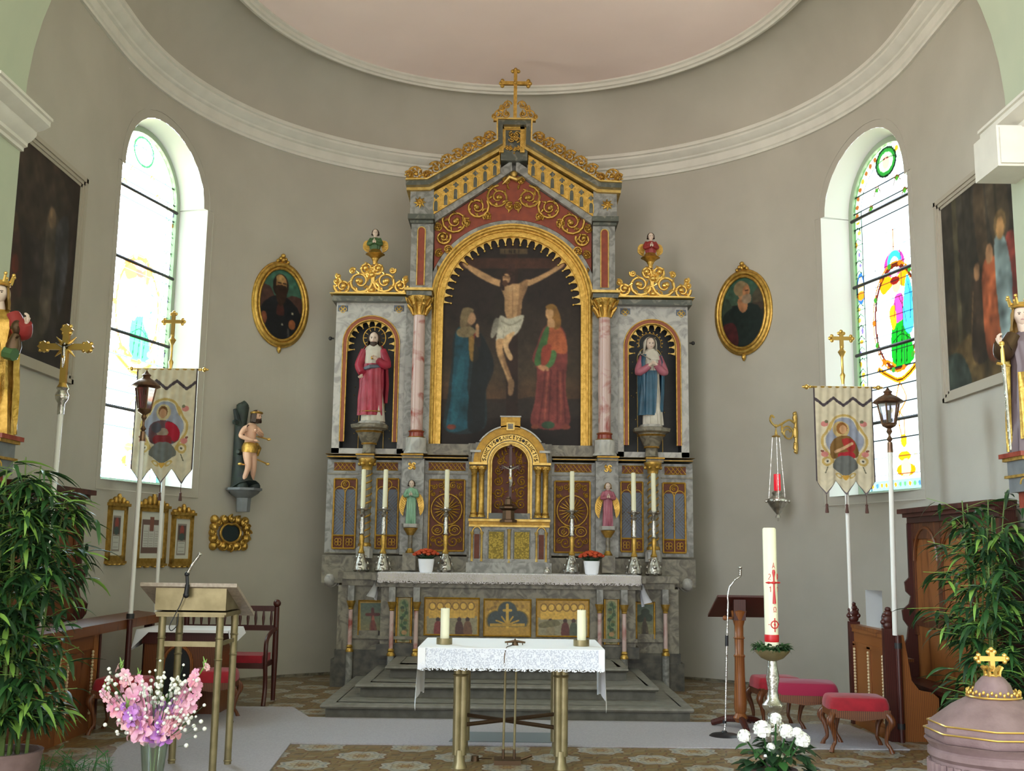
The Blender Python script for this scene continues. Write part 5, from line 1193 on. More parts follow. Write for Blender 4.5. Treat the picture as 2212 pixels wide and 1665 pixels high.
# ---------------------------------------------------------------- tabernacle and throne
def tabernacle():
    Y = YP - .34; T = thing('tabernacle', 'marble tabernacle with two gilt doors and a round-arched throne above, centre of the altar', 'tabernacle', (X0, Y, 1.42))
    p = lambda px, py: D(px, py, Y)
    b = MB()
    def f(x0, y0, y1, ya, yb, m=0):
        a = p(x0, y0); c = p(x0, y1); b.box(X0 + a[0], X0 - a[0], ya, yb, c[1], a[1], m)
    f(1007, 1214, 1245, Y - .07, YP); f(1011, 1206, 1214, Y - .04, YP); f(1014, 1128, 1206, Y, YP)
    b.build('body', 'marble_grey', T)
    b = MB(); f(1012, 1120, 1125, Y - .05, YP, 0); f(1013, 1125, 1133, Y - .02, YP, 1); f(1013, 1133, 1137, Y - .05, YP, 0)
    b.build('ledge', ['gold_pale', 'gold_paint'], T)
    # doors
    for sg in (-1, 1):
        xs = sorted([X0 - sg * p(1056, 1170)[0], X0 - sg * p(1088, 1170)[0]])
        b = MB(); a = p(1054, 1144); c = p(1090, 1219); x2 = sorted([X0 - sg * a[0], X0 - sg * c[0]]); b.box(x2[0], x2[1], Y - .012, Y + .01, c[1], a[1]); fr = b.build('door', 'marble_dark', T)
        b = MB(); b.box(xs[0], xs[1], Y - .025, Y, p(1056, 1215)[1], p(1056, 1148)[1]); b.build('door_panel', 'gold_panel', fr)
        # side aedicule
        xc = X0 - sg * p(1030, 1170)[0]; zb, zt = p(1030, 1212)[1], p(1030, 1150)[1]
        b = MB(); b.box(xc - .034, xc + .034, Y - .01, Y, zb + .02, zt - .02); nb = b.build('small_niche', 'terra_dark', T)
        b = MB()
        for s2 in (-1, 1): b.lathe([(.022, 0), (.018, .03), (.014, .05), (.014, .33), (.024, .36), (.024, .38)], (xc + s2 * .062, Y - .03, zb), 8)
        b.tube([(xc - .06 * cos(t), Y - .03, zt - .0 + .075 * sin(t)) for t in np.linspace(0, pi, 9)], .01, 6); b.build('small_columns', 'gold_pale', nb)
    b = MB(); b.lathe([(.03, 0), (.022, .04), (.02, .40), (.03, .44)], (X0, Y - .02, p(1103, 1217)[1]), 8); b.build('centre_column', 'gold_pale', T)
    # throne: arch with inscription band
    zs = p(1106, 1001)[1]; PMt = abs(p(1006, 1000)[0]) / 100; xa = 1103
    z0 = p(1106, 1120)[1]
    def AL(R, zb, k=28): return archline(X0, zs, R * PMt, zb, k)
    b = MB(); b.band(AL(80, zs), AL(49, zs), Y + .04, YP); b.box(X0 - 80 * PMt, X0 + 80 * PMt, Y + .26, YP, z0, zs + .3)
    for sg in (-1, 1): x2 = sorted([X0 + sg * 49 * PMt, X0 + sg * 82 * PMt]); b.box(x2[0], x2[1], Y + .05, YP, z0, zs + .02); x3 = sorted([X0 + sg * 70 * PMt, X0 + sg * 86 * PMt]); b.box(x3[0], x3[1], Y + .02, YP, zs, zs + 24 * PMt)
    b.build('throne_wall', 'marble_grey', T)
    b = MB(); b.band(AL(83, zs + .12)[1:-1], AL(67, zs + .12)[1:-1], Y - .02, YP); b.build('outer_arch', 'gold_paint', T)
    b = MB(); b.band(archline(X0, zs, 86 * PMt, zs)[8:-8], archline(X0, zs, 83 * PMt, zs)[8:-8], Y - .05, YP)
    for sg in (-1, 1): x2 = sorted([X0 + sg * 66 * PMt, X0 + sg * 90 * PMt]); b.box(x2[0], x2[1], Y - .05, YP, zs + 24 * PMt, zs + 29 * PMt)
    b.box(X0 - 24 * PMt, X0 + 24 * PMt, Y - .06, YP, zs + 104 * PMt, zs + 107 * PMt); b.build('arch_rim', 'marble_pale', T)
    b = MB(); b.box(X0 - 22 * PMt, X0 + 22 * PMt, Y - .05, YP, zs + 78 * PMt, zs + 104 * PMt); b.build('crown_block', 'gold_paint', T)
    b = MB(); b.box(X0 - 9 * PMt, X0 + 9 * PMt, Y - .06, Y, zs + 74 * PMt, zs + 92 * PMt, 0); b.box(X0 - 6 * PMt, X0 + 6 * PMt, Y - .064, Y, zs + 77 * PMt, zs + 89 * PMt, 1); b.build('keystone', ['gold_pale', 'marble_warm'], T)
    b = MB(); b.band(archline(X0, zs, 66 * PMt, zs), archline(X0, zs, 52 * PMt, zs), Y, YP); ib = b.build('inscription_band', 'gold_pale', T)
    # letters on the band, read clockwise
    txt = 'SANCTVS SANCTVS SANCTVS'
    b = MB(); G5 = {'S': [(1, 1), (0, .8), (0, .6), (1, .4), (1, .1), (0, 0)], 'A': [(0, 0), (.5, 1), (1, 0)], 'N': [(0, 0), (0, 1), (1, 0), (1, 1)], 'C': [(1, 1), (0, .8), (0, .2), (1, 0)], 'T': [(0, 1), (1, 1), (.5, 1), (.5, 0)], 'V': [(0, 1), (.5, 0), (1, 1)]}
    for i, ch in enumerate(txt):
        a = radians(172 - 164 * i / (len(txt) - 1)); R0 = 55.5 * PMt; H = 7.5 * PMt; W = 4.6 * PMt
        if ch == ' ':
            b.ball((X0 + (R0 + H / 2) * cos(a), Y - .004, zs + (R0 + H / 2) * sin(a)), (.022, .006, .022), 6, 4); continue
        pts = [(X0 + (R0 + v * H) * cos(a) + (u - .5) * W * sin(a), Y - .004, zs + (R0 + v * H) * sin(a) - (u - .5) * W * cos(a)) for u, v in G5[ch]]
        b.tube(pts, .0055, 4)
    b.build('inscription', 'black_plastic', ib)
    b = MB()
    for r0, r1, y0 in ((50, 47, -.0), (47, 43, .04), (43, 40, .02)): b.band(AL(r0, z0), AL(r1, z0), Y + y0, YP)
    b.tube([(q[0], Y + .02, q[1]) for q in AL(42, z0)], .012, 6); b.build('inner_arch', 'gold_pale', T)
    b = MB(); b.prism(AL(40, z0 + .04), Y + .20, Y + .27); nb = b.build('throne_niche', 'terra_dark', T)
    b = MB(); random.seed(11)
    for sg in (-1, 1):
        for (dx, dz, r) in ((26, -90, 12), (26, -64, 12), (27, -38, 11), (27, -14, 10), (22, 8, 9)): b.curl((X0 + sg * dx * PMt, zs + dz * PMt), r * PMt, 1, 1.5, sg, .010, Y + .19)
        for (dx, dz) in ((14, 18), (24, 14), (8, 28)): b.leafblob((X0 + sg * dx * PMt, zs + dz * PMt), 1.57 - sg * .3, .10, .012, Y + .19)
    for k in range(60): b.leafblob((X0 + random.uniform(-33, 33) * PMt, zs + random.uniform(-100, 22) * PMt), random.random() * 6.3, .05, .009, Y + .195)
    b.build('throne_scrollwork', 'gold_paint', nb)
    b = MB(); b.box(X0 - 46 * PMt, X0 + 46 * PMt, Y - .01, Y + .2, z0 - .01, z0 + .07); b.build('throne_sill', 'marble_dark', T)
    # paired gold columns
    for sg in (-1, 1):
        for px in (1024, 1040):
            xc = X0 - sg * (p(px, 1060)[0]); zb, zt = p(px, 1117)[1], p(px, 1007)[1]; h = zt - zb
            b = MB(); b.lathe([(.055, 0), (.055, .02), (.04, .04), (.048, .055), (.036, .075), (.036, h - .12), (.042, h - .11), (.034, h - .10), (.05, h - .05), (.065, h - .02), (.065, h)], (xc, Y - .03, zb), 12)
            for k in range(6): b.ball((xc + .05 * cos(k * 1.05), Y - .03 + .05 * sin(k * 1.05), zt - .03), .018, 6, 5)
            b.build('gold_column', 'gold', T)
        xa_, xb_ = sorted((X0 - sg * p(1013, 1060)[0], X0 - sg * p(1052, 1060)[0])); b = MB(); b.box(xa_, xb_, Y - .11, YP, p(1013, 1004)[1], p(1013, 999)[1]); b.build('column_abacus', 'gold_pale', T)
    return T
tabernacle()
# altar cross in the throne
def altar_cross():
    Y = YP - .40; q = PY(1098, 1128, Y); R = thing('altar_crucifix', 'dark altar crucifix with silvery figure on an octagonal foot above the tabernacle', 'crucifix', (q.x, Y, q.z))
    s = PM; z = q.z
    b = MB(); b.lathe([(.12, 0), (.12, .03), (.085, .04), (.08, .15), (.13, .18), (.13, .20), (.05, .23), (.045, .30), (.03, .31), (.03, .33)], (q.x, Y, z), 8, rot=pi / 8); b.build('foot', 'bronze', R)
    zt = PY(1101, 965, Y).z; za = PY(1101, 1010, Y).z
    b = MB(); cross(b, q.x + .02, z + .3, zt, za, .115, .017, Y - .01, Y + .01); b.build('cross', 'wood_dark', R)
    figure_corpus(q.x + .02, Y - .03, za, .30, R)
# candles and other things come after the figure helpers

altar_cross()
# ---------------------------------------------------------------- high altar table
def mensa():
    YM, YW = 13.72, 14.05
    T = thing('high_altar', 'grey and gold marble altar table with painted front panels and slender columns', 'altar', (X0, 13.9, .42))
    zt = 1.435; xw = -D(731, 1243, YW - .05)[0]
    b = MB(); b.box(X0 - xw, X0 + xw, YW - .08, YP + .1, zt - .09, zt); b.box(X0 - 1.72, X0 + 1.72, YM - .10, YW, zt - .09, zt - .001)
    b.box(X0 - xw + .05, X0 + xw - .05, YW - .04, YP + .1, zt - .17, zt - .09); b.box(X0 - 1.66, X0 + 1.66, YM - .05, YW, zt - .17, zt - .09); b.build('altar_slab', 'marble_warm', T)
    b = MB(); b.box(X0 - xw + .14, X0 + xw - .14, YW + .02, YP + .1, .05, zt - .17); b.box(X0 - 1.60, X0 + 1.60, YM + .02, YW + .1, .42, zt - .17)
    b.box(X0 - xw + .0, X0 - xw + .20, YW - .02, YP + .1, .0, zt - .17); b.box(X0 + xw - .20, X0 + xw, YW - .02, YP + .1, .0, zt - .17); b.build('altar_body', 'marble_warm', T)
    b = MB(); b.box(X0 - xw - .06, X0 + xw + .06, YW - .05, YP + .1, 0, .34); b.box(X0 - xw - .02, X0 + xw + .02, YW - .03, YP + .1, .34, .46); b.box(X0 - 1.64, X0 + 1.64, YM - .02, YW, .42, .56); b.build('altar_base', 'serpentine', T)
    b = MB()
    for sg in (-1, 1):
        x2 = sorted([X0 + sg * 1.66, X0 + sg * (xw - .16)]); b.box(x2[0], x2[1], YW - .03, YW + .1, .60, .64); b.box(x2[0], x2[1], YW - .01, YW + .1, .64, .70)
    b.box(X0 - 1.62, X0 + 1.62, YM - .02, YW, .62, .66); b.build('altar_moulding', 'marble_warm', T)
    # columns
    for sg in (-1, 1):
        for (px, Y, z0, z1) in ((757, YW - .09, .0, 0), (846, YM - .09, .14, 0), (899, YM - .09, .42, 0)):
            x = X0 - sg * D(px, 1340, Y)[0]; zb = D(px, 1404 if px < 800 else 1413, Y)[1]; zc = D(px, 1307 if px < 800 else 1310, Y)[1]; za = zt - .17
            b = MB(); b.lathe([(.028, 0), (.026, zc - zb)], (x, Y, zb), 12); col = b.build('small_column', 'marble_pink', T)
            b = MB(); b.lathe([(.05, -.02), (.052, 0), (.034, .03), (.044, .045), (.028, .07)], (x, Y, zb), 12); b.build('gilt_base', 'gold', col)
            b = MB(); b.lathe([(.03, -.05), (.036, -.04), (.03, -.03), (.055, .04), (.06, .06)], (x, Y, zc), 12); b.build('gilt_capital', 'gold', col)
            b = MB(); b.box(x - .04, x + .04, Y - .03, Y + .10, zc + .06, za); b.build('impost_block', 'marble_grey', col); b = MB(); b.lathe([(.045, 0), (.045, zb - z0)], (x, Y, z0), 10); b.build('column_foot', 'marble_grey', col)
    def panel(name, x0, y0, x1, y1, Y, draw, step=.8):
        c = Canvas(x0, y0, x1, y1, step, 'a08040'); draw(c, x0, y0, x1, y1); c.mottle(.06, 4)
        c.build(name, lambda px, py: tuple(PY(px, py, Y)), 'painted_relief', T)
        b = MB(); q0, q1 = PY(x0, y0, Y), PY(x1, y1, Y); w_ = .014
        b.tube([(q0.x, Y - .006, q0.z), (q1.x, Y - .006, q0.z), (q1.x, Y - .006, q1.z), (q0.x, Y - .006, q1.z)], w_, 6, closed=True); b.build('panel_edge', 'gold_paint', T)
    def crossp(dark):
        def f(c, x0, y0, x1, y1):
            c.vgrad('4c6258', '8a7c50', y0, y1); xm = (x0 + x1) / 2 - 2
            c.rect(x0, y0, x1, y0 + 5, 'b08a34'); c.rect(x0, y0, x0 + 3, y1, 'b08a34'); c.rect(x1 - 3, y0, x1, y1, 'b08a34')
            c.poly([(x0 + 4, y1), (x0 + 10, y1 - 12), (xm, y1 - 18), (x1 - 8, y1 - 12), (x1 - 3, y1)], '33281e')
            k = '5c2420' if not dark else '2a2c20'
            c.line([(xm, y0 + 18), (xm, y1 - 12)], 6, k); c.line([(xm - 13, y0 + 30), (xm + 13, y0 + 30)], 6, k) if not dark else [c.ell(xm + dx, y0 + 30 + dy, 9, 8, '2c3826') for dx, dy in ((0, 0), (-9, 6), (9, 4), (2, -8))]
            c.ell(xm + 1, y0 + 46, 3.4, 14, 'a05c48' if not dark else '4a3c28'); c.poly([(xm - 4, y0 + 45), (xm + 5, y0 + 45), (xm + 8, y1 - 14), (xm - 6, y1 - 14)], '6c2c24' if not dark else '3c3020', .7)
            c.blur(1)
        return f
    def vine(c, x0, y0, x1, y1):
        c.c[:] = c.rgb('96865c'); xm = (x0 + x1) / 2
        c.put(((np.abs(c.X - xm) < 10) & (c.Y > y0 + 14) & (c.Y < y1 - 4)) | ((c.X - xm) ** 2 + (c.Y - y0 - 14) ** 2 < 100), '6f7a50')
        for k in range(16): c.ell(xm + 5 * sin(k * 1.9), y0 + 12 + k * 5.4, 4.4, 4, ['34502c', '3f5f34', '2a4028', '5c5a2c'][k % 4])
        c.line([(xm, y0 + 6), (xm + 5, y0 + 30), (xm - 5, y0 + 55), (xm + 3, y1 - 8)], 1.4, '2c3820', smooth=True); c.ell(xm, y1 - 22, 6, 5, 'a07c50'); c.blur(1)
    def goldp(left):
        def f(c, x0, y0, x1, y1):
            c.c[:] = c.rgb('b08630'); c.rect(x0, y0, x1, y0 + 3, '7c5a24'); c.rect(x0 + 4, y0 + 40, x1 - 4, y1, '8c8468')
            n = 6
            for k in range(n):
                xx = x0 + 8 + (x1 - x0 - 16) * (k + .5) / n; c.ell(xx, y0 + 18, 6.5, 7, 'd8ac48'); c.rect(xx - 8, y0 + 24, xx + 8, y0 + 44, 'd0a444'); c.ring(xx, y0 + 18, 7, 8, 1.2, '7a5820')
            for (x, col) in (((x0 + 28), '7c3430'), ((x0 + 74), '4a2c24'), ((x0 + 92), '6c4a34')) if left else (((x0 + 30), '8a7c5c'), ((x0 + 62), '5c2c24'), ((x0 + 80), '4c5440')):
                c.ell(x, y0 + 47, 4.5, 5, '3c2620'); c.poly([(x - 8, y0 + 80), (x - 7, y0 + 56), (x, y0 + 50), (x + 7, y0 + 56), (x + 9, y0 + 80)], col)
            if not left: c.poly([(x0 + 8, y0 + 52), (x0 + 40, y0 + 44), (x0 + 50, y0 + 56), (x0 + 10, y0 + 62)], '6c6444')
            c.blur(1)
        return f
    def centre(c, x0, y0, x1, y1):
        c.c[:] = c.rgb('b08834'); xm = (x0 + x1) / 2
        for k in range(24): c.ell(x0 + 6 + random.random() * 88, y0 + 4 + random.random() * 30, 3.5, 3.5, 'c8a040' if k % 2 else '8c6a28')
        for (dx, dy, r) in ((0, 26, 22), (-24, 46, 22), (24, 46, 22)): c.ell(xm + dx, y0 + dy, r, r, '7a6428')
        for (dx, dy, r) in ((0, 26, 20), (-23, 46, 20), (23, 46, 20), (0, 48, 20)): c.ell(xm + dx, y0 + dy, r, r, '3a4444')
        c.rect(x0, y0 + 60, x1, y1, 'b08834'); c.line([(xm, y0 + 12), (xm, y0 + 60)], 6, 'c8a040'); c.line([(xm - 8, y0 + 24), (xm + 8, y0 + 24)], 5, 'c8a040')
        for s2 in (-1, 1):
            for k in range(3): c.line([(xm, y0 + 55), (xm + s2 * (12 + k * 12), y0 + 38 + k * 8)], 3.5, 'b89038')
        c.line([(xm - 36, y0 + 57), (xm + 36, y0 + 57)], 4, 'b89038'); c.blur(1)
    Yp_, Yw_ = YM + .005, YW + .005
    panel('painted_panel', 776, 1297, 838, 1378, Yw_, crossp(False)); panel('painted_panel', 1374, 1300, 1414, 1384, Yw_, crossp(True)); 
    panel('painted_panel', 858, 1290, 887, 1388, Yp_, vine); panel('painted_panel', 1306, 1294, 1336, 1392, Yp_, vine)
    panel('gilded_panel', 918, 1291, 1034, 1372, Yp_, goldp(True)); panel('gilded_panel', 1159, 1294, 1272, 1375, Yp_, goldp(False)); panel('gilded_panel', 1046, 1294, 1146, 1374, Yp_, centre)
mensa()
# white altar cloth with a lace edge
def cloth_front(b, x0, x1, y, zt, drop, n=150, wave=.01, scal=.012, ns=38):
    vs = []; R_ = 8
    for j in range(R_ + 1):
        for i in range(n + 1):
            t = i / n; x = x0 + (x1 - x0) * t; z = zt - (drop + scal * abs(sin(pi * ns * t))) * j / R_
            vs.append((x, y - wave * (j / R_) * sin(t * 47) - .003 * j, z))
    b.add(vs, [(j * (n + 1) + i, j * (n + 1) + i + 1, (j + 1) * (n + 1) + i + 1, (j + 1) * (n + 1) + i) for j in range(R_) for i in range(n)])
def lace_mat():
    m = bpy.data.materials.new('lace'); m.use_nodes = True; nt = m.node_tree; b = nt.nodes['Principled BSDF']; N = nt.nodes.new; L = nt.links.new
    b.inputs['Base Color'].default_value = (*lin('cdc6c6'), 1); b.inputs['Roughness'].default_value = .9
    tc = N('ShaderNodeTexCoord'); v = N('ShaderNodeTexVoronoi'); v.inputs['Scale'].default_value = 90; L(tc.outputs['Object'], v.inputs[0])
    v2 = N('ShaderNodeTexVoronoi'); v2.inputs['Scale'].default_value = 14; L(tc.outputs['Object'], v2.inputs[0])
    r = N('ShaderNodeMath'); r.operation = 'GREATER_THAN'; r.inputs[1].default_value = .55; L(v.outputs[0], r.inputs[0])
    r2 = N('ShaderNodeMath'); r2.operation = 'GREATER_THAN'; r2.inputs[1].default_value = .22; L(v2.outputs[0], r2.inputs[0])
    mu = N('ShaderNodeMath'); mu.operation = 'MULTIPLY'; L(r.outputs[0], mu.inputs[0]); L(r2.outputs[0], mu.inputs[1])
    mm = N('ShaderNodeMath'); mm.operation = 'SUBTRACT'; mm.inputs[0].default_value = 1.0; L(mu.outputs[0], mm.inputs[1]); L(mm.outputs[0], b.inputs['Alpha'])
    MATS['lace'] = m
lace_mat()
C1 = thing('altar_cloth', 'long white linen cloth with grey lace edge lying on the high altar', 'altar cloth', (X0, 14, 1.435))
b = MB(); x0c, x1c = PY(816, 1243, 13.6).x, PY(1385, 1250, 13.6).x; b.box(x0c, x1c, 13.59, 14.36, 1.4355, 1.444); b.build('linen', 'cloth_white', C1)
b = MB(); cloth_front(b, x0c, x1c, 13.58, 1.443, .115); b.build('lace_edge', 'lace', C1)
b = MB(); cloth_front(b, x0c + .01, x1c - .01, 13.592, 1.443, .10, scal=0); b.build('lining', 'robe_white', C1)
b = MB()
def side_drop(b, x, y0, y1, zt, drop, out, n=16):
    vs = []
    for j in range(13):
        for i in range(n + 1):
            t = i / n; q = j / 12; d_ = drop * (1 - .22 * (1 - t)); vs.append((x + out * (.03 * q + .025 * q * sin(t * 9) + .1 * q * q * (1 - t)), y0 + (y1 - y0) * (t * (1 - .25 * q)), zt - d_ * q))
    b.add(vs, [(j * (n + 1) + i, j * (n + 1) + i + 1, (j + 1) * (n + 1) + i + 1, (j + 1) * (n + 1) + i) for j in range(12) for i in range(n)])
side_drop(b, x0c, 13.6, 14.0, 1.443, .36, -1); side_drop(b, x1c, 13.6, 14.0, 1.443, .40, 1); b.build('hanging_end', 'cloth_white', C1)

# six silver candlesticks
def candlestick():
    R = thing('candlestick', '', 'candlestick', (0, 0, 0), 'silver candlesticks on the high altar')
    b = MB(); b.lathe([(.125, 0), (.12, .02), (.09, .05), (.085, .09), (.075, .15), (.045, .20), (.03, .22)], (0, 0, .02), 3, rot=-pi / 2)
    b.lathe([(.10, 0), (.09, .05), (.075, .11), (.05, .18), (.03, .22)], (0, 0, .03), 12)
    for k in range(3): a = -pi / 2 + k * 2 * pi / 3; b.ball((.09 * cos(a), .09 * sin(a), .033), .033, 8, 6); b.ball((.085 * cos(a + .0), .085 * sin(a), .11), .03, 8, 6); b.ball((.06 * cos(a), .06 * sin(a), .19), .022, 8, 6)
    b.build('base', 'silver', R, world=False)
    b = MB(); b.lathe([(.03, .22), (.045, .25), (.03, .28), (.024, .32), (.034, .42), (.03, .46), (.022, .475)], (0, 0, 0), 12); b.build('lower_stem', 'gold', R, world=False)
    b = MB(); b.lathe([(.022, .475), (.034, .49), (.026, .51), (.033, .60), (.022, .70), (.034, .715), (.04, .735), (.028, .75), (.02, .77)], (0, 0, 0), 12); b.build('upper_stem', 'silver', R, world=False)
    b = MB(); b.lathe([(.02, .77), (.06, .785), (.085, .80), (.088, .81), (.04, .80), (.03, .83), (.0, .83)], (0, 0, 0), 14); b.build('drip_pan', 'silver', R, world=False)
    return R
def candle_obj(h):
    b = MB(); b.lathe([(.031, 0), (.030, h - .01), (.022, h), (0, h)], (0, 0, 0), 16); o = b.build('taper_candle', 'wax', world=False)
    b = MB(); b.tube([(0, 0, h - .002), (.002, 0, h + .012)], .002, 5); k = b.build('wick', 'black_plastic', o, world=False); tag(o, 'x', 'candle', 'white candles in the altar candlesticks'); return o
cs0 = candlestick(); cd0 = candle_obj(.49)
POS = ['at the far left end of the high altar', 'second from the left end of the altar', 'left of the tabernacle beside the flower pot', 'right of the tabernacle, left of the flower pot', 'second from the right end of the altar', 'at the far right end of the high altar']
for i, (px, py, top) in enumerate(((779, 1236, 1018), (826, 1237, 1018), (961, 1238, 1020), (1235, 1240, 1024), (1370, 1242, 1022), (1413, 1243, 1030))):
    Y = 13.98 + (.03 if i in (0, 5) else 0); p = PY(px, py, Y); o = cs0 if i == 0 else copy_tree(cs0); z = 1.436 if i in (0, 1, 4, 5) else 1.445
    o.location = (p.x, Y, z); o['label'] = 'silver candlestick with tripod foot ' + POS[i]
    k = cd0 if i == 0 else copy_tree(cd0); k.location = (p.x + (0, .004, .003, 0, -.003, .002)[i], Y, z + .83); k['label'] = 'tall white candle in the candlestick ' + POS[i]
    k.rotation_euler = ((0, .0, 0), (0, .006, 0), (0, .0, 0), (0, 0, 0), (0, -.004, 0), (0, -.01, 0))[i]

# flower pots
def flower_pot(px, py, lab, seed):
    random.seed(seed); Y = 13.80; p = PY(px, py, Y); z = 1.445; R = thing('potted_chrysanthemum', lab, 'potted plant', (p.x, Y, z), 'potted orange flowers on the altar')
    b = MB(); b.lathe([(.075, 0), (.085, .02), (.10, .14), (.104, .165), (.10, .17), (.09, .165), (.085, .13), (0, .13)], (p.x, Y, z), 24); b.build('pot', 'pot_white', R)
    b = MB()
    for k in range(46):
        a = random.random() * 6.28; r = random.random() ** .5 * .13; leaf(b, (p.x + r * .5 * cos(a), Y + r * .5 * sin(a), z + .16), (cos(a) * .8, sin(a) * .8, .9), .11, .045, .3)
    b.build('foliage', 'leaf_dark', R)
    b = MB()
    for k in range(26):
        a = k * 2.4; r = sqrt(k / 26) * .155; c = (p.x + r * cos(a), Y + r * sin(a) * .8, z + .285 - r * r * 2.6)
        b.ball(c, (.030, .030, .020), 8, 5)
        for q in range(7): t = q * .9; b.ball((c[0] + .02 * cos(t), c[1] + .02 * sin(t), c[2] - .002), (.011, .011, .007), 6, 4)
    b.build('flower_heads', 'petal_orange', R)
def leaf(b, base, d, L, W, droop, m=0, n=5, twist=0.0):
    d = Vector(d).normalized(); base = Vector(base); side = d.cross(Vector((0, 0, 1)))
    side = side.normalized() if side.length > 1e-3 else Vector((1, 0, 0)); vs = []; p = base.copy(); dd = d.copy()
    side = (side * cos(twist) + d.cross(side) * sin(twist))
    for i in range(n + 1):
        t = i / n; w_ = W * .5 * sin(pi * min(.97, (.06 + t * .94))) ** .7 * (1.15 - .6 * t); up = dd.cross(side)
        vs += [p - side * w_ , p - up * w_ * .25 * -1 * 0 + Vector((0, 0, -w_ * .35)), p + side * w_]
        dd = (dd + Vector((0, 0, -droop / n * 2))).normalized(); p = p + dd * L / n
    b.add(vs, [(i * 3 + q, i * 3 + q + 1, i * 3 + q + 4, i * 3 + q + 3) for i in range(n) for q in (0, 1)], m)
flower_pot(920, 1236, 'orange-red flowers in a white pot left of the tabernacle', 1); flower_pot(1278, 1240, 'orange-red flowers in a white pot right of the tabernacle', 2)
random.seed(21)
# small glass cruet on the altar right of the tabernacle
p = PY(1182, 1238, 13.85); b = MB(); b.lathe([(.035, 0), (.045, .02), (.04, .05), (.018, .075), (.02, .09)], (p.x, 13.85, 1.445), 14); tag(b.build('glass_cruet', 'silver'), 'small silvery cruet on the altar cloth at the right foot of the tabernacle', 'cruet')
# ---------------------------------------------------------------- oval portraits
def wall_plane(cx, cy):
    """photo point -> local plane on the wall: origin, right vector (seen from the room), inward normal"""
    r = Vector(ray(cx, cy)); t = 8.0
    while t < 20:
        p = r * t
        if (abs(p.x) / WA) ** WN + (max(p.y - WC, 0) / WB) ** WN >= 1: break
        t += .004
    p = r * t; c, tv, n = wall_frame(p.x, p.y); o = Vector((c.x, c.y, p.z + ZC)); return o, -tv, n
def ellpts(a, b_, n=48): return [(a * cos(2 * pi * i / n), b_ * sin(2 * pi * i / n)) for i in range(n)]
def oval(cx, cy, lab, draw):
    o, rt, n = wall_plane(cx, cy); A, B_ = .45, .60; W = lambda u, v, d: tuple(o + rt * u + n * d + Vector((0, 0, v)))
    R = thing('oval_portrait', lab, 'painting', tuple(o - Vector((0, 0, B_))), 'oval gold-framed portraits on the apse wall')
    b = MB()
    b.tube([W(u, v, .045) for u, v in ellpts(A - .035, B_ - .035)], .035, 10, closed=True); b.tube([W(u, v, .05) for u, v in ellpts(A - .085, B_ - .085)], .022, 8, closed=True); b.tube([W(u, v, .03) for u, v in ellpts(A, B_)], .02, 8, closed=True)
    ea, eb, ec = ellpts(A - .07, B_ - .07), ellpts(A - .0, B_ - .0), 0; nn = len(ea); b.add([W(u, v, .03) for u, v in ea] + [W(u, v, .0) for u, v in eb], [(i, (i + 1) % nn, nn + (i + 1) % nn, nn + i) for i in range(nn)])
    b.build('frame', 'gold', R)
    b = MB()
    for (u, v, r) in ((0, B_ + .10, .035), (-.04, B_ + .055, .03), (.04, B_ + .055, .03), (-.08, B_ + .02, .028), (.08, B_ + .02, .028), (0, B_ + .04, .035)): b.ball(W(u, v, .04), r, 8, 6)
    b.ball(W(0, -B_ - .04, .04), (.032, .032, .05), 8, 6); b.ball(W(0, -B_ - .08, .04), .018, 8, 6); b.build('crest', 'gold', R)
    c = Canvas(-42, -57, 42, 57, .8, '1b2422'); draw(c); c.mottle(.10, 5); c.blur(1)
    c.build('canvas', lambda x, y: W(x / 100, -y / 100, .025), 'oil_paint', R, mask=lambda X, Y: (X / 39) ** 2 + (Y / 54) ** 2 < 1)
def bearded(c):
    c.vgrad('3f6a58', '37584a', -57, -12); c.poly([(-42, -20), (-20, -24), (-8, -10), (10, -12), (22, -16), (42, -8), (42, 20), (-42, 20)], '46302a'); c.rect(-42, 8, 42, 57, '1a1a1e')
    c.poly([(-34, 57), (-32, 12), (-22, -4), (-8, -12), (8, -12), (22, -4), (32, 10), (36, 57)], '14161a'); c.poly([(-4, 0), (4, 0), (6, 14), (-6, 14)], '3c1e1a')
    c.ell(-1, -27, 13, 17, '241a14'); c.ell(0, -30, 9, 12, '8c6640'); c.ell(-2, -37, 7, 6, 'a4804e'); c.poly([(-8, -26), (9, -26), (8, -8), (0, 2), (-7, -8)], '2c1c14'); c.line([(-5, -31), (-1, -31)], 2, '1c120c'); c.line([(3, -31), (7, -31)], 2, '1c120c')
    c.ell(-26, 22, 5, 9, '7a4630'); c.ell(20, 26, 6, 7, '7e4a2c'); c.ell(20, 10, 2, 2, '9a9480'); c.ell(4, 28, 1.6, 1.6, '8a8474'); c.line([(14, 34), (16, 50)], 3, '3c3a3a')
def whitehair(c):
    c.vgrad('2f5646', '3a4a3a', -57, -10); c.rect(-42, -12, 42, 57, '20201c'); c.ell(26, -16, 12, 16, '4a382a', .7); c.poly([(-42, -20), (-25, -22), (-18, 0), (-42, 10)], '2e3a30')
    c.poly([(-34, 57), (-34, 6), (-20, -8), (0, -12), (16, -10), (28, 2), (32, 57)], '16211e'); c.poly([(-36, 20), (-22, 12), (-12, 20), (-10, 46), (-30, 50)], '401a1c')
    c.poly([(-8, -20), (6, -20), (6, -4), (-2, 0), (-8, -8)], '9c6c4a'); c.ell(1, -30, 10, 13, 'a07450'); c.ell(-4, -35, 11, 11, '7c6a4c'); c.ell(5, -29, 6, 9, '9c6c48'); c.poly([(0, -24), (12, -24), (12, -14), (4, -12), (-2, -16)], '8a7660'); c.line([(4, -31), (8, -31)], 2, '3a2418')
oval(602, 658, 'oval portrait of a dark bearded man in a gold frame, left of the altar', bearded)
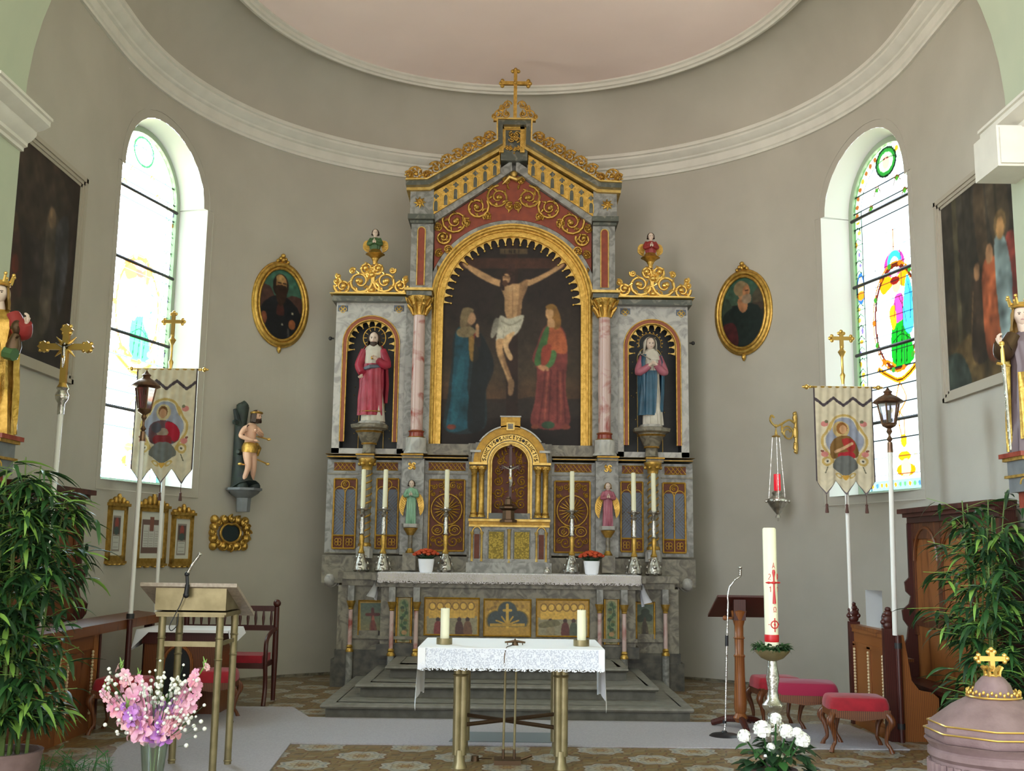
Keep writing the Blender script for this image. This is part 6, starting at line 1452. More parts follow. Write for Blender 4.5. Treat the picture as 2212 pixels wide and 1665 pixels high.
oval(1610, 675, 'oval portrait of a white-haired man in profile in a gold frame, right of the altar', whitehair)

# ---------------------------------------------------------------- large dark paintings on the side walls
def side_painting(sg, zt, zb, y1, y0, lab, draw):
    x = sg * (WA - .012); R = thing('wall_painting', lab, 'painting', (x, (y0 + y1) / 2, zb)); w_ = y1 - y0; h = zt - zb
    b = MB()
    for (a, c_, d, e_) in ((0, .045, .05, 0), (.045, .08, .035, 0), (.08, .11, .02, 0)):
        for (ya, yb, za, zb_) in ((y0 - .0 + a, y0 + c_, zb + a, zt - a), (y1 - c_, y1 - a, zb + a, zt - a), (y0 + a, y1 - a, zt - c_, zt - a), (y0 + a, y1 - a, zb + a, zb + c_)):
            xs = sorted([sg * WA, sg * (WA - d)]); b.box(xs[0], xs[1], ya, yb, za, zb_)
    b.build('frame', 'painting_moulding', R)
    c = Canvas(0, 0, 100, 110, .8, '2a2620'); draw(c); c.mottle(.22, 9); c.mottle(.12, 4); c.blur(1)
    c.build('canvas', (lambda u, v: (x, y1 - .10 - (w_ - .2) * u / 100, zt - .1 - (h - .2) * v / 110)) if sg > 0 else (lambda u, v: (x, y0 + .1 + (w_ - .2) * u / 100, zt - .1 - (h - .2) * v / 110)), 'oil_paint', R)
mat('painting_moulding', 'a8a090', .7)
def p_left(c):
    c.vgrad('2a221e', '221e20', 0, 110); c.ell(45, 20, 40, 26, '3a2e24', .5); c.poly([(60, 30), (70, 26), (76, 36), (74, 70), (70, 92), (58, 92), (60, 60)], '4a4238', .7); c.poly([(72, 34), (86, 24), (90, 50), (84, 80), (76, 60)], '383a40', .7)
    c.ell(66, 30, 5, 6, '5c4a38'); c.poly([(10, 50), (26, 44), (36, 66), (34, 92), (12, 92)], '40261e', .7); c.ell(28, 66, 4, 5, '702c20', .7); c.ell(24, 45, 4, 5, '54402c'); c.poly([(30, 84), (60, 80), (64, 104), (26, 104)], '302c24', .7)
def p_right(c):
    c.vgrad('34302a', '2a261e', 0, 60); c.vgrad('2a261e', '4a3c26', 60, 100); c.poly([(16, 0), (21, 0), (22, 80), (17, 90)], '4c4632', .8); c.poly([(44, 8), (56, 0), (58, 50), (48, 50)], '4a3a28', .6); c.poly([(60, 0), (80, 0), (84, 36), (66, 40)], '4c4030', .6)
    for x in (30, 40, 70, 92): c.line([(x, 0), (x + 2, 60)], 2.5, '26221a', .6)
    c.poly([(0, 96), (30, 82), (100, 84), (100, 110), (0, 110)], '584628', .8); c.poly([(0, 90), (20, 92), (30, 110), (0, 110)], '2e3630')
    c.poly([(36, 54), (46, 50), (54, 60), (56, 96), (34, 96)], '33281e'); c.ell(44, 50, 4, 5, '7c5c40'); c.poly([(50, 52), (64, 46), (70, 60), (70, 96), (52, 98)], '84462a'); c.ell(60, 44, 4.5, 5.5, '8a6648')
    c.poly([(66, 42), (78, 40), (84, 60), (82, 98), (70, 98)], '6c7a78'); c.poly([(80, 40), (92, 46), (96, 98), (84, 98), (84, 60)], '7a3830'); c.ell(74, 34, 4.5, 6, '9a7450'); c.ell(74, 32, 7, 8, '8a6a3c', .4); c.line([(38, 60), (32, 90)], 1.5, '5c4a30')
a_ = PX(182, 389, -WA); bz = PX(127, 822, -WA); side_painting(-1, a_.z, bz.z, a_.y, a_.y - 2.0, 'large dark painting of shadowy figures on the left wall by the arch', p_left)
a_ = PX(2025, 440, WA); bz = PX(2054, 868, WA); side_painting(1, a_.z, bz.z, a_.y, a_.y - 2.0, 'large dark painting of robed figures among trees on the right wall', p_right)

# ---------------------------------------------------------------- three framed cards and a carved cartouche
def card(cx, cy, w_, h, lab, wide):
    o, rt, n = wall_plane(cx, cy); W = lambda u, v, d: tuple(o + rt * u + n * d + Vector((0, 0, v)))
    R = thing('framed_card', lab, 'framed card', tuple(o - Vector((0, 0, h / 2))), 'gold-framed cards under the left window')
    b = MB(); t = .045
    def slab(u0, u1, v0, v1, d0, d1, m=0):
        vs = [W(u, v, d) for d in (d0, d1) for u, v in ((u0, v0), (u1, v0), (u1, v1), (u0, v1))]
        b.add(vs, [(0, 1, 2, 3), (7, 6, 5, 4), (0, 4, 5, 1), (1, 5, 6, 2), (2, 6, 7, 3), (3, 7, 4, 0)], m)
    a, c = w_ / 2, h / 2
    for (u0, u1, v0, v1) in ((-a, -a + t, -c, c), (a - t, a, -c, c), (-a, a, c - t, c), (-a, a, -c, -c + t * 1.4)): slab(u0, u1, v0, v1, 0, .045)
    slab(-a - .02, a + .02, c, c + .035, 0, .07); slab(-a - .012, a + .012, -c - .03, -c, 0, .06)
    b.build('frame', 'gold', R)
    b = MB(); k = 7 if wide else 5
    for i in range(k):
        u = (i / (k - 1) - .5) * w_ * .9; b.ball(W(u, c + .045 + (.11 if wide else .07) * (1 - abs(i / (k - 1) - .5) * 2) * .5, .03), (.034, .03, .03 + (.05 if wide else .03) * (1 - abs(i / (k - 1) - .5) * 2)), 8, 6)
    b.ball(W(0, c + (.16 if wide else .12), .03), .025, 8, 6)
    for i in range(4): b.ball(W((i / 3 - .5) * w_ * .8, -c - .035, .03), (.04, .02, .015), 8, 5)
    b.build('carved_crest', 'gold', R)
    cv = Canvas(-50, -50, 50, 50, 1.4, 'c4c4b8'); 
    if wide:
        cv.rect(-40, -34, 40, 36, '6c5850'); cv.rect(-34, -22, 34, 24, 'bcbcb4'); cv.rect(-8, -40, 8, -10, '7c5448'); cv.line([(-12, -18), (-12, 24)], 1.5, '8a8078'); cv.line([(12, -18), (12, 24)], 1.5, '8a8078')
        for y in range(-14, 22, 5):
            for x in (-30, -8, 16): cv.line([(x, y), (x + 15, y)], 1.2, '9a9890')
    else:
        cv.rect(-30, -38, 30, 38, '8a8278'); cv.rect(-26, -34, 26, 2, '5a4c48'); cv.ell(0, -22, 14, 12, '8a4c44'); cv.ell(0, -6, 18, 9, '4a5450'); cv.rect(-24, 6, 24, 34, 'b8b8ae')
        for y in range(9, 33, 5): cv.line([(-18, y), (18, y)], 1.2, '8f8d86')
    cv.build('printed_card', lambda x, y: W(x / 50 * (a - t), -y / 50 * (c - t), .02), 'woven', R)
card(248, 1152, .38, .62, 'narrow gold-framed printed card at the left of the three under the window', False)
card(322, 1157, .56, .66, 'wide gold-framed printed card in the middle of the three under the window', True)
card(391, 1165, .36, .60, 'narrow gold-framed printed card at the right of the three, nearest the cartouche', False)
def cartouche():
    o, rt, n = wall_plane(491, 1151); W = lambda u, v, d: tuple(o + rt * u + n * d + Vector((0, 0, v)))
    R = thing('carved_cartouche', 'carved gold scroll frame round a dark oval, below the bound figure on the left wall', 'wall ornament', tuple(o - Vector((0, 0, .24))))
    b = MB()
    for k in range(16):
        a = k * pi / 8; rr = 1 + .16 * (k % 2) * 0; q = W(.285 * cos(a), .185 * sin(a), .04); b.ball(q, .062 if k % 2 else .05, 8, 6)
        pts = [W(.285 * cos(a) + .055 * (1 - t * .8) * cos(a + t * 7), .185 * sin(a) + .055 * (1 - t * .8) * sin(a + t * 7), .075) for t in np.linspace(0, 1, 12)]; b.tube(pts, .014, 6)
    for (u, v) in ((-.26, .17), (.24, .16), (-.26, -.17), (.24, -.17)): b.ball(W(u, v, .04), (.06, .05, .06), 8, 6)
    b.tube([W(.165 * cos(t), (.13 - .02 * math.exp(-((t - pi / 2) / .25) ** 2)) * sin(t), .06) for t in np.linspace(0, 2 * pi, 33)[:-1]], .018, 8, closed=True); b.build('scroll_frame', 'gold', R)
    b = MB(); b.add([W(0, 0, .045)] + [W(.165 * cos(t), .13 * sin(t), .045) for t in np.linspace(0, 2 * pi, 33)[:-1]], [(0, 1 + i, 1 + (i + 1) % 32) for i in range(32)]); b.build('dark_oval', 'dark_slate', R)
mat('dark_slate', '1e2c30', .3)
cartouche()

# ---------------------------------------------------------------- bound figure on its wall console (left)
def skin_body(name, J, E_, m, parent, root=0, sub=2):
    """J: joints (x, y, z, radius); E_: edges"""
    off = WLOC[parent.name]; me = bpy.data.meshes.new(name); me.from_pydata([(j[0] - off.x, j[1] - off.y, j[2] - off.z) for j in J], E_, []); me.materials.append(MATS[m])
    o = bpy.data.objects.new(name, me); COL.objects.link(o); o.parent = parent; WLOC[o.name] = off.copy()
    sk = o.modifiers.new('skin', 'SKIN'); sk.use_smooth_shade = True
    for i, v in enumerate(me.skin_vertices[0].data): v.radius = (J[i][3], J[i][3] * (J[i][4] if len(J[i]) > 4 else 1)); v.use_root = (i == root)
    s2 = o.modifiers.new('sub', 'SUBSURF'); s2.levels = sub; s2.render_levels = sub
    return o
def bound_figure():
    o, rt, n = wall_plane(505, 1060); c = o + n * .20; Wq = lambda u, v, d=0.0: tuple(c + rt * u + n * d + Vector((0, 0, v)))
    R = thing('statue', 'carved half-naked man tied to a dark tree stump on a grey wall console', 'statue', tuple(c)); h = 1.16
    b = MB(); b.tube([Wq(0, -.28), Wq(0, -.10), Wq(0, -.04), Wq(0, -.0)], [.09, .10, .19, .225], 8); b.tube([Wq(0, .0), Wq(0, .03)], [.24, .24], 8); b.build('console', 'console_grey', R)
    b = MB(); b.tube([Wq(-.02, .03, .02), Wq(-.02, .10, -.02), Wq(-.04, .4, -.08), Wq(-.05, .8, -.08), Wq(-.04, 1.12, -.06), Wq(0, 1.16, -.04)], [.20, .15, .085, .075, .085, .05], 10)
    b.tube([Wq(-.04, .82, -.06), Wq(-.14, .94, -.04), Wq(-.20, 1.06, -.02)], [.05, .04, .025], 8); b.tube([Wq(-.12, .90, -.05), Wq(-.20, .89, -.02), Wq(-.22, .87, 0)], [.04, .03, .02], 8); b.tube([Wq(-.06, 1.05, -.06), Wq(-.10, 1.15, -.04)], [.05, .03], 8)
    b.tube([Wq(-.06, .5, -.04), Wq(-.15, .50, .02)], [.05, .025], 8); b.ball(Wq(-.10, .05, .08), .08); b.ball(Wq(.12, .05, .06), .08); b.build('tree_stump', 'trunk_green', R)
    J = [(*Wq(.0, .56, .07), .085, .8), (*Wq(.01, .66, .06), .07, .8), (*Wq(.02, .76, .05), .09, .75), (*Wq(.03, .84, .05), .06, .8), (*Wq(.05, .90, .07), .033),
         (*Wq(-.09, .81, .06), .042), (*Wq(-.17, .70, .07), .034), (*Wq(-.07, .66, .15), .026), (*Wq(-.02, .65, .18), .018),
         (*Wq(.13, .82, .06), .042), (*Wq(.16, .73, .12), .034), (*Wq(.05, .76, .18), .026), (*Wq(.0, .78, .20), .018),
         (*Wq(-.045, .48, .08), .07), (*Wq(-.05, .30, .13), .042), (*Wq(-.08, .09, .06), .026), (*Wq(-.09, .06, .12), .022),
         (*Wq(.05, .47, .07), .068), (*Wq(.06, .28, .10), .042), (*Wq(.10, .10, .02), .027), (*Wq(.12, .06, .08), .022)]
    E_ = [(0, 1), (1, 2), (2, 3), (3, 4), (3, 5), (5, 6), (6, 7), (7, 8), (3, 9), (9, 10), (10, 11), (11, 12), (0, 13), (13, 14), (14, 15), (15, 16), (0, 17), (17, 18), (18, 19), (19, 20)]
    skin_body('body', J, E_, 'skin', R)
    yaw = atan2(n.x, -n.y)
    b = MB(); hc = Wq(.065, .985, .10); head(b, hc, .068, yaw + .3, .15); hand(b, Wq(-.02, .65, .18), tuple(rt * .8 + n * .2), (0, 0, -1), .09, curl=.4); hand(b, Wq(.0, .78, .20), tuple(-rt * .8 + n * .2), (0, 0, -1), .09, curl=.4); eyes(b, hc, .068, yaw + .3, .15)
    b.build('head', ['skin', 'hair_brown', 'robe_pink'], R)
    b = MB(); hair(b, hc, .068, yaw + .3, .7, 0, 1.14); hv = Vector(hc); b.ball((hv.x, hv.y, hv.z - .05), (.05, .05, .05)) if False else None; b.lathe([(0.01, -.10), (.035, -.08), (.044, -.055), (.03, -.04)], tuple(Vector(hc) + n * .03), 10); b.build('hair', 'hair_brown', R)
    b = MB(); b.tube([tuple(Vector(hc) + Vector((.073 * cos(t), .073 * sin(t), .045))) for t in np.linspace(0, 2 * pi, 17)[:-1]], .014, 6, closed=True); b.build('head_band', 'gold', R)
    b = MB(); b.tube([Wq(0, .50, .07), Wq(.0, .56, .075), Wq(.01, .61, .07)], [.105, .11, .092], 14); b.tube([Wq(.06, .60, .12), Wq(.14, .56, .10), Wq(.12, .46, .09)], [.04, .03, .015], 8); b.build('loincloth', 'gold', R)
    for (a, c2) in ((Wq(.10, .72, .08), Wq(.24, .69, .16)), (Wq(.08, .42, .1), Wq(.24, .36, .16)), (Wq(-.10, .33, .1), Wq(-.20, .33, .14))):
        b = MB(); b.tube([a, c2], .010, 6); b.ball(c2, (.03, .02, .02), 6, 5); b.build('arrow', 'gold_bright', R)
bound_figure()

# ---------------------------------------------------------------- sanctuary lamp on its wall bracket (right)
def sanctuary_lamp():
    o, rt, n = wall_plane(1722, 935); Wq = lambda u, v, d=0.0: tuple(o + rt * u + n * d + Vector((0, 0, v)))
    R = thing('lamp_bracket', 'gilt scrolled wall bracket at the right of the apse', 'wall bracket', tuple(o - Vector((0, 0, .3))))
    b = MB(); b.tube([Wq(0, -.28, .03), Wq(0, -.2, .05), Wq(0, -.1, .035), Wq(0, 0, .05), Wq(0, .1, .035), Wq(0, .2, .05), Wq(0, .28, .03)], [.012, .035, .02, .04, .02, .035, .012], 8)
    for k in range(6): b.ball(Wq(0, -.25 + k * .1, .05), .028, 8, 6)
    b.build('wall_plate', 'gold_pale', R)
    b = MB()
    b.tube(cat_smooth([Wq(0, .12, .05), Wq(0, .16, .16), Wq(0, .10, .30), Wq(0, .06, .42), Wq(0, .12, .52), Wq(0, .19, .50), Wq(0, .17, .45)], False, 5), .014, 6)
    b.tube([Wq(0, -.02 + .10 * sin(t) * (1 - t * .06), .19 + .12 * cos(t) * (1 - t * .06)) for t in np.linspace(0, 9, 30)], .012, 6); b.tube([Wq(0, .10, .30), Wq(0, .02, .31), Wq(0, -.04, .28)], .012, 6); b.ball(Wq(0, .06, .42), .025); b.build('scroll_arm', 'gold_pale', R)
    tip = Vector(Wq(0, .03, .42)); q = PY(1683, 1040, tip.y); x, y = tip.x, tip.y; zt = tip.z
    L = thing('sanctuary_lamp', 'silver hanging lamp with a red glass, on chains from the gilt bracket', 'lamp', (x, y, PY(1683, 1118, y).z)); Z = lambda r: PY(1683, r, y).z
    b = MB(); b.lathe([(.05, 0), (.06, .01), (.02, .03), (.01, .09)], (x, y, Z(944)), 10); b.tube([(x, y, Z(944) + .08), (x, y, zt)], .008, 6); b.build('crown', 'gold_pale', L)
    b = MB()
    for k in range(3):
        a = k * 2.09 + .4; zz = np.linspace(Z(944), Z(1078), 26)
        b.tube([(x + (.05 + .07 * i / 25) * cos(a), y + (.05 + .07 * i / 25) * sin(a), z_) for i, z_ in enumerate(zz)], [.004 + .003 * (i % 2) for i in range(26)], 5)
    b.build('chains', 'silver', L)
    zb = Z(1118); h = Z(1060) - zb; b = MB(); b.lathe([(.0, -.0), (.035, 0), (.03, .02), (.018, .04), (.05, .08), (.11, .16), (.14, .21), (.135, .235), (.09, .26), (.06, .29), (.075, .32), (.05, h)], (x, y, zb), 20)
    for k in range(6): a = k * 1.047; b.ball((x + .145 * cos(a), y + .145 * sin(a), zb + .21), .022, 8, 6)
    b.ball((x, y, zb - .03), .012); b.build('bowl', 'silver', L)
    b = MB(); b.lathe([(.04, 0), (.045, .02), (.043, Z(1024) - Z(1060)), (.038, Z(1024) - Z(1060)), (.038, .01)], (x, y, Z(1060)), 16); b.build('red_glass', 'lamp_glow', L)
mlg = mat('lamp_glow', 'b01828', .15); mlg.node_tree.nodes['Principled BSDF'].inputs['Emission Color'].default_value = (*lin('e02030'), 1); mlg.node_tree.nodes['Principled BSDF'].inputs['Emission Strength'].default_value = .35
sanctuary_lamp()

# white box on the right pier below the impost
a_ = PY(2103, 312, 8.62); c_ = PY(2103, 396, 8.62); b = MB(); b.box(a_.x, a_.x + .62, 8.2, 8.62, c_.z, a_.z); b.box(a_.x + .02, a_.x + .60, 8.18, 8.2, c_.z + .02, a_.z - .02)
tag(b.build('white_wall_box', 'moulding'), 'plain white box mounted on the right pier under the impost', 'wall box')
# ---------------------------------------------------------------- processional poles
def pole(b, x, y, z0, z1, r=.022, x1=None): b.tube([(x, y, z0), (x1 if x1 is not None else x, y, z1)], r, 12)
def trefoil_cross(b, x, y, z0, h, hw, w_, m=0):
    za = z0 + h * .66; b.box(x - w_, x + w_, y - .012, y + .012, z0, z0 + h, m); b.box(x - hw, x + hw, y - .0121, y + .0121, za - w_, za + w_, m)
    for (ex, ez, dx, dz) in ((-hw, za, -1, 0), (hw, za, 1, 0), (0, z0 + h, 0, 1)):
        for k in (-1, 0, 1): b.ball((x + ex + dx * w_ * (1.1 if k == 0 else 0) + dz * k * w_ * 1.3, y, ez + dz * w_ * (1.1 if k == 0 else 0) + dx * k * w_ * 1.3), (w_ * 1.05, .013, w_ * 1.05), 8, 6, m)
def banner(Y, px_pole, top_row, xl, xr, yl, yb, cross_top, foot, lab, draw, zfoot):
    p0 = PY(px_pole, top_row, Y); xp = p0.x; R = thing('church_banner', lab, 'banner', (xp, Y, zfoot), 'hanging cloth banners on white poles')
    Z = lambda r, px=px_pole: PY(px, r, Y).z
    b = MB(); pole(b, xp, Y, zfoot, Z(top_row)); b.build('pole', 'pole_white', R)
    b = MB(); b.lathe([(.016, 0), (.02, .05), (.03, .10), (.014, .13), (.014, .30), (.03, .33), (.045, .36), (.02, .39), (.02, .42)], (xp, Y, Z(top_row) - .0), 12); zt = Z(top_row) + .40
    b.build('pole_socket', 'gold_bright', R)
    b = MB(); trefoil_cross(b, xp, Y, zt, Z(cross_top) - zt, .105, .020); b.build('cross', 'gold_bright', R)
    Yc = Y - .05; A = PY(xl, yl, Yc); B_ = PY(xr, yl + 0, Yc); zt_ = (A.z + PY(xr, yl, Yc).z) / 2 + .01; x0, x1 = A.x, B_.x
    b = MB(); b.tube([(x0 - .07, Yc + .01, zt_ - .01), (x1 + .07, Yc + .01, zt_ - .01)], .012, 8)
    for s2, xe in ((-1, x0 - .07), (1, x1 + .07)):
        b.ball((xe, Yc + .01, zt_ - .01), .028); b.ball((xe - s2 * .04, Yc + .01, zt_ - .01), .016); b.ball((xe + s2 * .03, Yc + .01, zt_ - .01), (.022, .014, .014))
    b.tube([(xp, Y, zt_ - .01), (xp, Yc, zt_ - .01)], .01, 6); b.build('crossbar', 'gold_bright', R)
    zb = Z(yb); W = x1 - x0; H = zt_ - zb
    # cloth with three points; canvas units: x 0..100, y 0..200
    def low(t):  # length of the cloth along the width
        k = (t * 3) % 1; return 1 - .13 * abs(k - .5) * 2
    c = Canvas(0, 0, 100, 200, .9, 'c9bfa4'); draw(c)
    for (xa, xb) in ((0, 2.4), (97.6, 100)): c.rect(xa, 0, xb, 200, '4a4246')
    def edge(y0, amp, inv=False): return [(x, y0 - amp * abs(((x / 100 * 3) % 1) - .5) * 2) for x in np.linspace(0, 100, 61)]
    c.line(edge(36, 14), 5, '4a4246'); c.rect(0, 195.5, 100, 200, '6a6264'); c.mottle(.03, 6)
    c.build('banner_cloth', lambda u, v: (x0 + W * u / 100, Yc + .012 * sin(u * .19) * (v / 200) + .006 * sin(u * .5 + v * .02), zt_ - H * (v / 200) * (1 - (1 - low(min(.9999, max(.0001, u / 100)))) * (v / 200) ** 6)), 'woven', R, thick=.004)
    # raised flap at the top
    cf = Canvas(0, 0, 100, 40, 1.5, 'c9c0a8'); 
    for i in range(3):
        u = (i + .5) / 3; xx = x0 + W * u; zz = zb
        b = MB(); b.tube([(xx, Yc, zz), (xx, Yc, zz - .10)], .004, 5); b.lathe([(.004, .0), (.016, -.012), (.013, -.03), (.02, -.09), (.018, -.10), (0, -.10)], (xx, Yc, zz - .09), 10); b.build('tassel', 'tassel', R)
    return R
def medallion(c, fig):
    g = 'b49a5c'
    for s2 in (-1, 1):
        c.line([(50 + s2 * 22, 68), (50 + s2 * 30, 84), (50 + s2 * 37, 96), (50 + s2 * 36, 112), (50 + s2 * 26, 128), (50 + s2 * 20, 142), (50 + s2 * 16, 150)], 4, g, smooth=True); c.ring(50 + s2 * 30, 139, 7, 7, 2, g); c.ell(50 + s2 * 30, 139, 2, 2, '4a4a48')
        c.ell(50 + s2 * 33, 70, 6, 5, 'c07c74'); c.ell(50 + s2 * 30, 66, 3, 3, '6c6a50'); c.ell(50 + s2 * 34, 126, 6, 5, 'c07c74'); c.ell(50 + s2 * 38, 120, 3, 2, '7a4c40'); c.line([(50 + s2 * 30, 150), (50 + s2 * 34, 160)], 2, '5c5c4c'); c.line([(50 + s2 * 24, 84), (50 + s2 * 22, 70)], 3, g); c.ring(50 + s2 * 11, 170, 4.5, 4.5, 1.5, g)
    c.line([(26, 78), (34, 60), (50, 54), (66, 60), (74, 78)], 4, g, smooth=True)
    c.poly([(29, 78), (36, 63), (50, 58), (64, 63), (71, 78), (82, 96), (80, 112), (70, 126), (64, 134), (36, 134), (30, 126), (20, 112), (18, 96)], '8f94a0')
    fig(c)
    c.poly([(38, 132), (50, 128), (62, 132), (72, 148), (66, 160), (50, 166), (34, 160), (28, 148)], '686a66'); c.poly([(44, 168), (50, 164), (56, 168), (50, 174)], 'c09440')
def fig_l(c):
    c.ell(48, 77, 12, 14, 'b0a078'); c.ell(47, 76, 8, 10, '6a4a2c'); c.ell(47, 79, 6, 8, 'a88060'); c.poly([(28, 128), (26, 104), (38, 92), (58, 92), (72, 102), (76, 120), (66, 132), (40, 134)], '5c4448'); c.poly([(52, 96), (66, 96), (76, 112), (70, 128), (58, 120)], '9c2434'); c.ell(48, 112, 10, 8, '8a7868'); c.ell(38, 104, 8, 9, '4c4a50'); c.poly([(36, 118), (60, 118), (62, 132), (36, 132)], '7a2c30')
def fig_r(c):
    c.ell(44, 80, 14, 15, 'b8a06c'); c.ell(46, 78, 9, 11, '8a5c30'); c.ell(48, 80, 6, 8, 'c0946c'); c.poly([(26, 132), (26, 108), (38, 94), (56, 92), (68, 104), (74, 124), (66, 134), (36, 136)], '7a5c34'); c.poly([(46, 98), (62, 98), (68, 112), (60, 124), (50, 112)], '9a3430'); c.line([(34, 122), (52, 112), (62, 106)], 5, 'c09c78'); c.poly([(40, 124), (62, 122), (66, 134), (42, 136)], 'a02c34')
banner(12.3, 368, 800, 296, 428, 797, 1046, 678, 0, 'cream banner with a red-cloaked figure medallion, in front of the left window', lambda c: medallion(c, fig_l), .0)
banner(11.55, 1821, 830, 1757, 1884, 836, 1070, 720, 0, 'cream banner with a praying long-haired figure medallion, in front of the right window', lambda c: medallion(c, fig_r), 1.1)

def lantern(Y, px, foot_px, foot_row, row_pole, row_bot, row_top, wid, lab, zf, glass):
    xt = PY(px, row_bot, Y).x; xb = PY(foot_px, foot_row, Y).x; Z = lambda r: PY(px, r, Y).z; R = thing('processional_lantern', lab, 'lantern', (xb, Y, zf), 'processional lanterns on white poles')
    b = MB(); b.tube([(xb, Y, zf), (xt, Y, Z(row_pole))], .024, 12); b.build('pole', 'pole_white', R)
    zb, zt = Z(row_bot), Z(row_top); h = zt - zb; r = wid
    b = MB(); b.lathe([(.03, Z(row_pole) - zb - .10), (.026, Z(row_pole) - zb)], (xt, Y, zb), 10); b.lathe([(.012, Z(row_pole) - zb), (.03, Z(row_pole) - zb + .03), (.012, Z(row_pole) - zb + .06), (.012, -.04), (.03, -.01), (.02, .02), (r * .55, h * .10), (r * .62, h * .15)], (xt, Y, zb), 12); b.build('lantern_foot', 'bronze_gilt', R)
    b = MB(); b.lathe([(r * .58, h * .15), (r * .95, h * .62), (r * .95, h * .63)], (xt, Y, zb), 6); b.build('lantern_glass', glass, R)
    b = MB()
    for k in range(6): a = k * pi / 3; b.tube([(xt + r * .58 * cos(a), Y + r * .58 * sin(a), zb + h * .15), (xt + r * .95 * cos(a), Y + r * .95 * sin(a), zb + h * .62)], .009, 6)
    b.lathe([(r * .62, h * .13), (r * .68, h * .15), (r * .62, h * .17)], (xt, Y, zb), 6); b.lathe([(r * 1.0, h * .60), (r * 1.32, h * .64), (r * 1.2, h * .68), (r * .8, h * .76), (r * .35, h * .82), (r * .30, h * .85), (r * .42, h * .88), (r * .2, h * .92), (r * .1, h * .96), (.0, h)], (xt, Y, zb), 12); b.build('lantern_cap', 'bronze_gilt', R)
    b = MB(); b.lathe([(.022, 0), (.022, h * .3), (0, h * .3)], (xt, Y, zb + h * .16), 10); b.build('candle', 'wax', R)
mat('bronze_gilt', '8a6c52', .35, .8, col2='6c5240', scale=20)
lantern(11.1, 311, 281, 1340, 932, 900, 798, .115, 'processional lantern with reddish glass on a white pole, beside the left banner', 1.0, 'lantern_red')
lantern(10.44, 1921, 1933, 1360, 955, 930, 835, .115, 'processional lantern on a white pole standing at the right choir desk', .98, 'lantern_glass')
def proc_cross():
    Y = 9.7; p = PY(131, 890, Y); x = p.x; Z = lambda r: PY(134, r, Y).z; R = thing('processional_cross', 'gilt processional cross with rays on a white pole behind the left bamboo', 'cross', (x - .02, Y, 1.01))
    b = MB(); b.tube([(x - .02, Y, 1.01), (x, Y, Z(890))], .024, 12); b.build('pole', 'pole_white', R)
    b = MB(); b.lathe([(.03, 0), (.03, .10), (.055, .14), (.06, .18), (.04, .22), (.055, .24), (.035, .27)], (x, Y, Z(895)), 14); b.build('knop', 'silver', R)
    b = MB(); b.lathe([(.035, 0), (.06, .02), (.035, .06), (.05, .10), (.03, .14)], (x, Y, Z(860)), 14); z0 = Z(835); w_ = .028; za = Z(749)
    b.box(x - w_, x + w_, Y - .02, Y + .02, z0, Z(715)); b.box(x - .19, x + .19, Y - .02, Y + .02, za - w_, za + w_)
    for (ex, ez) in ((-.20, za), (.20, za), (0, Z(712))):
        b.prism([(x + ex - .055, ez), (x + ex, ez + .055), (x + ex + .055, ez), (x + ex, ez - .055)], Y - .022, Y + .022)
        for k in range(4): b.ball((x + ex + .045 * cos(k * 1.57 + .78), Y, ez + .045 * sin(k * 1.57 + .78)), .02, 8, 6)
    for k in range(4):
        a = k * pi / 2 + pi / 4; b.tube([(x + .03 * cos(a), Y, za + .03 * sin(a)), (x + .13 * cos(a), Y, za + .13 * sin(a))], [.022, .003], 6)
    b.build('cross', 'gold_bright', R); figure_corpus(x, Y - .035, za + .01, .24, R)
proc_cross()
# ---------------------------------------------------------------- carpet and mat
b = MB(); poly = [(-1.93, 9.93), (3.62, 10.02), (3.50, 11.40), (2.15, 11.45), (-2.05, 11.45), (-2.35, 12.15), (-3.3, 12.1), (-3.45, 10.9), (-3.35, 9.6), (-3.05, 8.3), (-2.6, 6.8), (-1.72, 6.8)]
b.prism(poly, 0.001, .012, axis='z'); tag(b.build('carpet', 'carpet'), 'pale mauve-grey carpet laid over the tiles before the altar steps', 'carpet')
b = MB(); b.add([(-.53, 10.1, .018), (.55, 10.1, .018), (.47, 10.62, .018), (-.45, 10.62, .018), (-.53, 10.1, .012), (.55, 10.1, .012), (.47, 10.62, .012), (-.45, 10.62, .012)], [(0, 1, 2, 3), (4, 5, 1, 0), (5, 6, 2, 1), (7, 4, 0, 3), (6, 7, 3, 2)]); tag(b.build('door_mat', 'mat_grey'), 'small grey mat on the carpet behind the front altar table', 'mat')

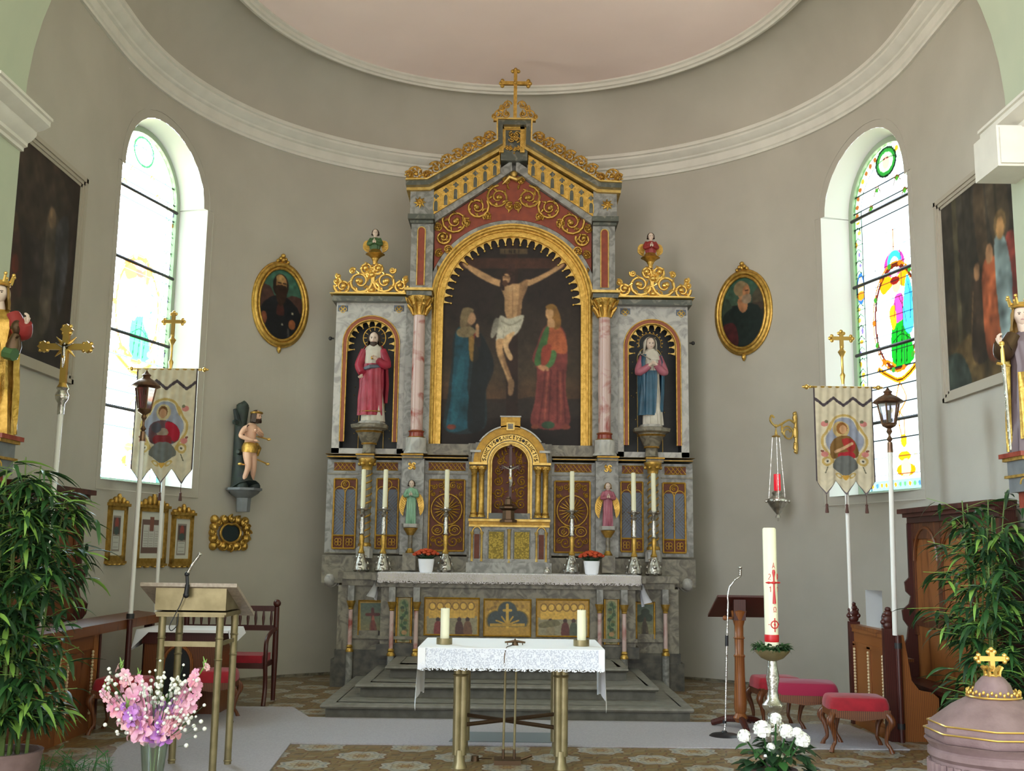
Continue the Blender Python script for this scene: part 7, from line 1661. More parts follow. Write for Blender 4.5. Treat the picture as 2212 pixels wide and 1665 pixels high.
# ---------------------------------------------------------------- front altar table
def bundle(b, x, y, z0, z1, r=.034, dx=.05, m=0):
    for k in (-1, 1):
        b.tube([(x + k * dx / 2 * .9, y, z0 + .10), (x + k * dx / 2, y, z1)], r, 10, m)
    b.tube([(x - .0, y, z0), (x, y, z0 + .05), (x, y, z0 + .14)], [r * 1.9, r * 1.35, r * 1.2], 12, m)
def front_altar():
    R = thing('front_altar', 'open brass-legged altar table with crossed braces, standing before the steps', 'altar table', (.03, 9.3, 0)); xl, xr, yf, yb = -.385, .43, 8.98, 9.66; cx = (xl + xr) / 2
    b = MB(); b.box(cx - .70, cx + .70, 8.84, 9.78, .905, .945); b.box(cx - .62, cx + .62, 8.92, 9.70, .86, .905); b.build('table_top', 'brass', R)
    for x in (xl, xr):
        for y in (yf, yb):
            b = MB(); bundle(b, x, y, 0, .87); b.tube([(x - .05, y, .72), (x + .05, y, .72)], .016, 8) if False else b.lathe([(.045, 0), (.052, .01), (.045, .02)], (x, y, .715), 12, sx=1.3); b.build('leg', 'brass', R)
    for (a, c) in (((xl, yf, .33), (xr, yb, .33)), ((xr, yf, .315), (xl, yb, .315))):
        b = MB(); b.tube([a, c], .017, 8); b.build('cross_brace', 'bronze', R)
    for x in (cx - .045, cx + .045):
        b = MB(); b.tube([(x - .01, 9.20, .10), (x, 9.2, .87)], .010, 8); b.build('central_rod', 'brass', R)
    b = MB(); b.box(cx - .13, cx + .09, 9.10, 9.30, .0, .035); b.lathe([(.035, 0), (.03, .04), (0, .04)], (cx - .29, 9.28, 0), 12); b.tube([(cx - .29, 9.28, .02), (cx - .15, 9.22, .03)], .006, 6); b.tube([(cx + .09, 9.2, .03), (cx + .18, 9.22, .06)], .012, 6)
    for x in (cx - .045, cx + .045): b.tube([(x - .01, 9.2, .035), (x - .01, 9.2, .11)], .012, 6)
    b.build('floor_box', 'bronze', R)
    # cloth
    C_ = thing('table_cloth', 'white cloth with a lace border hanging over the front altar table', 'table cloth', (cx, 9.3, .945)); x0, x1 = cx - .745, cx + .745
    b = MB(); b.box(x0, x1, 8.80, 9.80, .946, .954); b.build('linen', 'cloth_white', C_)
    b = MB(); cloth_front(b, x0, x1, 8.795, .953, .165, 150, .008, .010, 22); b.build('lace_border', 'lace_blue', C_)
    b = MB(); cloth_front(b, x0 + .004, x1 - .004, 8.803, .953, .155, 150, .006, .0, 22); b.build('lining', 'lining_grey', C_); b = MB(); b.box(x0, x0 + .06, 8.775, 8.783, .79, .955); b.build('plain_corner', 'cloth_white', C_); b = MB(); b.box(x1 - .05, x1, 8.775, 8.783, .785, .955); b.build('plain_corner', 'cloth_white', C_)
    for sg, x in ((-1, x0), (1, x1)):
        b = MB(); vs = []; n = 28
        for j in range(15):
            for i in range(n + 1):
                t = i / n; q = j / 14; L = .50 - .12 * abs(sin(t * 5)) * (1 - .3 * t) if t > .0 else .5
                L = np.interp(t, [0, .12, .4, .7, 1], [.50, .44, .38, .42, .46]); vs.append((x + sg * (.004 + .015 * q * sin(t * 13) + .012 * q), 8.80 + 1.0 * t * (1 - .18 * q) + .05 * q, .953 - L * q))
        b.add(vs, [(j * (n + 1) + i, j * (n + 1) + i + 1, (j + 1) * (n + 1) + i + 1, (j + 1) * (n + 1) + i) for j in range(14) for i in range(n)]); b.build('hanging_end', 'cloth_white', C_)
    # pillar candles in brass dishes
    for k, (px, lab) in enumerate(((964, 'left'), (1252, 'right'))):
        p = PY(px, 1353, 9.35); zc = .955; h = .285
        H = thing('candle_holder', 'round brass dish holding the %s pillar candle on the front altar' % lab, 'candle holder', (p.x, 9.12, zc), 'brass dishes on the front altar')
        b = MB(); b.lathe([(.066, 0), (.066, .05), (.060, .05), (.060, .006), (0, .006)], (p.x, 9.12, zc), 24); b.build('dish', 'brass', H)
        b = MB(); b.lathe([(.037, 0), (.037, h - .004), (.033, h), (.006, h - .004), (0, h - .004)], (p.x + .002, 9.12, zc + .007), 20); o = b.build('pillar_candle', 'wax'); tag(o, 'thick ivory pillar candle at the %s end of the front altar' % lab, 'candle', 'pillar candles on the front altar')
        b = MB(); b.tube([(p.x + .002, 9.12, zc + h), (p.x + .004, 9.12, zc + h + .018)], .0025, 5); b.build('wick', 'black_plastic', o)
    q = PY(1113, 1358, 9.1); M_ = thing('small_microphone', 'small dark metal microphone lying at the middle of the front altar', 'microphone', (q.x, 9.1, .955))
    b = MB(); b.tube([(q.x - .085, 9.1, .978), (q.x, 9.1, .988), (q.x + .085, 9.1, .978)], [.007, .012, .007], 8); b.lathe([(.028, 0), (.024, .02), (.012, .035), (.006, .05), (0, .055)], (q.x, 9.1, .955), 12)
    for s2 in (-1, 1): b.tube([(q.x + s2 * .062, 9.1, .957), (q.x + s2 * .062, 9.1, .98)], .004, 6)
    b.build('microphone_bar', 'bronze', M_); b = MB(); b.tube(cat_smooth([(q.x - .01, 9.08, .962), (q.x - .05, 8.95, .960), (q.x - .07, 8.83, .958), (q.x - .085, 8.785, .90), (q.x - .085, 8.785, .80)], False, 4), .004, 6); b.build('cable', 'bronze', M_)
m_ = MATS['lace'].copy(); m_.name = 'lace_blue'; MATS['lace_blue'] = m_; m_.node_tree.nodes['Principled BSDF'].inputs['Base Color'].default_value = (*lin('eceff8'), 1)
front_altar()

# ---------------------------------------------------------------- brass lectern
def lectern():
    Yf = 8.42; A = PY(303, 1256, Yf); B_ = PY(512, 1262, Yf); zt = (A.z + B_.z) / 2; x0, x1 = A.x, B_.x; R = thing('lectern', 'brass lectern with a sloping slab top on four tube legs', 'lectern', ((x0 + x1) / 2, Yf, 0))
    dY = .62; zb = zt - .25; b = MB()
    b.add([(x0, Yf, zt), (x1, Yf, zt), (x1, Yf + dY, zb), (x0, Yf + dY, zb), (x0, Yf, zt - .028), (x1, Yf, zt - .028), (x1, Yf + dY, zb - .028), (x0, Yf + dY, zb - .028)], [(0, 1, 2, 3), (4, 7, 6, 5), (0, 4, 5, 1), (1, 5, 6, 2), (2, 6, 7, 3), (3, 7, 4, 0)]); b.build('slab_top', 'slab_stone', R)
    a, c = x0 + .115, x1 - .085; z2 = PY(400, 1318, Yf + .03).z; b = MB(); y0, y1 = Yf + .03, Yf + .56
    b.add([(a, y0, z2), (c, y0, z2), (c, y1, z2), (a, y1, z2), (a, y0, zt - .035), (c, y0, zt - .035), (c, y1, zb + .0), (a, y1, zb + .0)], [(0, 3, 2, 1), (0, 1, 5, 4), (1, 2, 6, 5), (2, 3, 7, 6), (3, 0, 4, 7)]); b.box(a + .01, c - .01, y0 + .01, y1, z2 - .05, z2 - .035); b.box(a - .0, c + .0, y0 + .02, y1, z2 - .035, z2 - .015); b.build('desk_box', 'brass', R)
    for x in (a + .05, c - .05):
        for y in (y0 + .05, y1 - .03):
            b = MB(); b.tube([(x, y, 0), (x, y, z2 - .03)], .029, 12)
            for z in (.03, z2 - .22, z2 - .38): b.lathe([(.03, 0), (.034, .008), (.03, .016)], (x, y, z), 12)
            b.build('leg', 'brass', R)
    b = MB(); zc = PY(400, 1390, Yf + .1).z; b.box(a + .05, c - .05, y0 + .04, y0 + .06, zc - .02, zc + .02); b.box(c - .06, c - .04, y0 + .05, y1 - .03, zc - .015, zc + .015); b.build('crossbar', 'brass', R)
    xm, ym = PY(405, 1260, Yf).x, Yf - .02; M_ = thing('lectern_microphone', 'gooseneck microphone clamped to the front of the brass lectern', 'microphone', (xm, ym, zt - .1))
    p = [PY(402, 1285, ym), PY(405, 1262, ym), PY(404, 1240, ym), PY(415, 1220, ym), PY(432, 1197, ym)]
    b = MB(); b.tube([p[0], p[1]], [.020, .017], 10); b.tube([p[1], p[2]], .013, 10); b.ball(tuple(p[2]), .02); b.ball(tuple(p[0]), (.024, .02, .024)); b.build('clamp', 'black_plastic', M_)
    b = MB(); b.tube([p[2], p[3], p[4]], [.013, .012, .012], 10); b.ball(tuple(p[4]), .015); b.build('microphone_tube', 'silver', M_)
    b = MB(); b.tube(cat_smooth([tuple(PY(u, v, ym + (.02 if v < 1330 else .0))) for u, v in ((400, 1275), (392, 1300), (378, 1328), (366, 1352), (370, 1362), (382, 1350), (385, 1325))], False, 5), .004, 6); b.build('cable', 'iron', M_)
mat('slab_stone', 'b6a898', .35, col2='9a8a7a', scale=30)
lectern()

# ---------------------------------------------------------------- stools with velvet cushions
def stool(x, y, rz, w_, d_, h, lab, cush, seed=0):
    R = thing('stool', lab, 'stool', (x, y, 0), 'velvet-cushioned stools by the choir desks'); R.rotation_euler.z = rz
    b = MB(); N = 20; vs = []
    for j in range(6):
        q = j / 5; z = h - .11 + .11 * sin(q * pi / 2); s_ = 1 - .14 * (1 - cos(q * pi / 2)) - .02 * (j == 0)
        for i in range(N):
            t = 2 * pi * i / N; c_, ss = cos(t), sin(t); e = .28
            vs.append((w_ / 2 * s_ * math.copysign(abs(c_) ** e, c_), d_ / 2 * s_ * math.copysign(abs(ss) ** e, ss), z))
    vs.append((0, 0, h + .012)); fs = [(j * N + i, j * N + (i + 1) % N, (j + 1) * N + (i + 1) % N, (j + 1) * N + i) for j in range(5) for i in range(N)] + [(5 * N + i, 5 * N + (i + 1) % N, 6 * N) for i in range(N)] + [tuple(range(N))[::-1]]
    b.add(vs, fs); b.build('cushion', cush, R, world=False)
    b = MB(); b.box(-w_ / 2 + .01, w_ / 2 - .01, -d_ / 2 + .01, d_ / 2 - .01, h - .17, h - .10)
    for s2 in (-1, 1): b.prism([(-w_ / 2 + .04, h - .17), (0, h - .20), (w_ / 2 - .04, h - .17)], s2 * (d_ / 2 - .03) - .01, s2 * (d_ / 2 - .03) + .01)
    b.build('seat_rail', 'wood_red', R, world=False)
    for sx in (-1, 1):
        for sy in (-1, 1):
            b = MB(); bx, by = sx * (w_ / 2 - .035), sy * (d_ / 2 - .035); zz = [h - .14, h - .20, h * .42, h * .2, .05, .0]; o = [0, .035, .005, -.012, .012, .03]
            b.tube(cat_smooth([(bx + sx * q, by + sy * q * .7, z) for q, z in zip(o, zz)], False, 4), [float(v) for v in np.interp(np.linspace(0, 5, 21), range(6), [.032, .036, .023, .016, .017, .024])], 10); b.build('leg', 'wood_red', R, world=False)
    return R
q = PZ(1712, 1560, 0); stool(2.72, 11.25, .1, .46, .40, .50, 'red stool farthest back of the three on the right, partly hidden by the wine-red one', 'velvet')
stool(2.83, 10.60, -.15, .62, .46, .53, 'wide stool with a wine-red cushion, middle of the three on the right', 'velvet_purple')
stool(3.15, 10.05, -.08, .54, .42, .47, 'stool with a bright red cushion nearest the viewer, against the right choir desk', 'velvet')
stool(-3.62, 10.45, .0, .50, .42, .50, 'red-cushioned stool before the left desk, half hidden by the bouquet', 'velvet')
stool(-2.98, 11.22, .1, .46, .44, .50, 'red-cushioned stool behind the lectern legs on the left', 'velvet')

# ---------------------------------------------------------------- choir desks and stall backs
def twist(b, x, y, z0, z1, r=.013, m=0):
    n = int((z1 - z0) / .03)
    for k in range(n): b.ball((x, y, z0 + (k + .5) * (z1 - z0) / n), (r, r, (z1 - z0) / n * .5), 7, 5, m)
def choir_right():
    x = 3.62; R = thing('choir_desk', 'oak choir desk with panelled front and carved finials at the right', 'choir desk', (x, 11, 0)); ya, yb, H = 10.5, 11.55, .98
    b = MB(); b.box(x, x + .04, ya, yb, 0, H); b.build('front_panel', 'wood_oak', R)
    b = MB(); b.box(x - .03, x + .06, ya, yb, H, H + .035); b.box(x - .02, x + .05, ya, yb, H - .04, H); b.box(x - .015, x, ya, yb, 0, .10); b.box(x - .015, x, ya, yb, H - .18, H - .14)
    for y in (ya + .04, (ya + yb) / 2, yb - .04): b.box(x - .015, x, y - .05, y + .05, .1, H - .16)
    b.build('rails', 'wood_oak', R)
    b = MB()
    for y in (ya + .10, (ya + yb) / 2, yb - .10): twist(b, x - .02, y, .14, H - .2)
    b.build('bead_strips', 'wood_bead', R)
    for y, n_ in ((ya, 1), (yb, 1)):
        b = MB(); b.box(x - .04, x + .07, y - .035, y + .035, 0, H + .06)
        for (dz, r) in ((.09, .055), (.145, .06), (.20, .045), (.24, .03)): b.ball((x + .015, y, H + dz), (r, .03, r * .8), 10, 6)
        for s2 in (-1, 1): b.ball((x + .015 + s2 * .05, y, H + .12), .026, 8, 6); b.ball((x + .015 + s2 * .04, y, H + .18), .02, 8, 6)
        b.build('end_post', 'wood_dark', R)
    # end board facing the nave, with an S curve, and the slanted book board behind
    b = MB(); pr = cat_smooth([(x + .05, 0), (x + .05, .9), (x + .07, H), (x + .14, H - .02), (x + .17, .8), (x + .19, .56), (x + .30, .46), (x + .43, .42), (x + .46, .36), (x + .44, .22), (x + .38, .12), (x + .36, 0)], True, 3)
    b.prism([(x + .05, 0), (x + .05, H), (x + .15, H), (x + .18, .78), (x + .21, .56), (x + .28, .47), (x + .40, .45), (x + .46, .40), (x + .46, .32), (x + .42, .18), (x + .36, .10), (x + .36, 0)], ya - .02, ya + .02); b.build('end_board', 'wood_oak', R)
    b = MB(); b.box(x + .06, 3.98, ya + .3, yb + .1, .70, .73); b.build('book_board', 'wood_red', R)
    b = MB(); b.box(x + .20, x + .38, ya + .02, yb, .40, .44); b.box(x + .26, x + .30, ya + .02, yb, 0, .40); b.build('seat_board', 'wood_oak', R)
    b = MB(); b.tube([(3.70 + .0, 10.44, 0), (3.70, 10.44, .98)], .028, 12)
    for z in (.12, .86): b.lathe([(.035, 0), (.035, .05)], (3.70, 10.44, z), 12, 1)
    b.build('pole_holder', ['wood_dark', 'iron'], R)
choir_right()
def stall_back(sg, ya, yb, H, lab):
    x = sg * (WA - .10); R = thing('stall_back', lab, 'choir stall', (x, (ya + yb) / 2, 0)); s = sg
    def bx(b, d0, d1, y0, y1, z0, z1, m=0): xs = sorted([s * (WA - d0), s * (WA - d1)]); b.box(xs[0], xs[1], y0, y1, z0, z1, m)
    b = MB(); bx(b, .13, .19, ya, yb, .05, H - .1); b.build('back_panel', 'wood_oak' if sg > 0 else 'wood_red', R)
    b = MB(); bx(b, .10, .34, ya - .05, yb + .06, H - .05, H); bx(b, .10, .29, ya - .03, yb + .04, H - .09, H - .05); bx(b, .10, .25, ya - .01, yb + .02, H - .15, H - .09); b.build('cornice', 'wood_dark', R)
    b = MB(); n = 3
    for k in range(n + 1):
        y = ya + (yb - ya) * k / n; bx(b, .19, .215, y - .05 if k else y, y + .05 if k < n else y, .9, H - .15)
    bx(b, .19, .21, ya, yb, H - .32, H - .15); bx(b, .19, .21, ya, yb, 1.0, 1.1)
    for k in range(n):
        y0, y1 = ya + (yb - ya) * k / n + .05, ya + (yb - ya) * (k + 1) / n - .05; ym = (y0 + y1) / 2; r = (y1 - y0) / 2
        b.tube([(s * (WA - .205), ym - r * cos(t), H - .55 + r * 1.1 * sin(t)) for t in np.linspace(0, pi, 12)], .02, 6)
    b.build('panel_frames', 'wood_red', R)
    # shaped cheek at the far end
    pr = [(.10, .0), (.10, H - .15), (.25, H - .15), (.25, 1.5), (.30, 1.45), (.29, 1.35), (.24, 1.30), (.26, 1.22), (.34, 1.15), (.33, 1.05), (.28, .98), (.30, .85), (.40, .70), (.48, .62), (.48, .0)]
    for yq in (yb, ya - .04): b = MB(); b.prism([(s * (WA - d), z) for d, z in pr], yq, yq + .04); b.build('cheek', 'wood_dark', R)
    b = MB(); bx(b, .19, .48, ya, yb, .42, .46); b.build('seat', 'wood_dark', R)
stall_back(1, 9.55, 11.75, 2.23, 'tall oak choir stall back behind the bamboo on the right wall')
stall_back(-1, 9.3, 10.95, 2.28, 'tall reddish choir stall back behind the left bamboo')
def choir_left():
    x = -3.98; R = thing('choir_desk', 'reddish wooden choir desk with a broad sloping rail at the left', 'choir desk', (x, 10, 0))
    b = MB(); b.box(x - .02, x + .02, 8.9, 10.55, 0, .95); b.build('front_panel', 'wood_red', R)
    b = MB(); b.add([(x - .16, 8.85, 1.02), (x + .12, 8.85, .99), (x + .12, 12.2, .99), (x - .16, 12.2, 1.02), (x - .16, 8.85, .96), (x + .12, 8.85, .90), (x + .12, 12.2, .90), (x - .16, 12.2, .96)], [(0, 1, 2, 3), (4, 7, 6, 5), (0, 4, 5, 1), (1, 5, 6, 2), (2, 6, 7, 3), (3, 7, 4, 0)]); b.build('top_rail', 'wood_red', R)
    b = MB()
    for y in (8.95, 9.75, 10.5): b.box(x + .02, x + .05, y - .07, y + .07, 0, .90)
    b.box(x + .02, x + .045, 8.9, 10.55, .0, .14); b.box(x + .02, x + .045, 8.9, 10.55, .76, .90); b.build('panel_frame', 'wood_oak', R)
    b = MB()
    for y in (9.66, 9.84, 10.41): twist(b, x + .055, y, .16, .75)
    b.build('bead_strips', 'wood_bead', R)
    b = MB(); b.box(x - .04, x + .05, 10.55, 10.62, 0, .95); b.box(x - .04, x + .05, 12.1, 12.17, 0, .95); b.lathe([(.04, 0), (.04, .05)], (PY(281, 1340, 11.1).x, 11.1, 1.0), 12, 1); b.build('end_post', ['wood_dark', 'iron'], R)
    b = MB(); b.tube([(PY(281, 1340, 11.1).x, 11.1, 0), (PY(281, 1340, 11.1).x, 11.1, .99)], .03, 10); b.build('pole_holder', 'wood_dark', R)
choir_left()
# credence table with cloth
def credence():
    x0, x1, y0, y1, H = -3.86, -2.98, 11.5, 12.1, .86
    A = PY(250, 1386, 11.1); R = thing('side_table', 'small wooden side table with an arched recess under a white cloth, left of the altar', 'table', ((x0 + x1) / 2, 11.8, 0))
    b = MB(); b.box(x0 + .04, x1 - .04, y0 + .04, y1 - .02, 0, H - .04); b.build('body', 'wood_red', R)
    b = MB(); b.box(x0, x1, y0, y1, H - .04, H); b.box(x0 + .02, x1 - .02, y0 + .02, y0 + .04, H - .14, H - .04); b.build('table_top', 'wood_dark', R)
    b = MB(); cx = x0 + .40; ar = [(cx - .15, .2)] + [(cx - .15 * cos(t), .50 + .2 * sin(t)) for t in np.linspace(0, pi, 12)] + [(cx + .15, .2)]; b.prism(ar, y0 + .03, y0 + .045); n = b.build('recess', 'black_ground', R)  # flat black plate stands in for the shade inside the arch
    b = MB(); b.tube([(p[0], y0 + .03, p[1]) for p in ar], .018, 6); b.build('recess_edge', 'wood_oak', R)
    C_ = thing('side_table_cloth', 'plain white cloth lying over the small side table at the left', 'table cloth', ((x0 + x1) / 2, 11.8, H))
    b = MB(); b.box(x0 - .03, x1 + .05, y0 - .03, y1 + .02, H + .001, H + .008)
    vs = []
    for j in range(8):
        for i in range(13): t = i / 12; q = j / 7; vs.append((x0 - .03 - .05 * q, y0 - .03 + (y1 - y0 + .05) * t, H + .008 - .22 * q * (1 - .3 * t)))
    b.add(vs, [(j * 13 + i, j * 13 + i + 1, (j + 1) * 13 + i + 1, (j + 1) * 13 + i) for j in range(7) for i in range(12)])
    vs = []
    for j in range(8):
        for i in range(13): t = i / 12; q = j / 7; vs.append((x1 + .05 + .03 * q, y0 - .03 + (y1 - y0 + .05) * t, H + .008 - .18 * q * (1 - .6 * t)))
    b.add(vs, [(j * 13 + i, j * 13 + i + 1, (j + 1) * 13 + i + 1, (j + 1) * 13 + i) for j in range(7) for i in range(12)])
    b.add([(x0 - .03, y0 - .031, H + .008), (x1 + .05, y0 - .031, H + .008), (x1 + .05, y0 - .034, H - .02), (x0 - .03, y0 - .034, H - .02), (x0 - .07, y0 - .034, H - .19), (x0 + .10, y0 - .034, H - .02)], [(0, 1, 2, 3), (0, 3, 5, 4)])
    b.build('cloth', 'cloth_white', C_)
credence()
def sedile():
    y = 12.75; R = thing('carved_bench', 'dark carved wooden bench with red upholstery behind the side table', 'bench', (-3.2, y, 0))
    b = MB(); b.box(-3.72, -2.72, y - .05, y, 1.0, 1.06); b.box(-3.72, -2.72, y - .04, y, .78, .84)
    for k in range(11): x = -3.66 + k * .09; b.tube([(x, y - .02, .84), (x, y - .02, .92), (x, y - .02, 1.0)], [.010, .018, .010], 8)
    b.build('back_rail', 'wood_dark', R)
    for x in (-3.74, -2.70):
        b = MB(); b.tube([(x, y - .02, 0), (x, y - .02, .5), (x, y - .02, 1.05)], [.025, .035, .03], 10); b.ball((x, y - .02, 1.09), .045); b.tube(cat_smooth([(x, y - .04, .80), (x, y - .25, .78), (x, y - .48, .70), (x, y - .50, .50), (x, y - .46, .2), (x, y - .52, .0)], False, 4), .025, 8); b.build('arm_post', 'wood_dark', R)
    b = MB(); b.box(-3.72, -2.72, y - .52, y - .02, .40, .46); b.build('seat_frame', 'wood_dark', R)
    b = MB(); b.box(-3.70, -2.74, y - .50, y - .06, .46, .54); b.box(-3.68, -3.40, y - .06, y - .045, 1.01, 1.055); b.build('upholstery', 'velvet', R)
sedile()

# ---------------------------------------------------------------- paschal candle on its silver stand
def paschal():
    Y = 8.0; x = PY(1667, 1380, Y).x; Z = lambda r: PY(1667, r, Y).z; S = thing('candle_stand', 'tall silver baluster candlestick holding the large decorated candle', 'candlestick', (x, Y, 0)); h = Z(1412)
    b = MB(); pr = [(.17, 0), (.16, .04), (.10, .10), (.06, .17), (.05, .22), (.075, .26), (.085, .30), (.05, .35), (.045, .38), (.055, .43), (.065, .50), (.045, .56), (.04, .60), (.075, .635), (.08, .66), (.045, .70), (.035, .76), (.048, .85), (.035, .93), (.03, .98)]
    b.lathe([(r, z / .98 * (h - .04)) for r, z in pr], (x, Y, 0), 18)
    for z in (.30, .52, .655):
        for k in range(6): b.ball((x + .06 * cos(k * 1.05), Y + .06 * sin(k * 1.05), z / .98 * (h - .04)), .022, 7, 5)
    b.build('stem', 'silver', S); b = MB(); b.lathe([(.03, -.05), (.08, -.03), (.125, .015), (.13, .03), (.12, .025), (.04, .0), (0, .0)], (x, Y, h), 24); b.build('dish', 'brass', S)
    zb = h + .005; zt = Z(1140); H = zt - zb; C_ = thing('paschal_candle', 'large ivory candle with a red cross, letters and numerals', 'candle', (x, Y, zb)); r = .049
    b = MB(); b.lathe([(r, 0), (r, H - .01), (r - .008, H), (0, H)], (x, Y, zb), 28); b.build('wax_body', 'wax', C_)
    b = MB(); b.lathe([(r + .001, Z(1386) - zb), (r + .003, Z(1384) - zb), (r + .003, Z(1372) - zb), (r + .001, Z(1370) - zb)], (x, Y, zb), 28); b.build('red_band', 'red_wax', C_)
    def on(u, row, d=.002):   # u = photo px across, wrapped round the front of the candle
        q = (u - 1667) * .00345; return (x + q, Y - sqrt(max(0, (r + d) ** 2 - q * q)), Z(row))
    b = MB()
    for (pts, rs) in (([(1671, 1230), (1671, 1236), (1671, 1246), (1671, 1258), (1671, 1275), (1671, 1292), (1671, 1303)], [.008, .012, .006, .006, .007, .011, .013]), ([(1655, 1258), (1660, 1258), (1665, 1258), (1671, 1258), (1677, 1258), (1683, 1258), (1688, 1258)], [.003, .009, .005, .012, .005, .009, .003])): b.tube([on(*p) for p in pts], rs, 8)
    b.build('red_cross', 'red_wax', C_)
    G5 = {'A': [[(-3, 6), (0, -6), (3, 6)], [(-2, 2), (2, 2)]], '2': [[(-2, -4), (0, -6), (3, -4), (2, 0), (-3, 6), (3, 6)]], '1': [[(-2, -3), (1, -6), (1, 6)]], '0': [[(-2.5, 0), (-1.5, -6), (1.5, -6), (2.5, 0), (1.5, 6), (-1.5, 6), (-2.5, 0)]], 'O': [[(-4, 5), (-1.5, 5), (-3.5, 0), (-2.5, -5), (0, -6), (2.5, -5), (3.5, 0), (1.5, 5), (4, 5)]]}
    b = MB()
    for ch, u, v in (('A', 1671, 1221), ('2', 1662, 1245), ('1', 1663, 1272), ('0', 1681, 1245), ('1', 1681, 1272), ('O', 1672, 1316)):
        for st in G5[ch]: b.tube([on(u + du * .8, v + dv, .001) for du, dv in st], .0024, 5)
    b.build('letters', 'red_wax', C_)
    b = MB(); b.tube([on(1671 + 8 * cos(t), 1348 + 8 * sin(t), .002) for t in np.linspace(0, 2 * pi, 17)[:-1]], .004, 6, closed=True); b.tube([on(1671, 1334), on(1671, 1364)], .004, 6); b.tube([on(1659, 1348), on(1683, 1348)], .004, 6); b.ball(on(1671, 1348), .008); b.build('emblem', 'red_wax', C_)
    W_ = thing('leaf_wreath', 'green leafy wreath round the foot of the large candle', 'wreath', (x, Y, h + .03)); random.seed(4); b = MB()
    b.tube([(x + .085 * cos(t), Y + .085 * sin(t), h + .045) for t in np.linspace(0, 2 * pi, 25)[:-1]], .012, 6, closed=True)
    for k in range(230):
        t = random.random() * 2 * pi; rr = .085 + random.uniform(-.01, .03); el = random.uniform(-.3, 1.0); leaf(b, (x + rr * cos(t), Y + rr * sin(t), h + .035 + random.random() * .03), (cos(t + random.uniform(-.9, .9)), sin(t + random.uniform(-.9, .9)), el), random.uniform(.035, .065), .022, random.uniform(.2, .6), 0, 3)
    b.build('leaves', 'leaf', W_)
paschal()

# ---------------------------------------------------------------- microphone stand and wooden book stand
def mic_stand():
    p = PZ(1565, 1592, 0); x, Y = p.x, p.y; R = thing('microphone_stand', 'slim metal microphone stand with a round black foot', 'microphone stand', (x, Y, 0)); P = lambda u, v: tuple(PY(u, v, Y))
    b = MB(); b.lathe([(.145, 0), (.145, .012), (.12, .03), (.03, .045), (.02, .06), (0, .06)], (x, Y, 0), 28); b.build('foot', 'black_plastic', R)
    b = MB(); b.tube([(x, Y, .05), P(1567, 1560), P(1570, 1400), P(1573, 1300)], .009, 8); b.tube([P(1573, 1300), P(1572, 1288), P(1576, 1268), P(1588, 1252), P(1600, 1244)], .008, 8); b.build('tube', 'silver', R)
    b = MB(); b.tube([P(1570, 1395), P(1570, 1372)], .016, 10); b.tube([P(1565, 1562), P(1565, 1556)], .018, 10); b.build('grip', 'black_plastic', R)
    b = MB(); b.tube([P(1599, 1244), P(1599, 1230)], [.012, .016], 10); b.ball(P(1599, 1226), .018); b.build('microphone', 'silver', R)
mic_stand()
def book_stand():
    Y = 11.1; p = PY(1600, 1560, Y); x = p.x; P = lambda u, v, dy=0: tuple(PY(u, v, Y + dy)); Z = lambda v: PY(1600, v, Y).z; R = thing('book_stand', 'turned wooden reading stand with a dark sloping desk', 'reading stand', (x, Y, 0))
    b = MB(); pr = [(1560, .045), (1550, .075), (1540, .05), (1535, .06), (1520, .065), (1460, .052), (1420, .05), (1416, .06), (1412, .045), (1380, .048), (1378, .06), (1374, .045), (1352, .045), (1345, .055), (1325, .075), (1320, .08), (1316, .05), (1300, .04)]
    b.lathe([(r, Z(v)) for v, r in pr], (x, Y, 0), 14); b.build('post', 'wood_oak', R)
    for a in (0, 2.1, 4.2):
        b = MB(); b.tube([(x, Y, .10), (x + .14 * cos(a + .5), Y + .14 * sin(a + .5), .09), (x + .30 * cos(a + .5), Y + .30 * sin(a + .5), .035)], [.035, .035, .03], 8); b.build('foot', 'wood_dark', R)
    b = MB(); z1, z0 = Z(1289), Z(1326); x0, x1 = P(1542, 1300)[0], P(1662, 1300)[0]; b.add([(x0 + .02, Y - .10, z1 + .02), (x1 - .02, Y - .10, z1 + .02), (x1 + .02, Y + .24, z0 - .02), (x0 - .02, Y + .24, z0 - .02), (x0 + .02, Y - .10, z1 - .0), (x1 - .02, Y - .10, z1 - .0), (x1 + .02, Y + .24, z0 - .045), (x0 - .02, Y + .24, z0 - .045)], [(0, 1, 2, 3), (4, 7, 6, 5), (0, 4, 5, 1), (1, 5, 6, 2), (2, 6, 7, 3), (3, 7, 4, 0)])
    b.box(x - .06, x + .06, Y - .06, Y + .1, z0 - .06, z1 - .02); b.build('desk', 'wood_dark', R); b = MB(); b.tube([(x - .07, Y, Z(1335)), (x - .13, Y, Z(1335))], .012, 8); b.ball((x - .14, Y, Z(1335)), .025); b.build('knob', 'wood_oak', R)
book_stand()

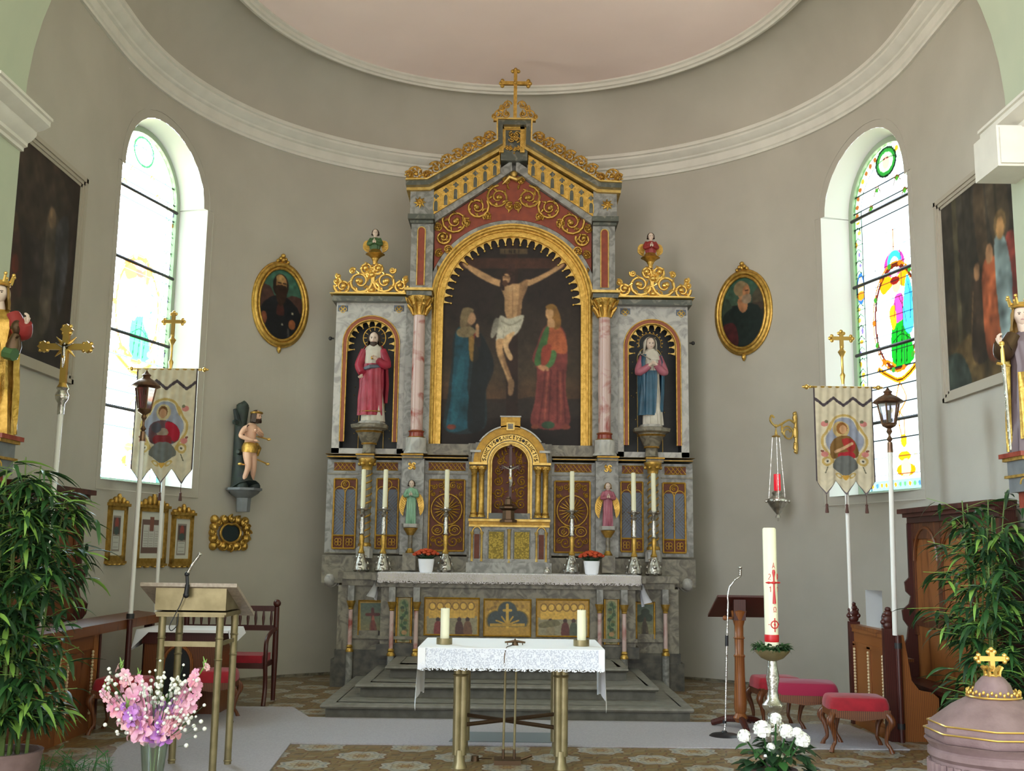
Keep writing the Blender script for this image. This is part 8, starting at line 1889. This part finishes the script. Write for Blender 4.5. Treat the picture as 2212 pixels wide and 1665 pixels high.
# ---------------------------------------------------------------- baptismal font
def font():
    Y = 6.1; x = PY(2146, 1500, Y).x; Z = lambda v: PY(2146, v, Y).z; R = thing('baptismal_font', 'octagonal reddish sandstone font with a gold-trimmed lid and gilt cross', 'font', (x, Y, 0))
    b = MB(); zr = Z(1600); b.lathe([(.30, 0), (.30, .06), (.18, .12), (.15, .30), (.18, zr - .42), (.30, zr - .25), (.335, zr - .16), (.335, zr - .10), (.355, zr - .08), (.355, zr - .05), (.34, zr - .04), (.36, zr - .01), (.37, zr + .0), (.0, zr + .0)], (x, Y, 0), 48, sharp if False else 0)
    b.build('basin', 'sandstone', R)
    b = MB()
    for k in range(44): a = k * 2 * pi / 44; b.tube([(x + .345 * cos(a), Y + .345 * sin(a), zr - .22), (x + .345 * cos(a), Y + .345 * sin(a), zr - .115)], .016, 6)
    b.build('fluting', 'sandstone', R)
    b = MB(); b.lathe([(.355, 0), (.365, .015), (.365, .05), (.345, .06), (.345, .09), (.33, .10), (.22, .185), (.13, .235), (.105, .25), (.09, .30), (.06, .335), (.045, .345), (0, .345)], (x, Y, zr + .002), 8, rot=pi / 8); lid = b.build('lid', 'sandstone', R)
    b = MB(); 
    for z, r in ((.052, .367), (.092, .347)): b.tube([(x + (r + .002) * cos(pi / 8 + k * pi / 4), Y + (r + .002) * sin(pi / 8 + k * pi / 4), zr + z) for k in range(8)], .005, 6, closed=True)
    for k in range(40):
        a = k * 2 * pi / 40; b.ball((x + .135 * cos(a), Y + .135 * sin(a), zr + .255 + .010 * (k % 2)), (.008, .008, .012), 7, 5)
    b.tube([(x + .14 * cos(t), Y + .14 * sin(t), zr + .238) for t in np.linspace(0, 2 * pi, 33)[:-1]], .006, 6, closed=True)
    for k in range(8): a = k * pi / 4; b.tube([(x + .035 * cos(a), Y + .035 * sin(a), zr + .345), (x + .042 * cos(a), Y + .042 * sin(a), zr + .375), (x + .050 * cos(a + .3), Y + .05 * sin(a + .3), zr + .395)], [.012, .009, .012], 6)
    b.tube([(x + .038 * cos(t), Y + .038 * sin(t), zr + .35) for t in np.linspace(0, 2 * pi, 17)[:-1]], .008, 6, closed=True); b.build('gilt_crown', 'gold_bright', lid)
    b = MB(); trefoil_cross(b, x, Y, zr + .37, Z(1408) - zr - .37, .072, .013); b.build('gilt_cross', 'gold_bright', lid)
font()

b = MB(); q = PY(408, 1254, 8.6); b.add([(q.x - .12, 8.47, 0), (q.x + .12, 8.47, 0), (q.x + .12, 8.72, -.1), (q.x - .12, 8.72, -.1), (q.x - .12, 8.47, .006), (q.x + .12, 8.47, .006), (q.x + .12, 8.72, -.094), (q.x - .12, 8.72, -.094)], [(0, 3, 2, 1), (4, 5, 6, 7), (0, 1, 5, 4), (1, 2, 6, 5), (2, 3, 7, 6), (3, 0, 4, 7)])
zs_ = PY(408, 1259, 8.42).z - .25 * (.05 / .62) + .004
b.v = [(v[0], v[1], v[2] + zs_) for v in b.v]; tag(b.build('paper_sheet', 'paper'), 'white paper sheet lying on the sloping top of the lectern', 'paper')
b = MB(); c_, t_, n_ = wall_frame(*at_s(NS)); q = c_ - n_ * .15; b.lathe([(.05, 0), (.05, .13), (.035, .15), (.035, .17), (0, .17)], (q.x, q.y, .885), 16); tag(b.build('small_jar', 'console_grey'), 'small blue-grey jar standing in the recess of the right wall', 'jar')
# ---------------------------------------------------------------- bamboo plants
def bamboo(x, y, ztop, spread, seed, lab, nst, nlf, lean=0.0, zlow=.35, side=1):
    rnd = random.Random(seed); R = thing('potted_bamboo', lab, 'potted plant', (x, y, 0), 'tall potted bamboos')
    b = MB(); b.lathe([(.17, 0), (.20, .02), (.24, .30), (.25, .34), (.22, .34), (.21, .30), (0, .30)], (x, y, 0), 24); b.build('pot', 'sandstone', R)
    L1 = MB()
    for k in range(nst):
        a = rnd.random() * 6.28; r = rnd.random() ** .6 * .17; bx, by = x + r * cos(a), y + r * sin(a) * .8; H = ztop * rnd.uniform(.80, 1.0); tx = bx + (bx - x) * 1.0 + rnd.uniform(-.08, .08) + lean; ty = by + rnd.uniform(-.1, .1)
        b = MB(); pts = [(bx + (tx - bx) * t ** 1.6, by + (ty - by) * t, .25 + (H - .25) * t) for t in np.linspace(0, 1, 12)]; b.tube(pts, [.013 - .008 * t for t in np.linspace(0, 1, 12)], 7)
        for t in pts[1:-1]: b.ball(t, (.014, .014, .006), 7, 4)
        b.build('stem', 'stem_green', R)
        for i in range(nlf):
            t = rnd.uniform(0, 1) ** .8; t = max(t, (zlow) / H); p = (bx + (tx - bx) * t ** 1.6, by + (ty - by) * t, .25 + (H - .25) * t)
            a = rnd.random() * 6.28; reach = spread * rnd.uniform(.25, 1.0) * (.6 + .5 * sin(pi * min(1, t * 1.05))); q = (p[0] + reach * cos(a), p[1] + reach * sin(a) * .8, p[2] + reach * rnd.uniform(.0, .45))
            L1.tube([p, ((p[0] + q[0]) / 2, (p[1] + q[1]) / 2, (p[2] + q[2]) / 2 + .02), q], .0022, 3, 2)
            for j in range(rnd.choice((4, 5, 6))):
                aa = a + rnd.uniform(-1.5, 1.5); leaf(L1, (p[0] + (q[0] - p[0]) * (.4 + .6 * j / 5), p[1] + (q[1] - p[1]) * (.4 + .6 * j / 5), p[2] + (q[2] - p[2]) * (.4 + .6 * j / 5)), (cos(aa), sin(aa), rnd.uniform(-.3, .5)), rnd.uniform(.14, .27), rnd.uniform(.030, .046), rnd.uniform(.25, .9), rnd.choice((0, 0, 0, 1, 1, 1, 2)), 5, rnd.uniform(-.5, .5))
    L1.build('foliage', ['leaf', 'leaf_dark', 'leaf_light'], R, sharp=0)
bamboo(-3.42, 7.6, PY(60, 985, 7.6).z, .40, 5, 'dense tall bamboo filling the lower left, in front of the reddish stall', 10, 38)
bamboo(3.86, 8.95, PY(2110, 1040, 8.95).z, .50, 8, 'airy bamboo at the right, rising behind the sandstone font', 9, 27)
def fern():
    rnd = random.Random(3); R = thing('asparagus_fern', 'low feathery green fern on the floor at the foot of the left bamboo', 'fern', (-3.25, 8.25, 0)); b = MB()
    for k in range(60):
        x, y = -3.3 + rnd.uniform(-.38, .42), 8.25 + rnd.uniform(-.12, .14); a = rnd.random() * 6.28; h = rnd.uniform(.12, .24); tip = (x + cos(a) * .12, y + sin(a) * .12, h); b.tube([(x, y, 0), (x + cos(a) * .04, y + sin(a) * .04, h * .7), tip], .003, 3)
        for j in range(16): t = .3 + .7 * j / 16; aa = rnd.random() * 6.28; leaf(b, (x + (tip[0] - x) * t, y + (tip[1] - y) * t, h * t), (cos(aa), sin(aa), .3), .05, .008, .2, 0, 2)
    b.build('fronds', 'fern_green', R, sharp=0)
mat('fern_green', '3c8a3a', .6, col2='2a6a2c', scale=5)
fern()

# ---------------------------------------------------------------- gladioli in a glass vase
def blossom(b, c, d, r, rnd, m=0):
    d = Vector(d).normalized(); u = d.orthogonal().normalized(); v = d.cross(u); c = Vector(c); ph = rnd.random() * 6
    for k in range(6):
        a = ph + k * pi / 3; o = u * cos(a) + v * sin(a); t = u * -sin(a) + v * cos(a); rr = r * rnd.uniform(.85, 1.1); q = []
        for (s, w_, h) in ((.08, .08, 0), (.45, .34, .32), (.8, .36, .42), (1.05, .14, .30)):
            q += [c + o * rr * s + d * rr * h - t * rr * w_, c + o * rr * s + d * rr * (h - .12), c + o * rr * s + d * rr * h + t * rr * w_]
        b.add([tuple(p) for p in q], [(i * 3 + j, i * 3 + j + 1, i * 3 + j + 4, i * 3 + j + 3) for i in range(3) for j in (0, 1)], m)
    b.ball(tuple(c + d * r * .25), r * .16, 6, 4, 3)
def bouquet():
    Y = 6.9; v0 = PY(334, 1600, Y); x, zt = v0.x, v0.z + .0; V = thing('glass_vase', 'clear glass vase of green stems holding the pink gladioli', 'vase', (x, Y, 0))
    b = MB(); pr = [(.06, 0), (.065, .02), (.06, .10), (.055, zt * .5), (.085, zt), (.082, zt), (.052, zt * .5), (.056, .10), (.055, .03), (0, .03)]; b.lathe(pr, (x, Y, 0), 24); b.build('vase_body', 'clear_glass', V)
    sp_ = [((262, 1440), 0, 'pink gladiolus spike with green tip leaning to the far left'), ((228, 1495), 1, 'pale pink gladiolus spike at the left edge of the bouquet, lowest leaning'), ((300, 1462), 0, 'pink gladiolus spike just left of the middle of the bouquet'), ((442, 1438), 0, 'tall pink gladiolus spike reaching highest at the right of the bouquet'), ((425, 1500), 2, 'salmon gladiolus spike low at the right of the bouquet'), ((355, 1520), 3, 'mauve gladiolus in the middle of the bouquet'), ((275, 1525), 3, 'mauve-purple gladiolus low at the left of the bouquet'), ((392, 1505), 3, 'mauve gladiolus behind the tall right spike')]
    rnd = random.Random(12)
    for i, ((px, py), mi, lab) in enumerate(sp_):
        dy = rnd.uniform(-.12, .12); tip = PY(px, py, Y + dy); R = thing('gladiolus', lab, 'flower', (x, Y, .04), 'gladioli in the glass vase'); base = Vector((x + rnd.uniform(-.02, .02), Y + rnd.uniform(-.02, .02), .06)); mid = Vector((x + (tip.x - x) * .12, Y + dy * .1, zt))
        pts = cat_smooth([tuple(base), tuple(mid), tuple(mid.lerp(tip, .5) + Vector((0, 0, .01))), tuple(tip)], False, 8)
        b = MB(); b.tube(pts, .005, 6); leaf(b, tuple(mid), tuple(tip - mid), .25, .02, .1); leaf(b, tuple(base), tuple(mid - base), .42, .03, .05); b.build('stalk', 'leaf_light' if i % 2 else 'leaf', R)
        b = MB(); n = 11 if mi != 3 else 8
        for k in range(n):
            t = .15 + .82 * k / (n - 1); p = mid.lerp(tip, t); s = (1.15 - .75 * t ** 2); a = k * 2.2 + i; d = Vector((cos(a) * .8, -abs(sin(a)) - .25, .25)); blossom(b, tuple(p + d * .025), tuple(d), .064 * s, rnd, 0 if rnd.random() < .75 else 1)
        b.build('blossoms', [('petal_pink', 'petal_salmon', 'petal_salmon', 'petal_mauve')[mi], ('petal_salmon', 'petal_pink', 'petal_pink', 'petal_pink')[mi], 'leaf_light', 'petal_white'], R, sharp=0)
        b = MB(); 
        for k in range(4): b.tube([tuple(tip + Vector((0, 0, -.02 + k * .014))), tuple(tip + Vector((.012 * (-1) ** k, 0, .01 + k * .016)))], [.007, .002], 6)
        b.build('buds', 'leaf_light', R)
    for (px, py, n, r, lab) in ((372, 1478, 46, .055, 'spray of small white blossoms at the top middle of the bouquet'), (330, 1492, 30, .05, 'spray of small white blossoms left of the middle of the bouquet'), (243, 1472, 26, .04, 'small white blossoms at the upper left edge of the bouquet'), (280, 1560, 26, .045, 'small white blossoms low in the left part of the bouquet'), (405, 1560, 26, .045, 'small white blossoms low at the right edge of the bouquet'), (355, 1530, 30, .06, 'small white blossoms in the centre front of the bouquet')):
        c = PY(px, py, Y - .08); R = thing('white_filler_flower', lab, 'flower', (x, Y, .05), 'white filler sprays in the bouquet'); b = MB(); s_ = MB(); base = Vector((x, Y, zt - .05)); s_.tube([(x, Y, .06), tuple(base), tuple(base.lerp(c, .5)), tuple(c)], .003, 5)
        for k in range(n):
            p = c + Vector((rnd.gauss(0, r), rnd.gauss(0, .04), rnd.gauss(0, r))); b.ball(tuple(p), rnd.uniform(.008, .014), 7, 5); s_.tube([tuple(p), tuple(p.lerp(base, .25))], .0012, 3)
        b.build('blossoms', 'petal_white', R); s_.build('stalk', 'leaf', R)
bouquet()
def white_roses():
    Y = 7.2; c0 = PY(1672, 1640, Y); R = thing('potted_white_rose', 'bush of white blooms with dark round leaves before the large candle stand', 'flowering plant', (c0.x, Y, 0)); rnd = random.Random(2)
    b = MB(); b.lathe([(.10, 0), (.13, .25), (.15, .36), (.135, .36), (0, .34)], (c0.x, Y, 0), 20); b.build('pot', 'sandstone', R)
    for (px, py, r) in ((1646, 1580, .062), (1607, 1594, .045), (1698, 1584, .05), (1733, 1602, .055), (1676, 1556, .04), (1665, 1618, .03), (1722, 1588, .04)):
        p = PY(px, py - 4, Y - .16 + rnd.uniform(-.05, .05)); r *= 1.3; b = MB(); b.ball(tuple(p), r * .5, 10, 7)
        for k in range(70):
            a = rnd.random() * 6.28; e_ = rnd.uniform(-.6, 1.4); d = Vector((cos(a) * cos(e_), sin(a) * cos(e_), sin(e_))); q = p + d * r * .55; s = d.orthogonal().normalized(); t = d.cross(s); w_ = r * .30
            b.add([tuple(q - s * w_), tuple(q - t * w_ + d * w_ * .4), tuple(q + s * w_ + d * w_ * .3), tuple(q + t * w_ + d * w_ * .5), tuple(q + d * w_ * .15)], [(0, 1, 4), (1, 2, 4), (2, 3, 4), (3, 0, 4)])
        b.build('bloom', 'petal_white', R, sharp=0)
        b = MB(); b.tube([(c0.x, Y, .33), tuple(Vector((c0.x, Y, .33)).lerp(p, .6) + Vector((0, 0, -.02))), tuple(p)], .006, 6); b.build('stem', 'leaf', R)
    b = MB()
    for k in range(120):
        a = rnd.random() * 6.28; rr = rnd.random() ** .5 * .20; p = (c0.x + .03 + rr * cos(a) * 1.1, Y + rr * sin(a) * .7, rnd.uniform(.32, .62 - rr * .5)); leaf(b, p, (cos(a), sin(a) - .3, rnd.uniform(-.2, .6)), rnd.uniform(.07, .11), rnd.uniform(.065, .09), rnd.uniform(.2, .7), rnd.choice((0, 1, 1)), 4)
    b.build('leaves', ['leaf', 'leaf_dark'], R, sharp=0)
white_roses()

# ---------------------------------------------------------------- crowned statues on the chancel piers
def crowned(sg, lab):
    Y = 8.25; zb = PY(2190 if sg > 0 else 20, 978 if sg > 0 else 940, Y).z; zt = PY(2190 if sg > 0 else 10, 640 if sg > 0 else 592, Y).z; h = (zt - zb) * 1.0; cx = sg * 4.03; c = (cx, Y, zb)
    R = thing('statue', lab, 'statue', c); yaw = -sg * .35
    b = MB(); w_ = .15
    for (a, z0, z1, m) in ((1.25, -.035, 0, 0), (1.12, -.06, -.035, 1), (.95, -.17, -.06, 2), (1.08, -.19, -.17, 1), (.92, -.30, -.19, 2), (.6, -.42, -.30, 0), (.35, -.52, -.42, 0)): b.box(cx - w_ * a, cx + w_ * a + (0 if sg > 0 else 0), Y - w_ * a, Y + w_ * a, zb + z0, zb + z1, m)
    x2 = sorted([cx, sg * XP]); b.box(x2[0], x2[1], Y - .1, Y + .1, zb - .4, zb - .05, 0)
    for k in range(5): b.tube([(cx - .15 + k * .075 - .03 * cos(t), Y - w_ * .93, zb - .25 + .05 * sin(t)) for t in np.linspace(0, pi, 7)], .006, 5, 1)
    b.build('console', ['marble_red', 'gold', 'console_grey'], R)
    hc = (PY(2203 if sg > 0 else 2, 690 if sg > 0 else 640, Y).x, Y - .03, zb + h * .87); r = h * .058; b = MB(); head(b, hc, r, yaw, .1); b.tube([(cx, Y, zb + h * .74), (hc[0], hc[1], zb + h * .83)], [.05, .04], 10)
    hx = cx - sg * .22 if sg > 0 else cx + .12; hand(b, (cx - sg * .26, Y - .10, zb + h * .68), (-sg * .3, -.2, .8), (sg, 0, 0), .10, curl=.9, side=sg); eyes(b, hc, r, yaw, .1); b.build('body', ['skin_pale', 'hair_brown', 'robe_pink'], R)
    b = MB(); hair(b, hc, r, yaw, 1.0, 0, 1.12); b.build('hair', 'hair_gold', R)
    b = MB(); robe(b, c, h, [(0, .13, .11, 0, 0), (.3, .11, .10, 0, 0), (.55, .09, .08, 0, 0), (.70, .11, .075, 0, 0), (.77, .05, .04, 0, 0)], 9, .14, seed=1); b.build('gown', 'gold' if sg < 0 else 'robe_dress', R)
    b = MB(); robe(b, c, h, [(.01, .125, .12, 0, .01), (.25, .13, .12, 0, 0), (.5, .125, .11, 0, 0), (.68, .12, .09, 0, 0), (.76, .08, .06, 0, 0)], 10, .16, seed=3, a0=-.9 if sg > 0 else -.2, a1=pi + .2 if sg > 0 else pi + .9)
    robe(b, c, h, [(.08, .12, .12, 0, -.01), (.3, .12, .125, 0, -.01), (.5, .115, .12, 0, 0)], 6, .2, seed=6, a0=-2.6 if sg > 0 else -2.2, a1=-.9); b.build('gilt_mantle', 'gold', R)
    b = MB(); sleeve(b, [(cx - sg * .10, Y, zb + h * .74), (cx - sg * .20, Y - .03, zb + h * .63), (cx - sg * .25, Y - .10, zb + h * .68)], [.06, .075, .05]); sleeve(b, [(cx + sg * .07, Y, zb + h * .74), (cx + sg * .11, Y - .05, zb + h * .58), (cx + sg * .03, Y - .15, zb + h * .58)], [.06, .07, .05]); b.build('sleeves', 'bronze' if sg > 0 else 'robe_darkred', R)
    b = MB(); cz = hc[2] + r * .75; b.lathe([(r * .95, 0), (r * 1.08, r * .12), (r * 1.0, r * .25), (r * 1.15, r * .55), (r * 1.12, r * .55), (r * .95, r * .22), (r * .92, 0)], (hc[0], hc[1], cz), 20)
    for k in range(8): a = k * pi / 4; b.tube([(hc[0] + r * 1.1 * cos(a), hc[1] + r * 1.1 * sin(a), cz + r * .4), (hc[0] + r * 1.35 * cos(a), hc[1] + r * 1.35 * sin(a), cz + r * 1.2)], [r * .2, r * .12], 6); b.ball((hc[0] + r * 1.38 * cos(a), hc[1] + r * 1.38 * sin(a), cz + r * 1.25), r * .2, 7, 5)
    b.build('crown', 'gold_bright', R)
    if sg > 0:
        A_ = PY(2164, 742, Y - .12); B2 = PY(2183, 972, Y - .12); b = MB(); d = (B2 - A_); q = A_ + d * .20; b.tube([tuple(q), tuple(B2)], [.016, .010], 6); S_ = b.build('sword', 'silver', R)
        b = MB(); b.tube([tuple(A_), tuple(A_ + d * .05), tuple(q)], [.02, .014, .016], 8); b.ball(tuple(A_), .022); b.tube([tuple(q + Vector((-.05, 0, .01))), tuple(q + Vector((.05, 0, -.01)))], .011, 6); b.build('hilt', 'gold_bright', S_)
    else:
        p = PY(34, 735, Y - .1); b = MB(); head(b, (p.x, p.y, p.z + .10), .05, .5); b.tube([(p.x, p.y, p.z + .05), (p.x - .01, p.y, p.z - .04), (p.x - .03, p.y, p.z - .14)], [.03, .06, .05], 10); hand(b, (p.x + .03, p.y - .05, p.z + .01), (.5, -.5, .3), (0, 0, -1), .05); b.build('held_child', 'bronze', R)
        b = MB(); b.tube([(p.x - .06, p.y - .02, p.z - .1), (p.x + .02, p.y - .04, p.z - .12)], .05, 8); b.build('child_wrap', 'robe_darkgreen', R)
mat('robe_dress', '6a5c60', .5)
crowned(-1, 'crowned gilt statue holding a dark child, on a console at the left picture edge')
crowned(1, 'crowned gilt statue with a sword, on a console at the right picture edge')
